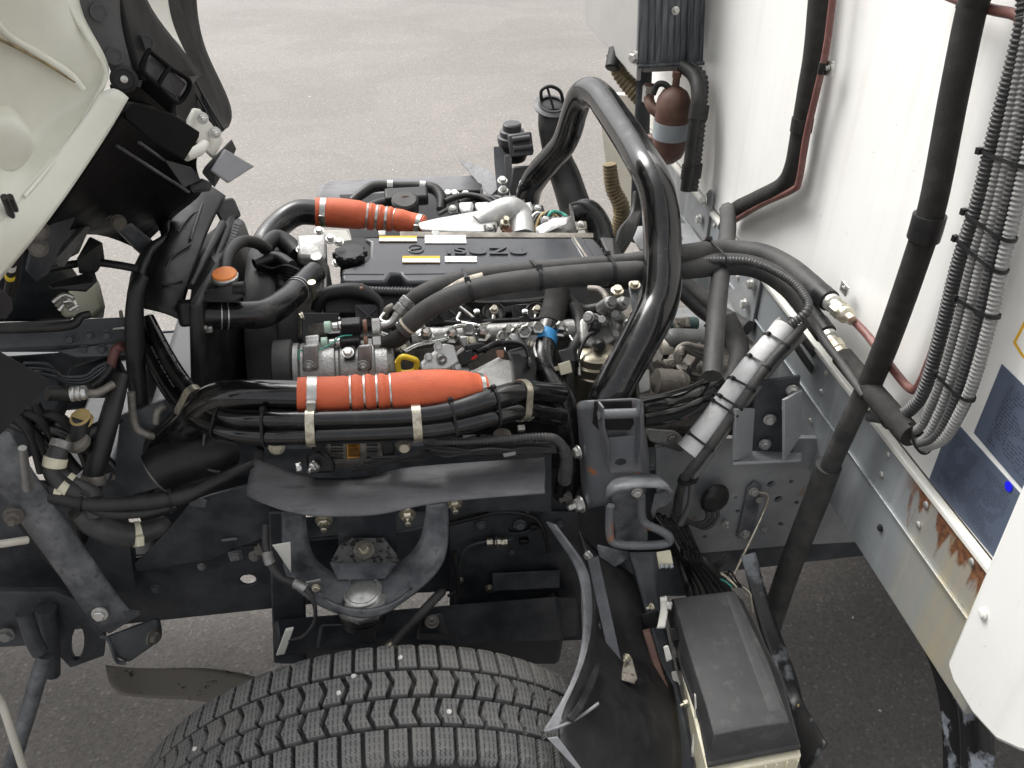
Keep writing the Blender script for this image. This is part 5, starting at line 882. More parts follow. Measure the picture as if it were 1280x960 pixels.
lw = tube('loom', 'conduit_dark', [(545, 551, .37, 5), (580, 552, .365, 5), (630, 549, .365, 5.5), (680, 546, .37, 5.5), (698, 552, .38, 6), (708, 572, .39, 8), (706, 600, .41, 9)], corr=.0055, label='black ribbed loom lying along the top of the wing shield', cat='wiring loom')
ls = thing('connector_rack', 'row of black and grey connectors below the ribbed loom', 'connectors')
hull('rack', 'plastic', [(545, 556, .38), (695, 552, .38), (698, 568, .37), (550, 572, .37), (545, 556, .42), (695, 552, .42)], ls, .003)
for k in range(6): x = 556 + k*22; hull('connector', ('plastic', 'plastic_grey', 'plastic')[k % 3], [(x, 544 + k % 2*3, .40), (x + 17, 543, .40), (x + 18, 552, .39), (x + 1, 554, .39), (x, 544, .43), (x + 17, 543, .43)], ls, .002)
for k in range(6): tube('wire', ('rubber', 'plastic', 'conduit_dark')[k % 3], [(530 + k*3, 556 + k*2, .37, 1.8), (560, 560 + k*2, .362, 1.8), (610, 566 - k, .360, 1.8), (660, 560 + k, .362, 1.8), (690, 562, .365, 1.8)], ls, n=6)
hull('white_plug', 'conduit_pale', [(628, 567, .358), (645, 564, .358), (645, 569, .356), (630, 572, .356), (630, 567, .37)], ls, .001); lathe('drum', 'alu_dirty', (628, 544, .40), (0, -.2, 1), [(.016, -.02), (.016, 0), (.013, .003)], ls, 18); lathe('terminal', 'zinc_white', (647, 536, .41), (1, 0, 0), [(.005, 0), (.006, .001), (.006, .012)], ls, 6)
for k in range(6): tube('arm_cable', ('rubber', 'plastic')[k % 2], [(440 + k*5, 588 - k*3, .41, 3), (470 + k*5, 582 - k*2, .40, 3), (500 + k*6, 572, .39, 3), (525 + k*4, 566 - k, .385, 3)], ls, n=7)
plate('dark_web', 'frame_paint', [(400, 560, .50), (690, 552, .50), (690, 640, .50), (330, 640, .50), (330, 560, .50)], .02, parent=ls, bev=.002)
# ---------------------------------------------------------------- insulated refrigerant hoses over the engine
ia = tube('insulated_hose', 'rubber_dusty', [(508, 378, .655, 8), (530, 366, .66, 11), (560, 354, .665, 12), (600, 345, .67, 12), (650, 339, .675, 11.5), (720, 332, .67, 10), (780, 326, .66, 9), (850, 318, .66, 12.5), (900, 314, 'X0.63', 14), (950, 318, 'X0.70', 14), (985, 334, 'X0.735', 14), (1012, 355, 'X0.75', 14), (1032, 372, 'X0.757', 13)], n=20, label='upper insulated hose crossing the engine from the compressor to the wall', cat='hose')
ib = tube('insulated_hose', 'rubber_dusty', [(503, 414, .60, 12), (530, 390, .605, 13), (570, 369, .61, 13.5), (620, 356, .615, 13.5), (680, 348, .62, 13.5), (740, 342, .63, 13), (800, 338, .64, 12.5), (860, 335, .655, 14), (910, 330, 'X0.63', 14), (950, 336, 'X0.685', 13.5), (985, 358, 'X0.72', 13.5), (1010, 388, 'X0.738', 13), (1028, 412, 'X0.745', 12)], n=20, label='lower insulated hose crossing the engine from the compressor to the wall', cat='hose')
ic = tube('loom', 'conduit_dark', [(535, 380, .63, 5), (560, 366, .635, 5.5), (600, 352, .64, 6), (650, 345, .645, 6), (720, 337, .645, 6), (800, 331, .65, 5.5), (880, 326, .66, 5.5), (940, 328, 'X0.66', 5.5), (985, 348, 'X0.70', 6), (1008, 374, 'X0.71', 6), (1008, 390, 'X0.70', 6), (990, 405, 'X0.68', 6)], corr=.006, label='thin ribbed loom tied between the two insulated hoses', cat='wiring loom')
tp = tube('paper_wrap', 'paper_tape', [(556, 366, .625, 5.5), (580, 354, .628, 7), (604, 346, .632, 6)], label='torn pale paper tape on the ribbed loom between the insulated hoses', cat='tape')
for t, lab in ((.16, 'zip tie round the insulated hoses beside the torn paper tape'), (.30, 'zip tie round the insulated hoses above the engine cover label'), (.455, 'zip tie round the insulated hoses just before the arch tube'), (.70, 'zip tie round the insulated hoses beyond the arch tube')):
    tie('zip_tie', 'plastic', [ib, ia, ic], t, .006, .002, label=lab, cat='zip tie', group='zip ties on the insulated hoses')
lathe('ferrule', 'alu', (507, 380, .65), (-.7, -.3, -.7), [(.012, -.012), (.014, -.010), (.014, .002), (.012, .004), (.014, .006), (.014, .020), (.011, .022)], ia, 20)
tube('metal_end', 'alu', [(497, 392, .635, 5), (488, 404, .625, 5), (470, 408, .622, 5)], ia, n=12); band('end_ring', 'paper_tape', ib, .015, .006, .001, ib); tube('foam_end', 'foam_black', [(508, 415, .60, 10), (495, 424, .60, 11), (480, 428, .602, 8), (468, 428, .604, 6)], ib, n=16)
for nm, par, p, x, y, X in (('a', ia, ia, 1040, 376, .745), ('b', ib, ib, 1030, 414, .735)):
    c0 = PATH[ia.name if nm == 'a' else ib.name][0][-1]; d = (PATH[par.name][0][-1] - PATH[par.name][0][-6]).normalized()
    lathe('sleeve', 'plastic', c0, d, [(.018, -.02), (.020, -.018), (.020, .012), (.017, .014)], par, 24)
    lathe('ferrule', 'zinc_white', c0 + d*.014, d, [(.015, 0), (.0165, .002), (.0165, .010), (.012, .012), (.012, .02)], par, 24)
    lathe('union_nut', 'zinc', c0 + d*.034, d, [(.013, 0), (.0165, .002), (.0165, .020), (.013, .023)], par, 6, 20); lathe('nut_collar', 'zinc', c0 + d*.056, d, [(.014, 0), (.0155, .002), (.0155, .010), (.010, .016), (.009, .028)], par, 20)
    if nm == 'b': e0_ = c0 + d*.07; tag(tube('insulated_hose', 'foam_black', [e0_, e0_ + d*.05 + Vector((.003, 0, 0)), at(1092, 492, X=.755), at(1125, 530, X=.758), at(1140, 545, X=.76)], r=.019, n=18), 'short black insulated pipe between the lower brass union and the conduits', 'pipe')
wb_ = thing('wall_clip', 'small zinc clip on the white wall above the upper brass union', 'clip'); plate('clip_plate', 'zinc_white', [at(x, y, X=.785) for x, y in ((1052, 350), (1061, 360), (1056, 371), (1049, 362))], .003, parent=wb_, bev=.0006); bolt(wb_, at(1055, 360, X=.782), (-1, 0, 0), .005, 'steel_bright')
# white foam-wrapped hose with cables tied on it
fw_ = tube('foam_sleeve', 'foam_white', [(981, 408, .56, 14.5), (968, 426, .545, 15), (940, 460, .52, 16), (910, 502, .49, 17), (890, 530, .475, 18), (862, 566, .455, 18)], n=24, label='white foam sleeve wrapped round a hose and tied with cables', cat='sleeve')
k1 = tube('cable', 'rubber_dusty', [(1010, 402, .56, 5), (985, 428, .52, 5.5), (955, 462, .49, 6), (920, 512, .455, 6), (890, 555, .435, 6), (860, 592, .425, 6), (850, 615, .43, 6), (846, 640, .44, 6)], n=10, label='black cable tied along the white foam sleeve', cat='cable')
k2 = tube('cable', 'conduit_grey', [(1005, 420, .565, 4), (975, 450, .53, 4), (945, 488, .50, 4), (915, 530, .465, 4), (880, 580, .44, 4), (866, 600, .43, 4), (862, 630, .44, 4), (850, 655, .445, 4)], n=10, label='thin grey cable tied along the white foam sleeve', cat='cable')
for t in (.12, .30, .47, .60, .645, .90): tie('zip_tie', 'plastic', [fw_, k1], t, .0045, .002, label='black zip tie round the white foam sleeve', cat='zip tie', group='zip ties on the foam sleeve')
tie('tape_wrap', 'rubber', [k1, k2], .80, .012, .002, head=False, label='black tape joining the two cables below the white foam sleeve', cat='tape')
for i, P in enumerate(([(988, 400, .56, 5), (1000, 418, .575, 5), (1020, 445, .60, 5), (1045, 478, .63, 5), (1075, 510, .66, 5)], [(985, 412, .56, 4.5), (995, 432, .57, 4.5), (1015, 462, .59, 4.5), (1045, 500, .63, 4.5), (1072, 516, .66, 4.5)], [(1008, 390, 'X0.715', 5), (1030, 425, 'X0.725', 5), (1052, 455, 'X0.735', 5), (1080, 495, 'X0.74', 5)])):
    tube('cable', 'rubber_dusty', P, n=10, label=('black cable looping from the foam sleeve under the brass unions', 'second black cable hanging below the first under the brass unions', 'thin black cable strapped beside the lower insulated pipe')[i], cat='cable')
# ---------------------------------------------------------------- radiator group
ra = thing('radiator', 'black radiator and fan shroud with orange pressure cap', 'radiator')
tankA, tankB = (265, 285), (238, 470)
hull('core', 'rubber', [(248, 300, .95), (290, 268, 1.30), (305, 275, 1.30), (272, 330, .72), (250, 380, .58), (236, 380, .58), (240, 560, .55), (262, 560, .55), Vector((-.34, 1.3, .6)), Vector((-.28, 1.3, .6))], ra, .008)
hull('top_tank', 'plastic', [(262, 300, .92), (282, 268, 1.05), (298, 265, 1.05), (276, 320, .80), (252, 372, .66), (235, 362, .66), (255, 370, .72), (290, 280, 1.12)], ra, .012)
tube('tank_rib', 'plastic', [(238, 358, .65, 5), (256, 322, .76, 5), (278, 280, .98, 5)], ra, n=10)
hull('filler_neck', 'plastic', [(238, 368, .62), (300, 352, .64), (308, 360, .63), (306, 372, .61), (292, 380, .60), (250, 378, .60), (245, 372, .68), (300, 356, .70)], ra, .006); tube('neck_port', 'plastic', [(292, 362, .63, 9), (306, 361, .63, 9.5)], ra, n=18)
s = mpp(pt((280, 342, .66)))
lathe('cap_rim', 'zinc_white', (281, 346, .66), (0, -.1, 1), [(12*s, -.014), (14*s, -.008), (16.5*s, -.004), (17*s, .002), (15*s, .005)], ra, 12); lathe('pressure_cap', 'orange_paint', (281, 344.5, .66), (0, -.1, 1), [(15*s, 0), (15.3*s, .004), (14.5*s, .006), (3*s, .0065)], ra, 28)
tube('neck', 'plastic', [(280, 362, .65, 11), (280, 350, .66, 11)], ra, n=18)
lathe('fan_shroud', 'plastic', Vector((-.255, .95, .86)), (1, 0, 0), [(.285, -.05), (.29, .0), (.285, .012), (.277, .012), (.277, -.04), (.23, -.05)], ra, 64)
lathe('shroud_ring', 'rubber', Vector((-.23, .95, .86)), (1, 0, 0), [(.265, -.04), (.272, .0), (.268, .04), (.260, .04), (.260, -.04)], ra, 64)
fan = thing('cooling_fan', 'pale green plastic cooling fan behind the radiator hose', 'fan')
for k in range(9):
    a = 2*math.pi*k/9 + .2; c, sn = math.cos(a), math.sin(a); P = []
    rows = []
    for r_ in (.07, .16, .25): rows.append([Vector((-.19 + dx, .95 + c*r_ - sn*w_, .86 + sn*r_ + c*w_)) for w_, dx in ((-.05, -.025), (0, -.004), (.05, .025))])
    loft('blade', 'green_fan', rows, .004, fan, 1)
lathe('hub', 'green_fan', Vector((-.20, .95, .86)), (1, 0, 0), [(.06, -.03), (.085, -.02), (.085, .02), (.06, .035), (.02, .04)], fan, 24)
rh = tube('radiator_hose', 'hose_black', [(243, 392, .62, 17), (262, 394, .62, 17), (300, 394, .63, 17), (330, 392, .65, 17.5), (352, 380, .70, 17), (368, 366, .76, 16), (384, 350, .82, 15), (395, 340, .85, 14)], n=24, label='black upper radiator hose with wire clips running to the silver water outlet', cat='hose')
for t in (.13, .16): band('wire_clip', 'zinc_white', rh, t, .003, .0015, rh)
for t in (.74, .77): band('wire_clip', 'zinc_white', rh, t, .003, .0015, rh)
blk('clip_lug', 'zinc_white', (259, 411, .60), (.018, .012, .012), parent=rh); bolt(rh, (256, 410, .59), (0, -1, 0), .006, 'steel_bright'); lathe('clip_screw', 'zinc', (392, 366, .77), (0, -.2, 1), [(.005, -.03), (.005, .02), (.008, .021), (.008, .027)], rh, 10)
hull('inlet_stub', 'plastic', [(220, 375, .62), (250, 372, .62), (252, 410, .60), (224, 412, .60), (222, 380, .68), (250, 380, .68)], ra, .008)
# rubber seal and moulded air guide
ag = thing('air_guide', 'moulded black rubber air guide curving up beside the radiator tank', 'air guide')
loft('guide_sheet', 'rubber', [[(235, 232, 1.10), (245, 228, 1.10), (262, 232, 1.10), (282, 246, 1.08)], [(215, 262, 1.02), (232, 262, 1.0), (248, 268, .98), (262, 282, .98)], [(208, 288, .92), (222, 290, .88), (238, 300, .88), (252, 310, .86)], [(188, 318, .80), (205, 316, .76), (225, 330, .76), (242, 340, .76)], [(180, 345, .70), (196, 350, .66), (215, 358, .66), (232, 368, .66)], [(178, 385, .64), (192, 388, .62), (210, 392, .62), (226, 400, .62)]], .006, ag)
for P in ([(222, 290, .87), (240, 268, .97), (262, 262, 1.02)], [(205, 345, .70), (214, 322, .75), (238, 306, .84)], [(204, 356, .66), (222, 354, .67), (228, 352, .67)], [(238, 300, .86), (248, 270, .97), (258, 240, 1.08)]): tube('crease', 'rubber', [(*p, 1.7) for p in P], ag, n=8)
tube('seal_bead', 'rubber', [(228, 240, 1.08, 6), (222, 262, 1.02, 6), (206, 280, .94, 7), (208, 298, .88, 7), (188, 312, .80, 7), (178, 330, .74, 8), (172, 348, .69, 9), (168, 385, .64, 10), (168, 420, .60, 10)], ag, n=12)
tube('seal_hose', 'rubber', [(178, 345, .62, 8), (170, 365, .60, 10), (168, 410, .58, 11.5), (171, 470, .56, 11.5), (177, 530, .53, 11), (183, 600, .50, 11), (184, 610, .50, 9)], n=16, label='long black rubber tube hanging straight down beside the air guide', cat='tube')
hull('guide_block', 'plastic', [(262, 252, 1.05), (292, 246, 1.08), (302, 270, 1.05), (280, 285, 1.0), (265, 255, 1.12), (300, 268, 1.12)], ag, .005)
for k in range(10): blk('grille_fin', 'plastic_grey', pt((297 - k*1.4, 280 + k*3.6, 1.0 - k*.012)), (.014, .02, .006), (0, 25, 0), ag, .0008)
hose('overflow_hose', 'rubber', [(280, 352, .70, 6), (285, 320, .78, 7), (300, 303, .86, 7.5), (318, 303, .90, 7.5), (335, 312, .92, 7)], 'short black overflow hose beside the orange cap'); hose('bypass_hose', 'rubber', [(330, 310, .95, 11), (345, 297, .99, 10), (360, 306, .98, 12), (372, 318, .95, 11)], 'short fat black hose joining the thermostat housing', n=18)
hose('bypass_hose', 'rubber', [(318, 330, .90, 7), (345, 322, .92, 8), (365, 332, .88, 7)], 'thin black hose below the fat hose at the thermostat')
for k in range(6): hose('wire', 'plastic', [(322, 330 + k*3, .90, 2.2), (340 + k*2, 336 + k, .88, 2.2), (358, 332 + k*4, .86, 2.2), (374, 338 + k*4, .85, 2.2)], 'thin black wire beside the thermostat housing', 'wire', n=6, group='wires at the thermostat')
# ---------------------------------------------------------------- far side
fs = thing('far_wing', 'grey dusty wing panel on the far side of the engine', 'wing')
loft('wing_top', 'dusty_shield', [[(392, 258, 1.55), (396, 242, 1.58), (400, 232, 1.62), (412, 228, 1.64)], [(420, 252, 1.55), (420, 240, 1.58), (425, 230, 1.64), (430, 226, 1.66)], [(480, 250, 1.54), (480, 240, 1.57), (500, 228, 1.63), (500, 224, 1.65)], [(602, 246, 1.53), (602, 238, 1.56), (602, 224, 1.62), (602, 220, 1.64)]], .006, fs)
plate('wing_side', 'plastic_grey', [(424, 243, 1.548), (604, 236, 1.548), (606, 290, 1.44), (440, 298, 1.44)], .01, parent=fs)
hull('wing_bracket', 'bracket_paint', [(572, 199, 1.70), (590, 205, 1.66), (612, 212, 1.62), (626, 232, 1.56), (624, 248, 1.54), (612, 246, 1.54), (606, 222, 1.60), (590, 208, 1.66)], fs, .004)
for x, y in ((560, 243), (582, 244), (568, 243), (628, 226), (629, 238)): bolt(fs, (x, y, 1.50), (0, -.4, 1), .014, 'zinc_white')
tube('rail', 'plastic', [(555, 241, 1.52, 3), (600, 239, 1.52, 3)], fs, n=8)
vh = thing('vacuum_valve', 'black vacuum valve with hoses and bright clips behind the orange hose', 'valve')
v1 = tube('hose', 'rubber', [(440, 252, 1.40, 6), (455, 240, 1.42, 7), (470, 233, 1.44, 7), (500, 233, 1.44, 6), (520, 233, 1.44, 6), (542, 236, 1.43, 7), (552, 248, 1.40, 7), (551, 262, 1.37, 6)], vh, n=14)
for t in (.38, .66): band('clip', 'steel_bright', v1, t, .016, .003, vh)
tube('hose', 'rubber', [(455, 262, 1.33, 6), (475, 254, 1.36, 6), (500, 250, 1.38, 6)], vh, n=12); blk('bracket', 'plastic', (508, 246, 1.38), (.11, .05, .03), (10, 0, 0), vh, .006); lathe('valve_body', 'rubber', (507, 262, 1.34), (0, -.3, 1), [(.03, -.02), (.034, 0), (.034, .03), (.028, .035)], vh, 20); lathe('brown_disc', 'brown_bottle', (507, 254, 1.335), (0, -.9, .3), [(.018, 0), (.019, .004), (.012, .006)], vh, 18)
for x in (495, 517): bolt(vh, (x, 259, 1.33), (0, -1, .4), .008, 'steel_bright')
for k in range(4): tube('pipe', 'rubber', [(556 + k*18, 252 + k*2, 1.38, 4), (580 + k*14, 244 + k*3, 1.40, 4), (605 + k*10, 248, 1.38, 4), (625 + k*6, 262, 1.34, 4)], vh, n=8)
rs_ = thing('fluid_reservoir', 'black fluid reservoir with round cap and bracket on the far side', 'reservoir')
lathe('cap', 'plastic_grey', (640, 165, 1.62), (0, 0, 1), [(.040, -.03), (.042, -.012), (.034, -.010), (.034, .004), (.026, .006), (.026, .022), (.022, .026), (.004, .027)], rs_, 24); lathe('body', 'plastic', (641, 182, 1.62), (0, 0, 1), [(.036, -.04), (.040, -.03), (.040, .012), (.036, .016)], rs_, 24)
hull('clamp_block', 'plastic_grey', [(634, 168, 1.58), (664, 164, 1.58), (668, 195, 1.55), (638, 198, 1.55), (634, 170, 1.64), (664, 166, 1.64)], rs_, .006); tube('strap', 'plastic_grey', [(640, 175, 1.565, 4), (662, 172, 1.565, 4)], rs_, n=8); tube('strap', 'plastic_grey', [(642, 186, 1.556, 4), (666, 183, 1.556, 4)], rs_, n=8)
plate('bracket', 'frame_paint', [(617, 183, 1.60), (636, 182, 1.60), (640, 210, 1.56), (636, 246, 1.50), (622, 246, 1.50), (618, 205, 1.58)], .006, parent=rs_); hull('lower_box', 'plastic', [(640, 208, 1.53), (668, 206, 1.53), (660, 245, 1.48), (636, 246, 1.48), (642, 210, 1.58), (668, 208, 1.58)], rs_, .005); plate('fin', 'plastic_grey', [(630, 195, 1.56), (640, 192, 1.56), (640, 225, 1.52), (634, 248, 1.49)], .004, parent=rs_)
sn_ = thing('air_snorkel', 'black air snorkel with open flanged mouth beyond the arch tube', 'snorkel')
tube('duct', 'plastic', [(688, 138, 1.62, 15), (690, 160, 1.60, 17), (697, 195, 1.57, 17), (708, 225, 1.54, 19), (720, 262, 1.48, 20)], sn_, n=22)
s = mpp(pt((690, 130, 1.62)))
bmn = [(15*s, -.02), (16*s, -.005), (22*s, 0), (22.5*s, .004), (17*s, .008), (16*s, .012), (14*s, .012), (13.5*s, -.02)]
lathe('flange', 'plastic_grey', (689, 134, 1.62), (.05, -.35, 1), bmn, sn_, 28); lathe('mouth', 'rubber', (689, 131, 1.62), (.05, -.35, 1), [(13*s, -.005), (13.4*s, 0), (4*s, .0)], sn_, 24)
for P in ([(677, 126, 1.62, 2.2), (677, 113, 1.62, 2.2), (688, 108, 1.625, 2.2), (700, 114, 1.62, 2.2), (704, 128, 1.62, 2.2)], [(684, 109, 1.625, 1.6), (692, 136, 1.60, 1.6)]): tube('guard_bar', 'plastic', P, sn_, n=8)
tube('lower_duct', 'hose_black', [(715, 268, 1.22, 14), (735, 265, 1.22, 16), (748, 285, 1.20, 17), (752, 305, 1.17, 16)], n=20, label='black bent duct behind the turbo housing', cat='duct')
for k in range(5): hose('cable', 'rubber', [(795 + k*3, 240 + k*4, 1.35, 4), (790 + k*2, 270, 1.3, 4), (775 + k*3, 290 + k*2, 1.2, 4), (768, 315 + k*3, 1.1, 4)], 'black cable running down behind the arch tube', 'cable', n=8, group='cables behind the arch tube')
# ---------------------------------------------------------------- tilted cab
def cab_white():
    m = MATS['white_paint'].copy(); m.name = 'cab_paint'; MATS['cab_paint'] = m; n, l = m.node_tree.nodes, m.node_tree.links; b = n['Principled BSDF']; src = b.inputs['Base Color'].links[0].from_socket
    tc = n.new('ShaderNodeTexCoord'); nz = n.new('ShaderNodeTexNoise'); nz.inputs['Scale'].default_value = 9; nz.inputs['Detail'].default_value = 9; nz.inputs['Roughness'].default_value = .75; l.new(tc.outputs['Object'], nz.inputs['Vector'])
    mr = n.new('ShaderNodeMapRange'); mr.inputs[1].default_value = .655; mr.inputs[2].default_value = .70; mr.inputs[4].default_value = .8; l.new(nz.outputs[0], mr.inputs[0])
    mx = n.new('ShaderNodeMix'); mx.data_type = 'RGBA'; l.new(mr.outputs[0], mx.inputs[0]); l.new(src, mx.inputs[6]); mx.inputs[7].default_value = (.12, .09, .05, 1); l.new(mx.outputs[2], b.inputs['Base Color'])
cab_white()
ca = thing('tilted_cab', 'white truck cab tilted forward showing its pale floor and black underside', 'truck cab')
loft('floor_pan', 'cab_paint', [
    [(-60, -40, .12), (-10, -30, .15), (40, -30, .20), (70, -25, .24), (92, -20, .27)],
    [(-60, 60, .10), (-10, 40, .16), (40, 20, .21), (82, 10, .25), (100, 20, .275)],
    [(-60, 140, .09), (-10, 110, .17), (50, 80, .23), (100, 55, .255), (122, 55, .28)],
    [(-60, 180, .08), (-5, 150, .18), (55, 125, .25), (105, 95, .265), (138, 84, .285)],
    [(-60, 230, .07), (0, 190, .17), (50, 165, .24), (100, 128, .265), (132, 104, .28)],
    [(-60, 290, .06), (0, 240, .13), (42, 205, .19), (85, 162, .235), (122, 124, .265)],
    [(-60, 330, .05), (0, 282, .10), (40, 232, .16), (85, 180, .215), (126, 130, .25)]], .004, ca, ext=.3)
loft('floor_flange', 'cab_paint', [[(124, 118, .255), (143, 106, .262), (160, 122, .268)], [(104, 150, .235), (118, 158, .24), (136, 164, .25)], [(60, 205, .19), (76, 212, .195), (96, 224, .205)], [(20, 258, .13), (40, 268, .14), (60, 276, .15)], [(-60, 330, .04), (-40, 350, .05), (-40, 395, .06)]], .004, ca)
tube('floor_bead', 'cab_paint', [(75, -20, .25, 3), (88, 12, .255, 3), (112, 52, .262, 3), (130, 82, .27, 3), (131, 100, .268, 3), (118, 126, .255, 3), (92, 168, .225, 3), (62, 208, .185, 3), (30, 246, .14, 3)], ca, n=10)
tube('pressed_rib', 'cab_paint', [(-10, 20, .145, 5), (10, 45, .16, 5), (50, 70, .215, 6), (85, 92, .245, 6), (104, 112, .25, 4)], ca, n=10)
mat('sealant', (.33, .26, .13), .7, col2=(.12, .09, .05), nscale=40)
tube('sealant_seam', 'sealant', [(-20, 40, .135, 2.2), (10, 54, .155, 2.2), (45, 72, .205, 2.2), (80, 94, .238, 1.6), (94, 103, .245, 1.2)], ca, n=8)
lathe('drain_boss', 'cab_paint', (2, 182, .155), (.5, -.75, -.2), [(.032, -.03), (.031, -.002), (.028, .003), (.022, .006), (.010, .007)], ca, 28)
mat('trim_grey', (.055, .055, .058), .5, col2=(.085, .084, .084), nscale=12, rough2=.65, bump=.2, bscale=600)
loft('corner_trim', 'trim_grey', [[(86, -30, .285), (115, -30, .30), (150, -30, .32)], [(92, 10, .283), (115, 8, .29), (146, 10, .315)], [(108, 45, .288), (128, 40, .294), (152, 45, .31)], [(132, 72, .29), (145, 68, .295), (160, 75, .305)], [(141, 95, .288), (153, 95, .29), (167, 100, .30)], [(143, 106, .285), (156, 118, .285), (167, 112, .297)]], .006, ca, ext=.3)
lathe('trim_plug', 'plastic', (155, 99, .283), (.3, -.9, .2), [(.0145, -.004), (.0145, .002), (.011, .004), (.011, .001), (.006, .001)], ca, 22); lathe('trim_screw', 'zinc_white', (155, 99, .281), (.3, -.9, .2), [(.004, 0), (.004, .003), (.002, .004)], ca, 12)
for x, y in ((124, 15), (143, 70), (183, 53)): lathe('mould_mark', 'trim_grey', (x, y, .288 if x < 160 else .37), (.3, -.9, .2), [(.009, -.003), (.009, .0015), (.007, .0015), (.007, 0)], ca, 18)
loft('back_pillar', 'cab_shade_black', [[(140, -30, .33), (155, -30, .38), (166, -40, .44)], [(148, 10, .32), (165, 10, .40), (182, 10, .48)], [(152, 45, .31), (190, 50, .42), (222, 58, .52)], [(168, 100, .30), (205, 100, .40), (250, 94, .58)]], .006, ca, ext=.3)
loft('panel_recess', 'trim_grey', [[(176, 45, .40), (186, 46, .42), (248, 95, .57)], [(178, 60, .39), (200, 70, .42), (240, 104, .54)], [(182, 70, .38), (200, 90, .40), (226, 124, .48)]], .004, ca)
vb = []
def fr_(pts, w): return tube('vent_frame', 'cab_shade_black', [(*p, w) for p in pts], ca, n=8)
fr_([(186, 63, 0.300), (212, 84, 0.330), (237, 103, 0.360), (222, 128, 0.350), (198, 108, 0.310), (180, 92, 0.290), (178, 80, 0.290), (186, 63, 0.300)], 3.4); fr_([(212, 84, 0.325), (204, 95, 0.315), (197, 107, 0.308)], 3)
for P in ([(188, 67, 0.315), (209, 85, 0.330), (196, 103, 0.315), (183, 90, 0.300)], [(214, 88, 0.335), (234, 104, 0.365), (221, 123, 0.355), (201, 108, 0.320)]): plate('vent_pane', 'trim_grey', P, .004, parent=ca)
loft('vent_duct', 'cab_shade_black', [[(180, 92, .37), (198, 108, .385), (222, 128, .425)], [(176, 108, .40), (192, 122, .42), (214, 142, .46)]], .004, ca)
loft('white_inner_post', 'white_plate', [[(164, -40, .52), (185, -40, .56), (204, -40, .60)], [(174, 5, .52), (192, 6, .56), (207, 8, .60)], [(192, 28, .53), (206, 32, .56), (216, 40, .60)], [(212, 48, .54), (222, 56, .57), (230, 68, .60)]], .006, ca, ext=.3)
loft('far_edge', 'cab_shade_black', [[(203, -40, .90), (222, -40, 1.0), (240, -40, 1.10)], [(208, 20, .90), (228, 20, 1.0), (242, 20, 1.10)], [(222, 60, .90), (240, 62, 1.0), (252, 62, 1.10)], [(240, 100, .88), (258, 102, 1.0), (270, 98, 1.10)], [(250, 125, .85), (272, 132, 1.0), (288, 136, 1.10)], [(262, 150, .83), (276, 156, 1.0), (285, 154, 1.08)], [(272, 165, .82), (280, 163, .92), (283, 160, 1.0)]], .012, ca, ext=.3)
for d in (0, 5): tube('edge_seal', 'rubber', [(228 - d*.6, 70 + d, .86, 1.6), (248 - d, 108 + d, .83, 1.6), (266 - d, 140 + d, .80, 1.6), (280 - d, 163 + d, .79, 1.6)], ca, n=8)
hull('gap_filler', 'cab_shade_black', [(150, -40, .72), (210, -40, .95), (262, 105, .95), (270, 150, .9), (235, 160, .7), (170, 118, .5), (150, 60, .55)], ca, 0)
loft('underside', 'cab_shade_black', [[(150, 130, .30), (180, 128, .42), (215, 140, .55), (252, 165, .62)], [(110, 190, .32), (160, 180, .50), (205, 195, .66), (240, 215, .70)], [(70, 245, .34), (125, 240, .55), (180, 240, .74), (262, 238, .80)], [(60, 262, .40), (115, 278, .62), (170, 292, .84), (222, 262, 1.0)], [(0, 330, .45), (60, 300, .66), (120, 284, .82), (172, 312, .9)]], .006, ca)
for a, b in (((146, 182), (236, 240)), ((174, 178), (205, 200))): tube('underside_rib', 'bracket_paint', [(*a, .40, 2), ((a[0]+b[0])/2, (a[1]+b[1])/2, .50, 2), (*b, .60, 1.8)], ca, n=8)
plate('gap_web', 'cab_shade_black', [(142, 108, .35), (172, 108, .40), (220, 125, .52), (222, 152, .54), (150, 145, .38)], .006, parent=ca)
plate('rear_flap', 'cab_shade_black', [(155, 132, .33), (168, 129, .35), (215, 142, .42), (250, 165, .47), (249, 172, .47), (231, 200, .44), (192, 178, .38), (158, 148, .33)], .005, parent=ca)
wp = plate('hinge_plate', 'white_plate', [(244, 135, .58), (251, 136, .60), (279, 172, .65), (279, 178, .65), (268, 198, .60), (238, 168, .55), (236, 150, .56)], .006, parent=ca, bev=.003)
bolt(ca, (253, 148, .575), (.3, -1, .2), .009, 'zinc_white', stud=True); bolt(ca, (269, 166, .61), (.3, -1, .2), .009, 'zinc_white', stud=True)
hull('hinge_arm', 'plastic', [(268, 195, .58), (290, 172, .66), (297, 186, .66), (268, 236, .55), (250, 215, .55), (275, 200, .62)], ca, .004); tube('hinge_pin', 'white_plate', [(232, 195, .5, 7), (248, 188, .52, 7), (256, 180, .54, 6)], ca, n=12)
mat('grey_flap', (.30, .30, .32), .6, col2=(.25, .25, .27), nscale=10)
plate('grey_flap', 'grey_flap', [(282, 186, .56), (319, 208, .58), (286, 229, .54), (265, 213, .53)], .006, parent=ca, bev=.002)
hull('latch_roller', 'bracket_paint', [(236, 232, .62), (252, 222, .62), (266, 228, .62), (264, 240, .62), (240, 242, .62), (240, 234, .68), (262, 230, .68)], ca, .006)
plate('latch_sheet', 'trim_grey', [(206, 200, .55), (240, 210, .57), (252, 225, .57), (230, 235, .56)], .005, parent=ca)
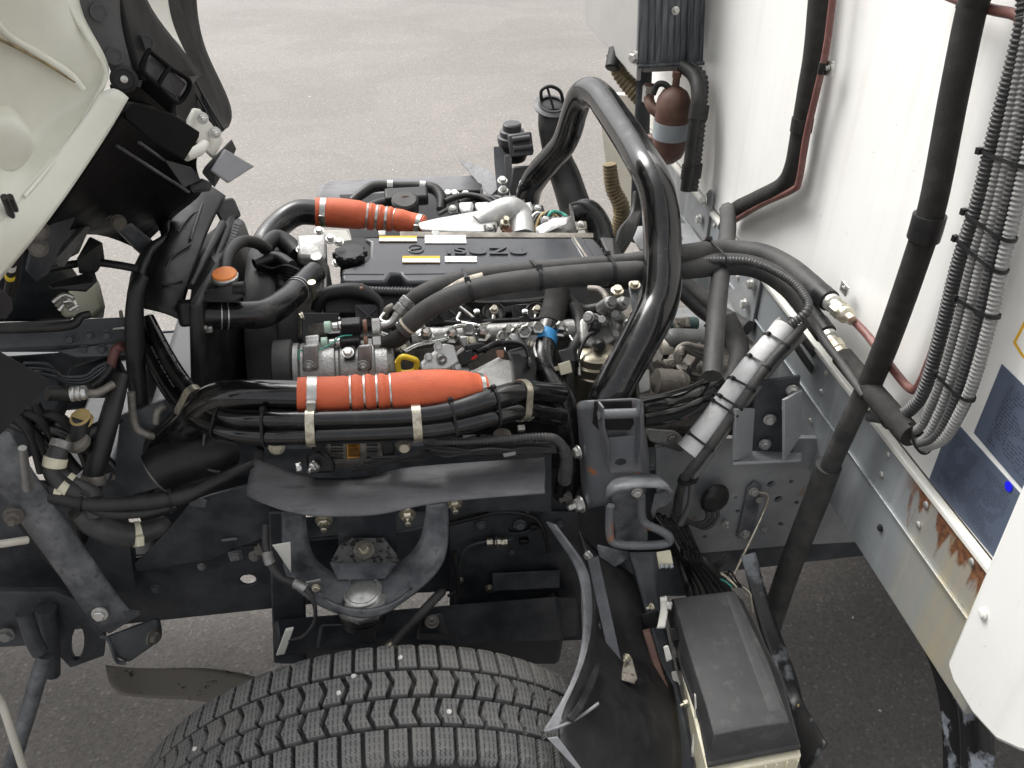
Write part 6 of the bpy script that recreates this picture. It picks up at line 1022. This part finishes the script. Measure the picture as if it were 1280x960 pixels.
# cab shell above and ahead (seen only from the side), enlarged to shade the ground
hull('cab_shell', 'cab_paint', [Vector((-2.4, .1, 1.15)), Vector((-2.4, 1.8, 1.15)), Vector((-.62, .12, 2.75)), Vector((-.62, 1.8, 2.75)), Vector((-2.5, .1, 2.4)), Vector((-2.5, 1.8, 2.4)), Vector((-.60, .32, 2.05)), Vector((-.72, 1.75, 2.05)), Vector((-1.3, .1, 1.45)), Vector((-1.3, 1.8, 1.45))], ca, .03)
# ---------------------------------------------------------------- mechanism between cab and frame
th_ = thing('tilt_mechanism', 'black cab tilt brackets and bolts under the white floor flange', 'tilt mechanism')
loft('long_arm', 'bracket_paint', [[(80, 240, .62), (92, 232, .64)], [(115, 262, .70), (128, 252, .72)], [(145, 285, .78), (160, 275, .80)], [(172, 315, .84), (190, 300, .86)]], .02, th_)
for x, y in ((130, 264), (148, 278), (49, 288), (48, 310)): bolt(th_, (x, y, .66 if x > 100 else .42), (.3, -1, .3), .013, 'alu_dirty')
hull('bracket', 'frame_paint', [(48, 262, .44), (98, 256, .52), (96, 270, .52), (60, 345, .48), (45, 355, .44), (30, 340, .42), (40, 300, .42), (60, 262, .56)], th_, .006)
hull('grey_casting', 'grey_cast', [(75, 288, .56), (110, 262, .64), (118, 278, .66), (100, 320, .60), (60, 340, .54), (58, 322, .54), (72, 290, .62)], th_, .008)
plate('casting_rib', 'grey_cast', [(82, 279, .56), (125, 264, .64), (118, 276, .64), (84, 279, .57)], .01, parent=th_)
plate('casting_rib', 'grey_cast', [(72, 322, .53), (108, 282, .61), (112, 288, .61), (80, 334, .54)], .01, parent=th_)
hull('black_block', 'plastic', [(95, 325, .62), (112, 295, .68), (128, 303, .68), (131, 325, .68), (120, 342, .64), (98, 344, .62), (112, 300, .74), (130, 322, .74)], th_, .005)
hull('lower_block', 'plastic', [(58, 355, .58), (118, 338, .64), (122, 352, .62), (108, 366, .60), (62, 362, .57), (60, 356, .64), (120, 345, .68)], th_, .006)
for k in range(6): tube('lever', ('steel_bright', 'alu_dirty', 'zinc_white')[k % 3], [(66 + k*4, 378 + k % 3*5, .54, 3), (80 + k*3, 368 + k*3, .55, 3), (92 + k, 372 + k*3, .55, 2.5)], th_, n=8)

hose('cab_cable', 'rubber', [(5, 246, .10, 4.5), (14, 270, .12, 4.5), (18, 300, .15, 5), (14, 335, .19, 5), (10, 365, .23, 5), (2, 395, .26, 5)], 'black cable hanging from the white cab floor', 'cable', n=12); hose('cab_cable', 'rubber', [(12, 246, .11, 4.5), (22, 275, .14, 4.5), (24, 310, .17, 5), (18, 355, .22, 5), (8, 385, .26, 5)], 'second black cable with yellow mark hanging from the cab floor', 'cable', n=12)
band('yellow_mark', 'yellow_plastic', COL.objects['cab_cable'], .62, .010, .001, COL.objects['cab_cable']); band('white_mark', 'white_plate', COL.objects['cab_cable'], .53, .012, .0006, COL.objects['cab_cable'])
hose('cross_cable', 'rubber', [(50, 338, .62, 5), (80, 332, .64, 5), (115, 328, .66, 5), (145, 331, .66, 5), (172, 336, .66, 5)], 'black cable crossing from the tilt mechanism to the air guide', 'cable', n=12)
wt_ = thing('washer_tank', 'translucent cream washer tank behind the front beam', 'tank'); hull('tank', 'tank_plastic', [(90, 352, .78), (122, 348, .80), (132, 385, .76), (118, 396, .74), (72, 398, .72), (86, 380, .74), (95, 355, .90), (125, 355, .92), (130, 398, .88)], wt_, .01)
hull('bracket', 'tank_plastic', [(148, 388, .70), (153, 387, .70), (156, 402, .69), (150, 403, .69), (150, 390, .72)], wt_, .002)
hull('dark_backing', 'frame_paint', [(-60, 235, .62), (40, 262, .72), (62, 300, .78), (100, 345, .84), (92, 402, .82), (-60, 405, .7), (-60, 300, .9), (60, 380, .95)], th_, .01)
# front beam
fb = thing('front_beam', 'black steel front beam with rivets ahead of the radiator', 'beam')
hull('beam', 'frame_paint', [(-40, 405, .58), (165, 396, .62), (168, 428, .60), (80, 440, .58), (-40, 440, .55), (-40, 405, .78), (165, 396, .80), (165, 440, .70)], fb, .008)
plate('lower_plate', 'frame_paint', [(70, 438, .57), (165, 426, .585), (166, 444, .57), (95, 446, .56)], .012, parent=fb)
for x, y in ((112, 419), (134, 419), (88, 424), (105, 437), (128, 436)): bolt(fb, (x, y, .575), (0, -1, .3), .009, 'frame_paint', 'rivet')
tube('beam_pipe', 'rubber', [(-20, 412, .54, 6), (50, 410, .545, 6), (90, 406, .55, 6), (100, 396, .56, 5), (112, 393, .57, 5)], fb, n=10)
plate('lamp_slit', 'white_plate', [(142, 410, .60), (158, 408, .605), (156, 411, .60), (140, 412, .60)], .003, parent=fb, bev=0)
hull('steering_box', 'frame_paint', [(84, 460, .60), (150, 440, .66), (165, 470, .60), (150, 500, .54), (100, 500, .52), (80, 480, .56), (120, 450, .75)], fb, .012)
hull('dark_housing', 'frame_paint', [(0, 470, .60), (80, 455, .66), (90, 500, .60), (60, 560, .52), (0, 600, .46), (0, 480, .72), (80, 520, .70)], fb, .02)
# panel standing out at the near side
dk = thing('dark_side_panel', 'plain dark metal panel with bright edge in front of the steering pipes', 'panel')
mat('panel_dark', (.045, .045, .048), .42, .3, col2=(.07, .07, .072), nscale=5, rough2=.5)
plate('panel_sheet', 'panel_dark', [(-60, 398, .15), (0, 439, .22), (58, 473, .28), (63, 480, .28), (-60, 606, .14)], .003, parent=dk)
plate('upper_sheet', 'panel_dark', [(-60, 325, .12), (0, 360, .17), (15, 373, .19), (17, 388, .19), (7, 400, .18), (-60, 360, .11)], .004, parent=dk)
# steering pipes and hoses on the left
hose('pressure_pipe', 'alu_dirty', [(100, 491, .46, 6), (118, 492, .47, 5.5), (132, 486, .48, 5), (142, 480, .49, 5)], 'pale metal pipe end with crimped collar beside the dark panel', 'pipe', n=14)
pp = COL.objects['pressure_pipe']; lathe('crimp_collar', 'zinc_white', (88, 493, .455), (1, .1, .0), [(.009, 0), (.012, .001), (.012, .006), (.010, .008), (.012, .010), (.012, .014), (.010, .016), (.012, .018), (.011, .024)], pp, 18); tube('rubber_end', 'rubber', [(58, 492, .44, 9), (75, 492, .45, 9), (90, 493, .455, 8)], pp, n=14)
hose('pressure_pipe', 'copper_paint', [(153, 432, .57, 6), (145, 437, .57, 6), (141, 448, .56, 6), (137, 462, .55, 6)], 'red brown bent pipe end above the pressure hoses', 'pipe', n=14)
hose('pressure_hose', 'rubber', [(136, 460, .545, 8), (125, 475, .52, 8), (112, 484, .50, 7)], 'black hose below the red brown pipe end', n=12)
for k in range(3): hose('thin_pipe', 'frame_paint', [(30 + k*6, 454 + k*6, .42, 2), (60 + k*4, 456 + k*7, .45, 2), (76 + k*3, 470 + k*4, .47, 2), (105, 470 + k*4, .49, 2), (120, 460 + k*5, .50, 2), (132, 454 + k*3, .52, 2)], 'thin dark steel pipe beside the crimped pipe end', 'pipe', n=8, group='thin steel pipes by the beam')
ry = thing('tan_union', 'tan plastic collar on a black branch fitting beside the wide hose', 'fitting'); lathe('collar', 'tan_plastic', (102, 524, .44), (-.1, -.35, 1), [(.014, -.008), (.0165, -.006), (.014, -.002), (.014, .002), (.0165, .006), (.015, .008)], ry, 24); tube('branch', 'rubber', [(102, 522, .44, 11), (100, 545, .43, 12), (96, 562, .42, 12)], ry, n=16); tube('branch_arm', 'rubber', [(102, 545, .43, 9), (125, 535, .45, 9), (150, 520, .47, 8)], ry, n=14); lathe('clamp', 'alu_dirty', (97, 552, .42), (-.2, -.35, 1), [(.017, -.006), (.019, -.005), (.019, .005), (.017, .006)], ry, 22)
fh_ = tube('fabric_hose', 'conduit_dark', [(78, 552, .40, 11), (70, 572, .38, 12), (68, 590, .37, 13), (78, 602, .365, 13), (98, 612, .36, 13), (115, 622, .36, 14), (124, 640, .355, 15)], n=22, label='ridged black hose with cream bands bending below the tan collar', cat='hose')
for t, m_ in ((.04, 'alu'), (.22, 'cream_plastic'), (.52, 'cream_plastic')): band('hose_band', m_, fh_, t, .013, .002, fh_)
fh2 = tube('fabric_hose', 'conduit_dark', [(100, 640, .37, 15), (120, 655, .365, 17), (145, 665, .365, 17), (168, 668, .37, 15), (195, 660, .385, 12), (208, 652, .40, 9)], n=22, label='ridged black hose with cream spring clip ending at the side plate', cat='hose')
clip('spring_clip', 'cream_plastic', fh2, .66, .012, fh2)
for k in range(9):
    a = k*.7; tube('ridge', 'rubber', [(72 + k*1.5, 588 + k*1.2, .357, 1), (86 + k*2, 604 + k, .347, 1), (110 + k, 616 + k*2, .345, 1)], fh_, n=5)
hose('wide_pipe', 'rubber', [(152, 470, .52, 10), (138, 520, .46, 12), (122, 575, .42, 13), (112, 612, .40, 13)], 'straight wide black pipe slanting down behind the ridged hose', n=18); lathe('pipe_ring', 'alu_dirty', (117, 598, .408), (-.2, -.5, -1), [(.017, -.008), (.019, -.006), (.019, .008), (.017, .01)], COL.objects['wide_pipe'], 22)
lb = tube('brake_hose', 'rubber', [(30, 615, .36, 8), (70, 622, .35, 9), (120, 630, .345, 10), (180, 628, .345, 10), (230, 620, .36, 10), (270, 602, .39, 8), (315, 580, .43, 5)], n=16, label='long black hose bundle sweeping across in front of the lower engine', cat='hose')
lb2 = tube('brake_hose', 'rubber', [(20, 605, .365, 8), (55, 610, .36, 9), (90, 618, .355, 9), (130, 640, .34, 7), (180, 641, .34, 6), (220, 632, .35, 6)], n=14, label='thinner black hose tied below the long hose bundle', cat='hose'); band('cream_band', 'cream_plastic', lb2, .26, .012, .001, lb2)
for t in (.24, .60): tie('zip_tie', 'plastic', [lb, lb2], t, .004, .002, label='black zip tie round the long black hose bundle', cat='zip tie', group='zip ties on the hose bundle')
hose('bent_pipe', 'alu_dirty', [(164, 490, .50, 5), (166, 515, .49, 5), (172, 536, .48, 5), (190, 545, .475, 5), (212, 546, .475, 5)], 'grey bent pipe loop behind the hanging rubber tube', 'pipe', n=12); hose('bent_pipe', 'alu_dirty', [(195, 530, .48, 5), (197, 515, .49, 5), (206, 508, .50, 5)], 'short grey pipe stub beside the bolt plate', 'pipe', n=12); hose('bent_pipe', 'alu_dirty', [(226, 538, .47, 5), (238, 536, .47, 5), (244, 528, .48, 5)], 'short grey pipe end below the twin hoses', 'pipe', n=12)
pl_ = thing('pump_plate', 'black pump plate with hex bolt behind the hanging rubber tube', 'plate'); plate('plate', 'frame_paint', [(150, 520, .50), (205, 500, .52), (240, 530, .49), (236, 600, .46), (142, 625, .44), (146, 560, .48)], .02, parent=pl_); bolt(pl_, (213, 528, .485), (0, -1, .2), .010, 'alu_dirty')
dr = thing('drum_canister', 'black ribbed canister with metal band behind the hanging rubber tube', 'canister'); tube('drum', 'plastic', [(196, 592, .43, 30), (215, 580, .44, 30), (260, 565, .46, 30), (285, 556, .48, 28)], dr, n=30); lathe('metal_band', 'alu_dirty', (198, 591, .431), (1, .3, .45), [(.036, -.004), (.0385, -.003), (.0385, .008), (.036, .009)], dr, 30)
tube('hook_wire', 'frame_paint', [(256, 536, .45, 1.8), (254, 570, .43, 1.8), (260, 586, .42, 1.8), (275, 590, .42, 1.8)], dr, n=8)
# black side plate and diagonal arm low on the left
sp_ = thing('side_plate', 'black angled side plate with bolts joining the chassis rail', 'plate')
plate('plate', 'frame_paint', [(168, 706, .49), (205, 670, .49), (240, 628, .49), (262, 620, .49), (335, 600, .49), (340, 668, .49), (262, 700, .49), (172, 714, .49)], .006, parent=sp_)
blk('embossed_tab', 'bracket_paint', (248, 628, .485), (.03, .006, .02), (0, 20, 0), sp_, .006); blk('slot_rib', 'bracket_paint', (287, 674, .485), (.03, .006, .005), parent=sp_)
hull('angle_clip', 'bracket_paint', [(284, 690, .48), (302, 687, .48), (306, 699, .475), (288, 703, .475), (286, 690, .49), (304, 690, .49)], sp_, .002)
for x, y, s_ in ((296, 695, .009), (318, 695, .011), (252, 708, .008), (345, 690, .011)): bolt(sp_, (x, y, .475), (0, -1, 0), s_, 'alu')
da = thing('diagonal_arm', 'dusty black diagonal tilt arm with pivot bolt low on the chassis', 'arm')
loft('arm', 'bracket_paint', [[(-40, 560, .34), (-20, 545, .34), (10, 540, .36)], [(0, 608, .34), (18, 598, .33), (40, 590, .35)], [(35, 660, .34), (52, 648, .33), (72, 636, .35)], [(80, 720, .34), (96, 708, .33), (112, 695, .35)], [(108, 764, .35), (128, 756, .34), (146, 745, .36)], [(122, 785, .36), (140, 780, .35), (168, 768, .37)]], .012, da)
plate('foot', 'frame_paint', [(107, 760, .345), (112, 758, .345), (176, 768, .36), (138, 792, .355), (120, 788, .35)], .008, parent=da); bolt(da, (125, 767, .335), (0, -1, .2), .014, 'zinc_white')
bolt(da, (17, 645, .325), (.2, -1, .2), .015, 'alu_dirty', stud=True)
hull('pivot_block', 'frame_paint', [(132, 795, .40), (200, 770, .42), (203, 800, .40), (160, 830, .38), (140, 820, .38), (134, 796, .46), (203, 785, .48)], da, .008); bolt(da, (190, 796, .385), (1, -.5, 0), .016, 'alu_dirty')
tube('pivot_lip', 'frame_paint', [(125, 795, .38, 2.5), (136, 800, .38, 2.5), (146, 826, .375, 2.5), (158, 828, .375, 2.5)], da, n=8)
plate('tow_plate', 'frame_paint', [(-60, 740, .40), (70, 740, .42), (105, 755, .42), (132, 795, .42), (130, 820, .42), (88, 835, .42), (60, 806, .42), (-60, 812, .40)], .012, [ell(97, 805, 8, 22, .42, 14, 5)], da); bolt(da, (8, 793, .395), (0, -1, .1), .015, 'alu')
tube('stub_post', 'frame_paint', [(30, 765, .36, 10), (42, 800, .35, 10), (50, 815, .345, 10)], da, n=16); tube('lower_post', 'frame_paint', [(58, 760, .40, 12), (62, 800, .39, 12), (66, 843, .38, 9)], da, n=16)
tube('stay_rod', 'bracket_paint', [(56, 820, .34, 10), (38, 880, .30, 10), (18, 945, .26, 10), (5, 990, .24, 10)], n=16, label='dusty black stay rod slanting down to the ground at the front', cat='rod')
tube('pale_tube', 'cream', [(-10, 866, .18, 5), (2, 880, .18, 5), (16, 920, .16, 5), (34, 975, .14, 5)], n=12, label='thin beige tube crossing the stay rod', cat='tube'); tube('pale_tube', 'cream', [(-20, 680, .28, 5), (0, 680, .29, 5), (20, 677, .30, 5), (34, 675, .31, 5)], n=12, label='short cream tube end under the diagonal arm', cat='tube')
tube('guide_pin', 'alu', [(28, 560, .30, 5), (32, 590, .31, 6), (35, 610, .32, 7)], n=14, label='upright hollow metal pin on the diagonal arm', cat='pin')
hull('front_mass', 'frame_paint', [(0, 600, .50), (150, 600, .52), (170, 690, .52), (170, 740, .50), (60, 745, .50), (-40, 740, .5), (-40, 640, .5)], da, 0)
hose('lower_hose', 'rubber', [(20, 640, .47, 7), (60, 690, .46, 9), (85, 715, .45, 9)], 'dark hose behind the diagonal arm'); hose('lower_hose', 'rubber', [(75, 700, .44, 10), (100, 672, .42, 10), (95, 640, .42, 9)], 'dark curved hose between arm and ridged hose')
for k in range(9): hose('dark_hose', ('rubber', 'plastic', 'hose_black')[k % 3], [(-10 + k*9, 500 + k*14 % 40, .50, 6), (20 + k*8, 520 + k*9 % 30, .49, 7), (40 + k*11, 545 + k*7 % 30, .48, 7), (52 + k*12, 590, .47, 6)], 'dark rubber hose in the crowded space behind the dark panel', 'hose', n=9, group='dark hoses behind the panel')

fb2 = thing('unseen_bumper', 'unseen dark bumper and grille added to shade the ground below the tilted cab', 'bumper')  # out-of-frame bumper added to keep light off the ground
blk('bumper_bar', 'plastic_grey', Vector((-1.55, .95, .50)), (.12, 1.9, .32), parent=fb2, bev=.04); blk('grille', 'plastic', Vector((-1.5, .95, .85)), (.06, 1.7, .35), parent=fb2, bev=.02)
# ---------------------------------------------------------------- small fittings that crowd the engine bay
random.seed(11)
hn = thing('injector_harness', 'black injector wiring harness with clips lying along the common rail', 'wiring harness')
for k in range(5): tube('wire', ('plastic', 'rubber', 'hose_black')[k % 3], [(478 + k*4, 404 + k*3, .70, 2.4), (520, 400 + k*3, .705, 2.4), (570 + k*6, 403 + k*2, .70, 2.4), (630, 400 + k*3, .70, 2.4), (690 + k*3, 398 + k*3, .70, 2.4)], hn, n=7)
for x in (540, 588, 648): hull('plug', 'plastic', [(x, 396, .70), (x + 14, 394, .70), (x + 16, 404, .69), (x + 2, 406, .69), (x + 3, 397, .73), (x + 14, 397, .73)], hn, .002); lathe('plug_pin', 'steel_bright', (x + 8, 392, .705), (0, -.5, 1), [(.004, -.004), (.006, 0), (.006, .008), (.003, .009)], hn, 10)
lc = thing('rail_bracketry', 'silver cast brackets and bolts between common rail and orange hose', 'bracket')
for x, y, w_, h_ in ((500, 432, 16, 14), (585, 428, 14, 14), (640, 424, 18, 12), (664, 428, 14, 18), (515, 470, 12, 10), (575, 462, 16, 10)):
    Y = .66 - (y - 424)*.0018; hull('casting', random.choice(('alu', 'alu_dirty', 'alu')), [(x - w_, y - h_*.6, Y), (x + w_*.7, y - h_*.7, Y), (x + w_, y + h_*.4, Y - .02), (x - w_*.4, y + h_*.7, Y - .02), (x - w_*.6, y - h_*.3, Y + .05), (x + w_*.6, y, Y + .05)], lc, .005)
    bolt(lc, (x + random.uniform(-5, 5), y + random.uniform(-3, 3), Y - .012), (random.uniform(-.3, .3), -.8, .6), .009, random.choice(('steel_bright', 'zinc')))
for P, m_, r_ in (([(505, 440, .62), (520, 432, .64), (540, 428, .65), (560, 424, .66)], 'steel_bright', .004), ([(640, 424, .65), (632, 436, .62), (640, 448, .59)], 'steel_bright', .004), ([(675, 420, .66), (668, 434, .63), (672, 448, .60)], 'alu', .005), ([(470, 414, .66), (486, 420, .655), (500, 424, .655)], 'steel_bright', .004), ([(712, 420, .67), (722, 440, .63), (724, 470, .58)], 'steel_bright', .004)): tube('fuel_line', m_, [Vector(pt(p)) for p in P], lc, r=r_, n=10)
for x, y, Y in ((655, 418, .655), (628, 424, .65), (672, 412, .66), (586, 414, .67)): lathe('banjo_bolt', 'steel_bright', (x, y, Y), (0, -.6, .9), [(.012, -.012), (.012, -.006), (.009, -.005), (.009, .004), (.013, .005), (.013, .011), (.009, .012), (.009, .018)], lc, 6, 20)
mh = thing('manifold_fittings', 'black and silver fittings standing behind the engine cover', 'fittings')
for x, y, Y, m_ in ((612, 286, 1.06, 'plastic'), (640, 252, 1.16, 'alu'), (672, 262, 1.14, 'plastic'), (682, 276, 1.09, 'plastic_grey'), (566, 262, 1.18, 'plastic'), (726, 282, 1.10, 'alu_dirty')): hull('fitting', m_, [(x - 8, y - 5, Y), (x + 7, y - 6, Y), (x + 9, y + 5, Y - .03), (x - 6, y + 7, Y - .03), (x - 5, y, Y + .05), (x + 6, y - 2, Y + .05)], mh, .004); bolt(mh, (x, y - 2, Y - .012), (0, -.6, .9), .008, 'zinc_white')
for k in range(5): tube('wire', ('rubber', 'plastic')[k % 2], [(548 + k*16, 268 - k*2, 1.2, 3), (575 + k*14, 256 + k, 1.22, 3), (605 + k*12, 258, 1.22, 3), (640 + k*8, 246 + k*3, 1.22, 3)], mh, n=7)
# fittings low between rail and gearbox
gf = thing('gearbox_fittings', 'grey linkages, clips and pipes crowding the gearbox side', 'fittings')
for k in range(8):
    x, y = random.uniform(795, 905), random.uniform(400, 500); Y = .80 - (y - 400)*.0016
    hull('lug', random.choice(('alu_dirty', 'grey_cast', 'alu_dirty', 'plastic')), [(x - 12, y - 6, Y), (x + 10, y - 8, Y), (x + 13, y + 6, Y - .02), (x - 8, y + 9, Y - .02), (x - 8, y - 2, Y + .06), (x + 8, y, Y + .06)], gf, .004); bolt(gf, (x, y, Y - .012), (0, -.9, .5), .009, 'alu_dirty')
for k in range(6): x = 790 + k*18; tube('pipe', random.choice(('rubber_dusty', 'alu_dirty', 'rubber')), [(x, 392 + k*5, .84, 3.5), (x + 14, 415 + k*6, .79, 3.5), (x + 4, 445 + k*4, .74, 3.5), (x + 18, 480, .69, 3.5)], gf, n=8)
# rail details low in the wheel arch
wa = thing('arch_fittings', 'bolts, clips and cables on the dark wall of the wheel arch', 'fittings')
for x, y, s_ in ((601, 656, .010), (650, 655, .013), (545, 650, .010), (612, 735, .011), (575, 725, .009), (690, 745, .009), (658, 640, .008), (700, 655, .009), (640, 690, .006)): bolt(wa, (x, y, FY - .018), (0, -1, 0), s_, random.choice(('alu_dirty', 'bracket_paint', 'zinc')))
tube('cable', 'rubber', [(560, 655, .505, 3), (590, 648, .505, 3), (630, 640, .50, 3), (672, 650, .495, 3), (686, 690, .47, 3)], wa, n=8); tube('cable', 'rubber', [(565, 780, .44, 3), (572, 740, .47, 3), (568, 690, .50, 3)], wa, n=8)
for x, y in ((655, 676), (668, 658)): blk('clip', 'plastic', (x, y, .50), (.02, .012, .012), parent=wa)
hull('ledge', 'frame_paint', [(600, 755, .46), (722, 745, .47), (724, 796, .44), (602, 804, .44), (600, 755, .51), (722, 745, .51)], wa, .006)

# printed white dashes on the sloping part of the twin hoses
for o_, t0, t1, n_ in ((ta, .03, .19, 14), (tb_, .06, .17, 9)):
    C, Q = PATH[o_.name]; C2, Q2 = along(C, Q, 400)
    for k in range(n_):
        i = int(400*(t0 + (t1 - t0)*k/n_)); ax = (C2[i+2] - C2[i-2]).normalized(); u = (CAM - C2[i]); u = (u - ax*u.dot(ax)).normalized(); v = ax.cross(u)
        d = (u*.75 + v*.66*(1 if v.x > 0 else -1)).normalized(); w_ = ax.cross(d); q = C2[i] + d*(Q2[i] + .0002); L = .009 if k % 3 else .005
        plate('printed_mark', 'conduit_pale', [q - ax*L*.5 - w_*.0012, q + ax*L*.5 - w_*.0012, q + ax*L*.5 + w_*.0012, q - ax*L*.5 + w_*.0012], .0006, parent=o_, bev=0)
# ---------------------------------------------------------------- put every origin at the base of its thing
bpy.context.view_layer.update()
def tree(o):
    out = [o]
    for c in o.children: out += tree(c)
    return out
for o in list(COL.objects):
    if o.parent or o.type not in ('EMPTY', 'MESH') or o.get('kind') == 'structure': continue
    if o.type == 'MESH' and (o.location.length > 0 or o.data.users > 1): continue
    pts = [c.matrix_world @ Vector(b) for c in tree(o) if c.type == 'MESH' for b in c.bound_box]
    if not pts: continue
    d = Vector(((min(p.x for p in pts) + max(p.x for p in pts)) / 2, (min(p.y for p in pts) + max(p.y for p in pts)) / 2, min(p.z for p in pts)))
    if o.type == 'MESH': o.data.transform(Matrix.Translation(-d))
    o.location = d
    for c in o.children: c.location -= d
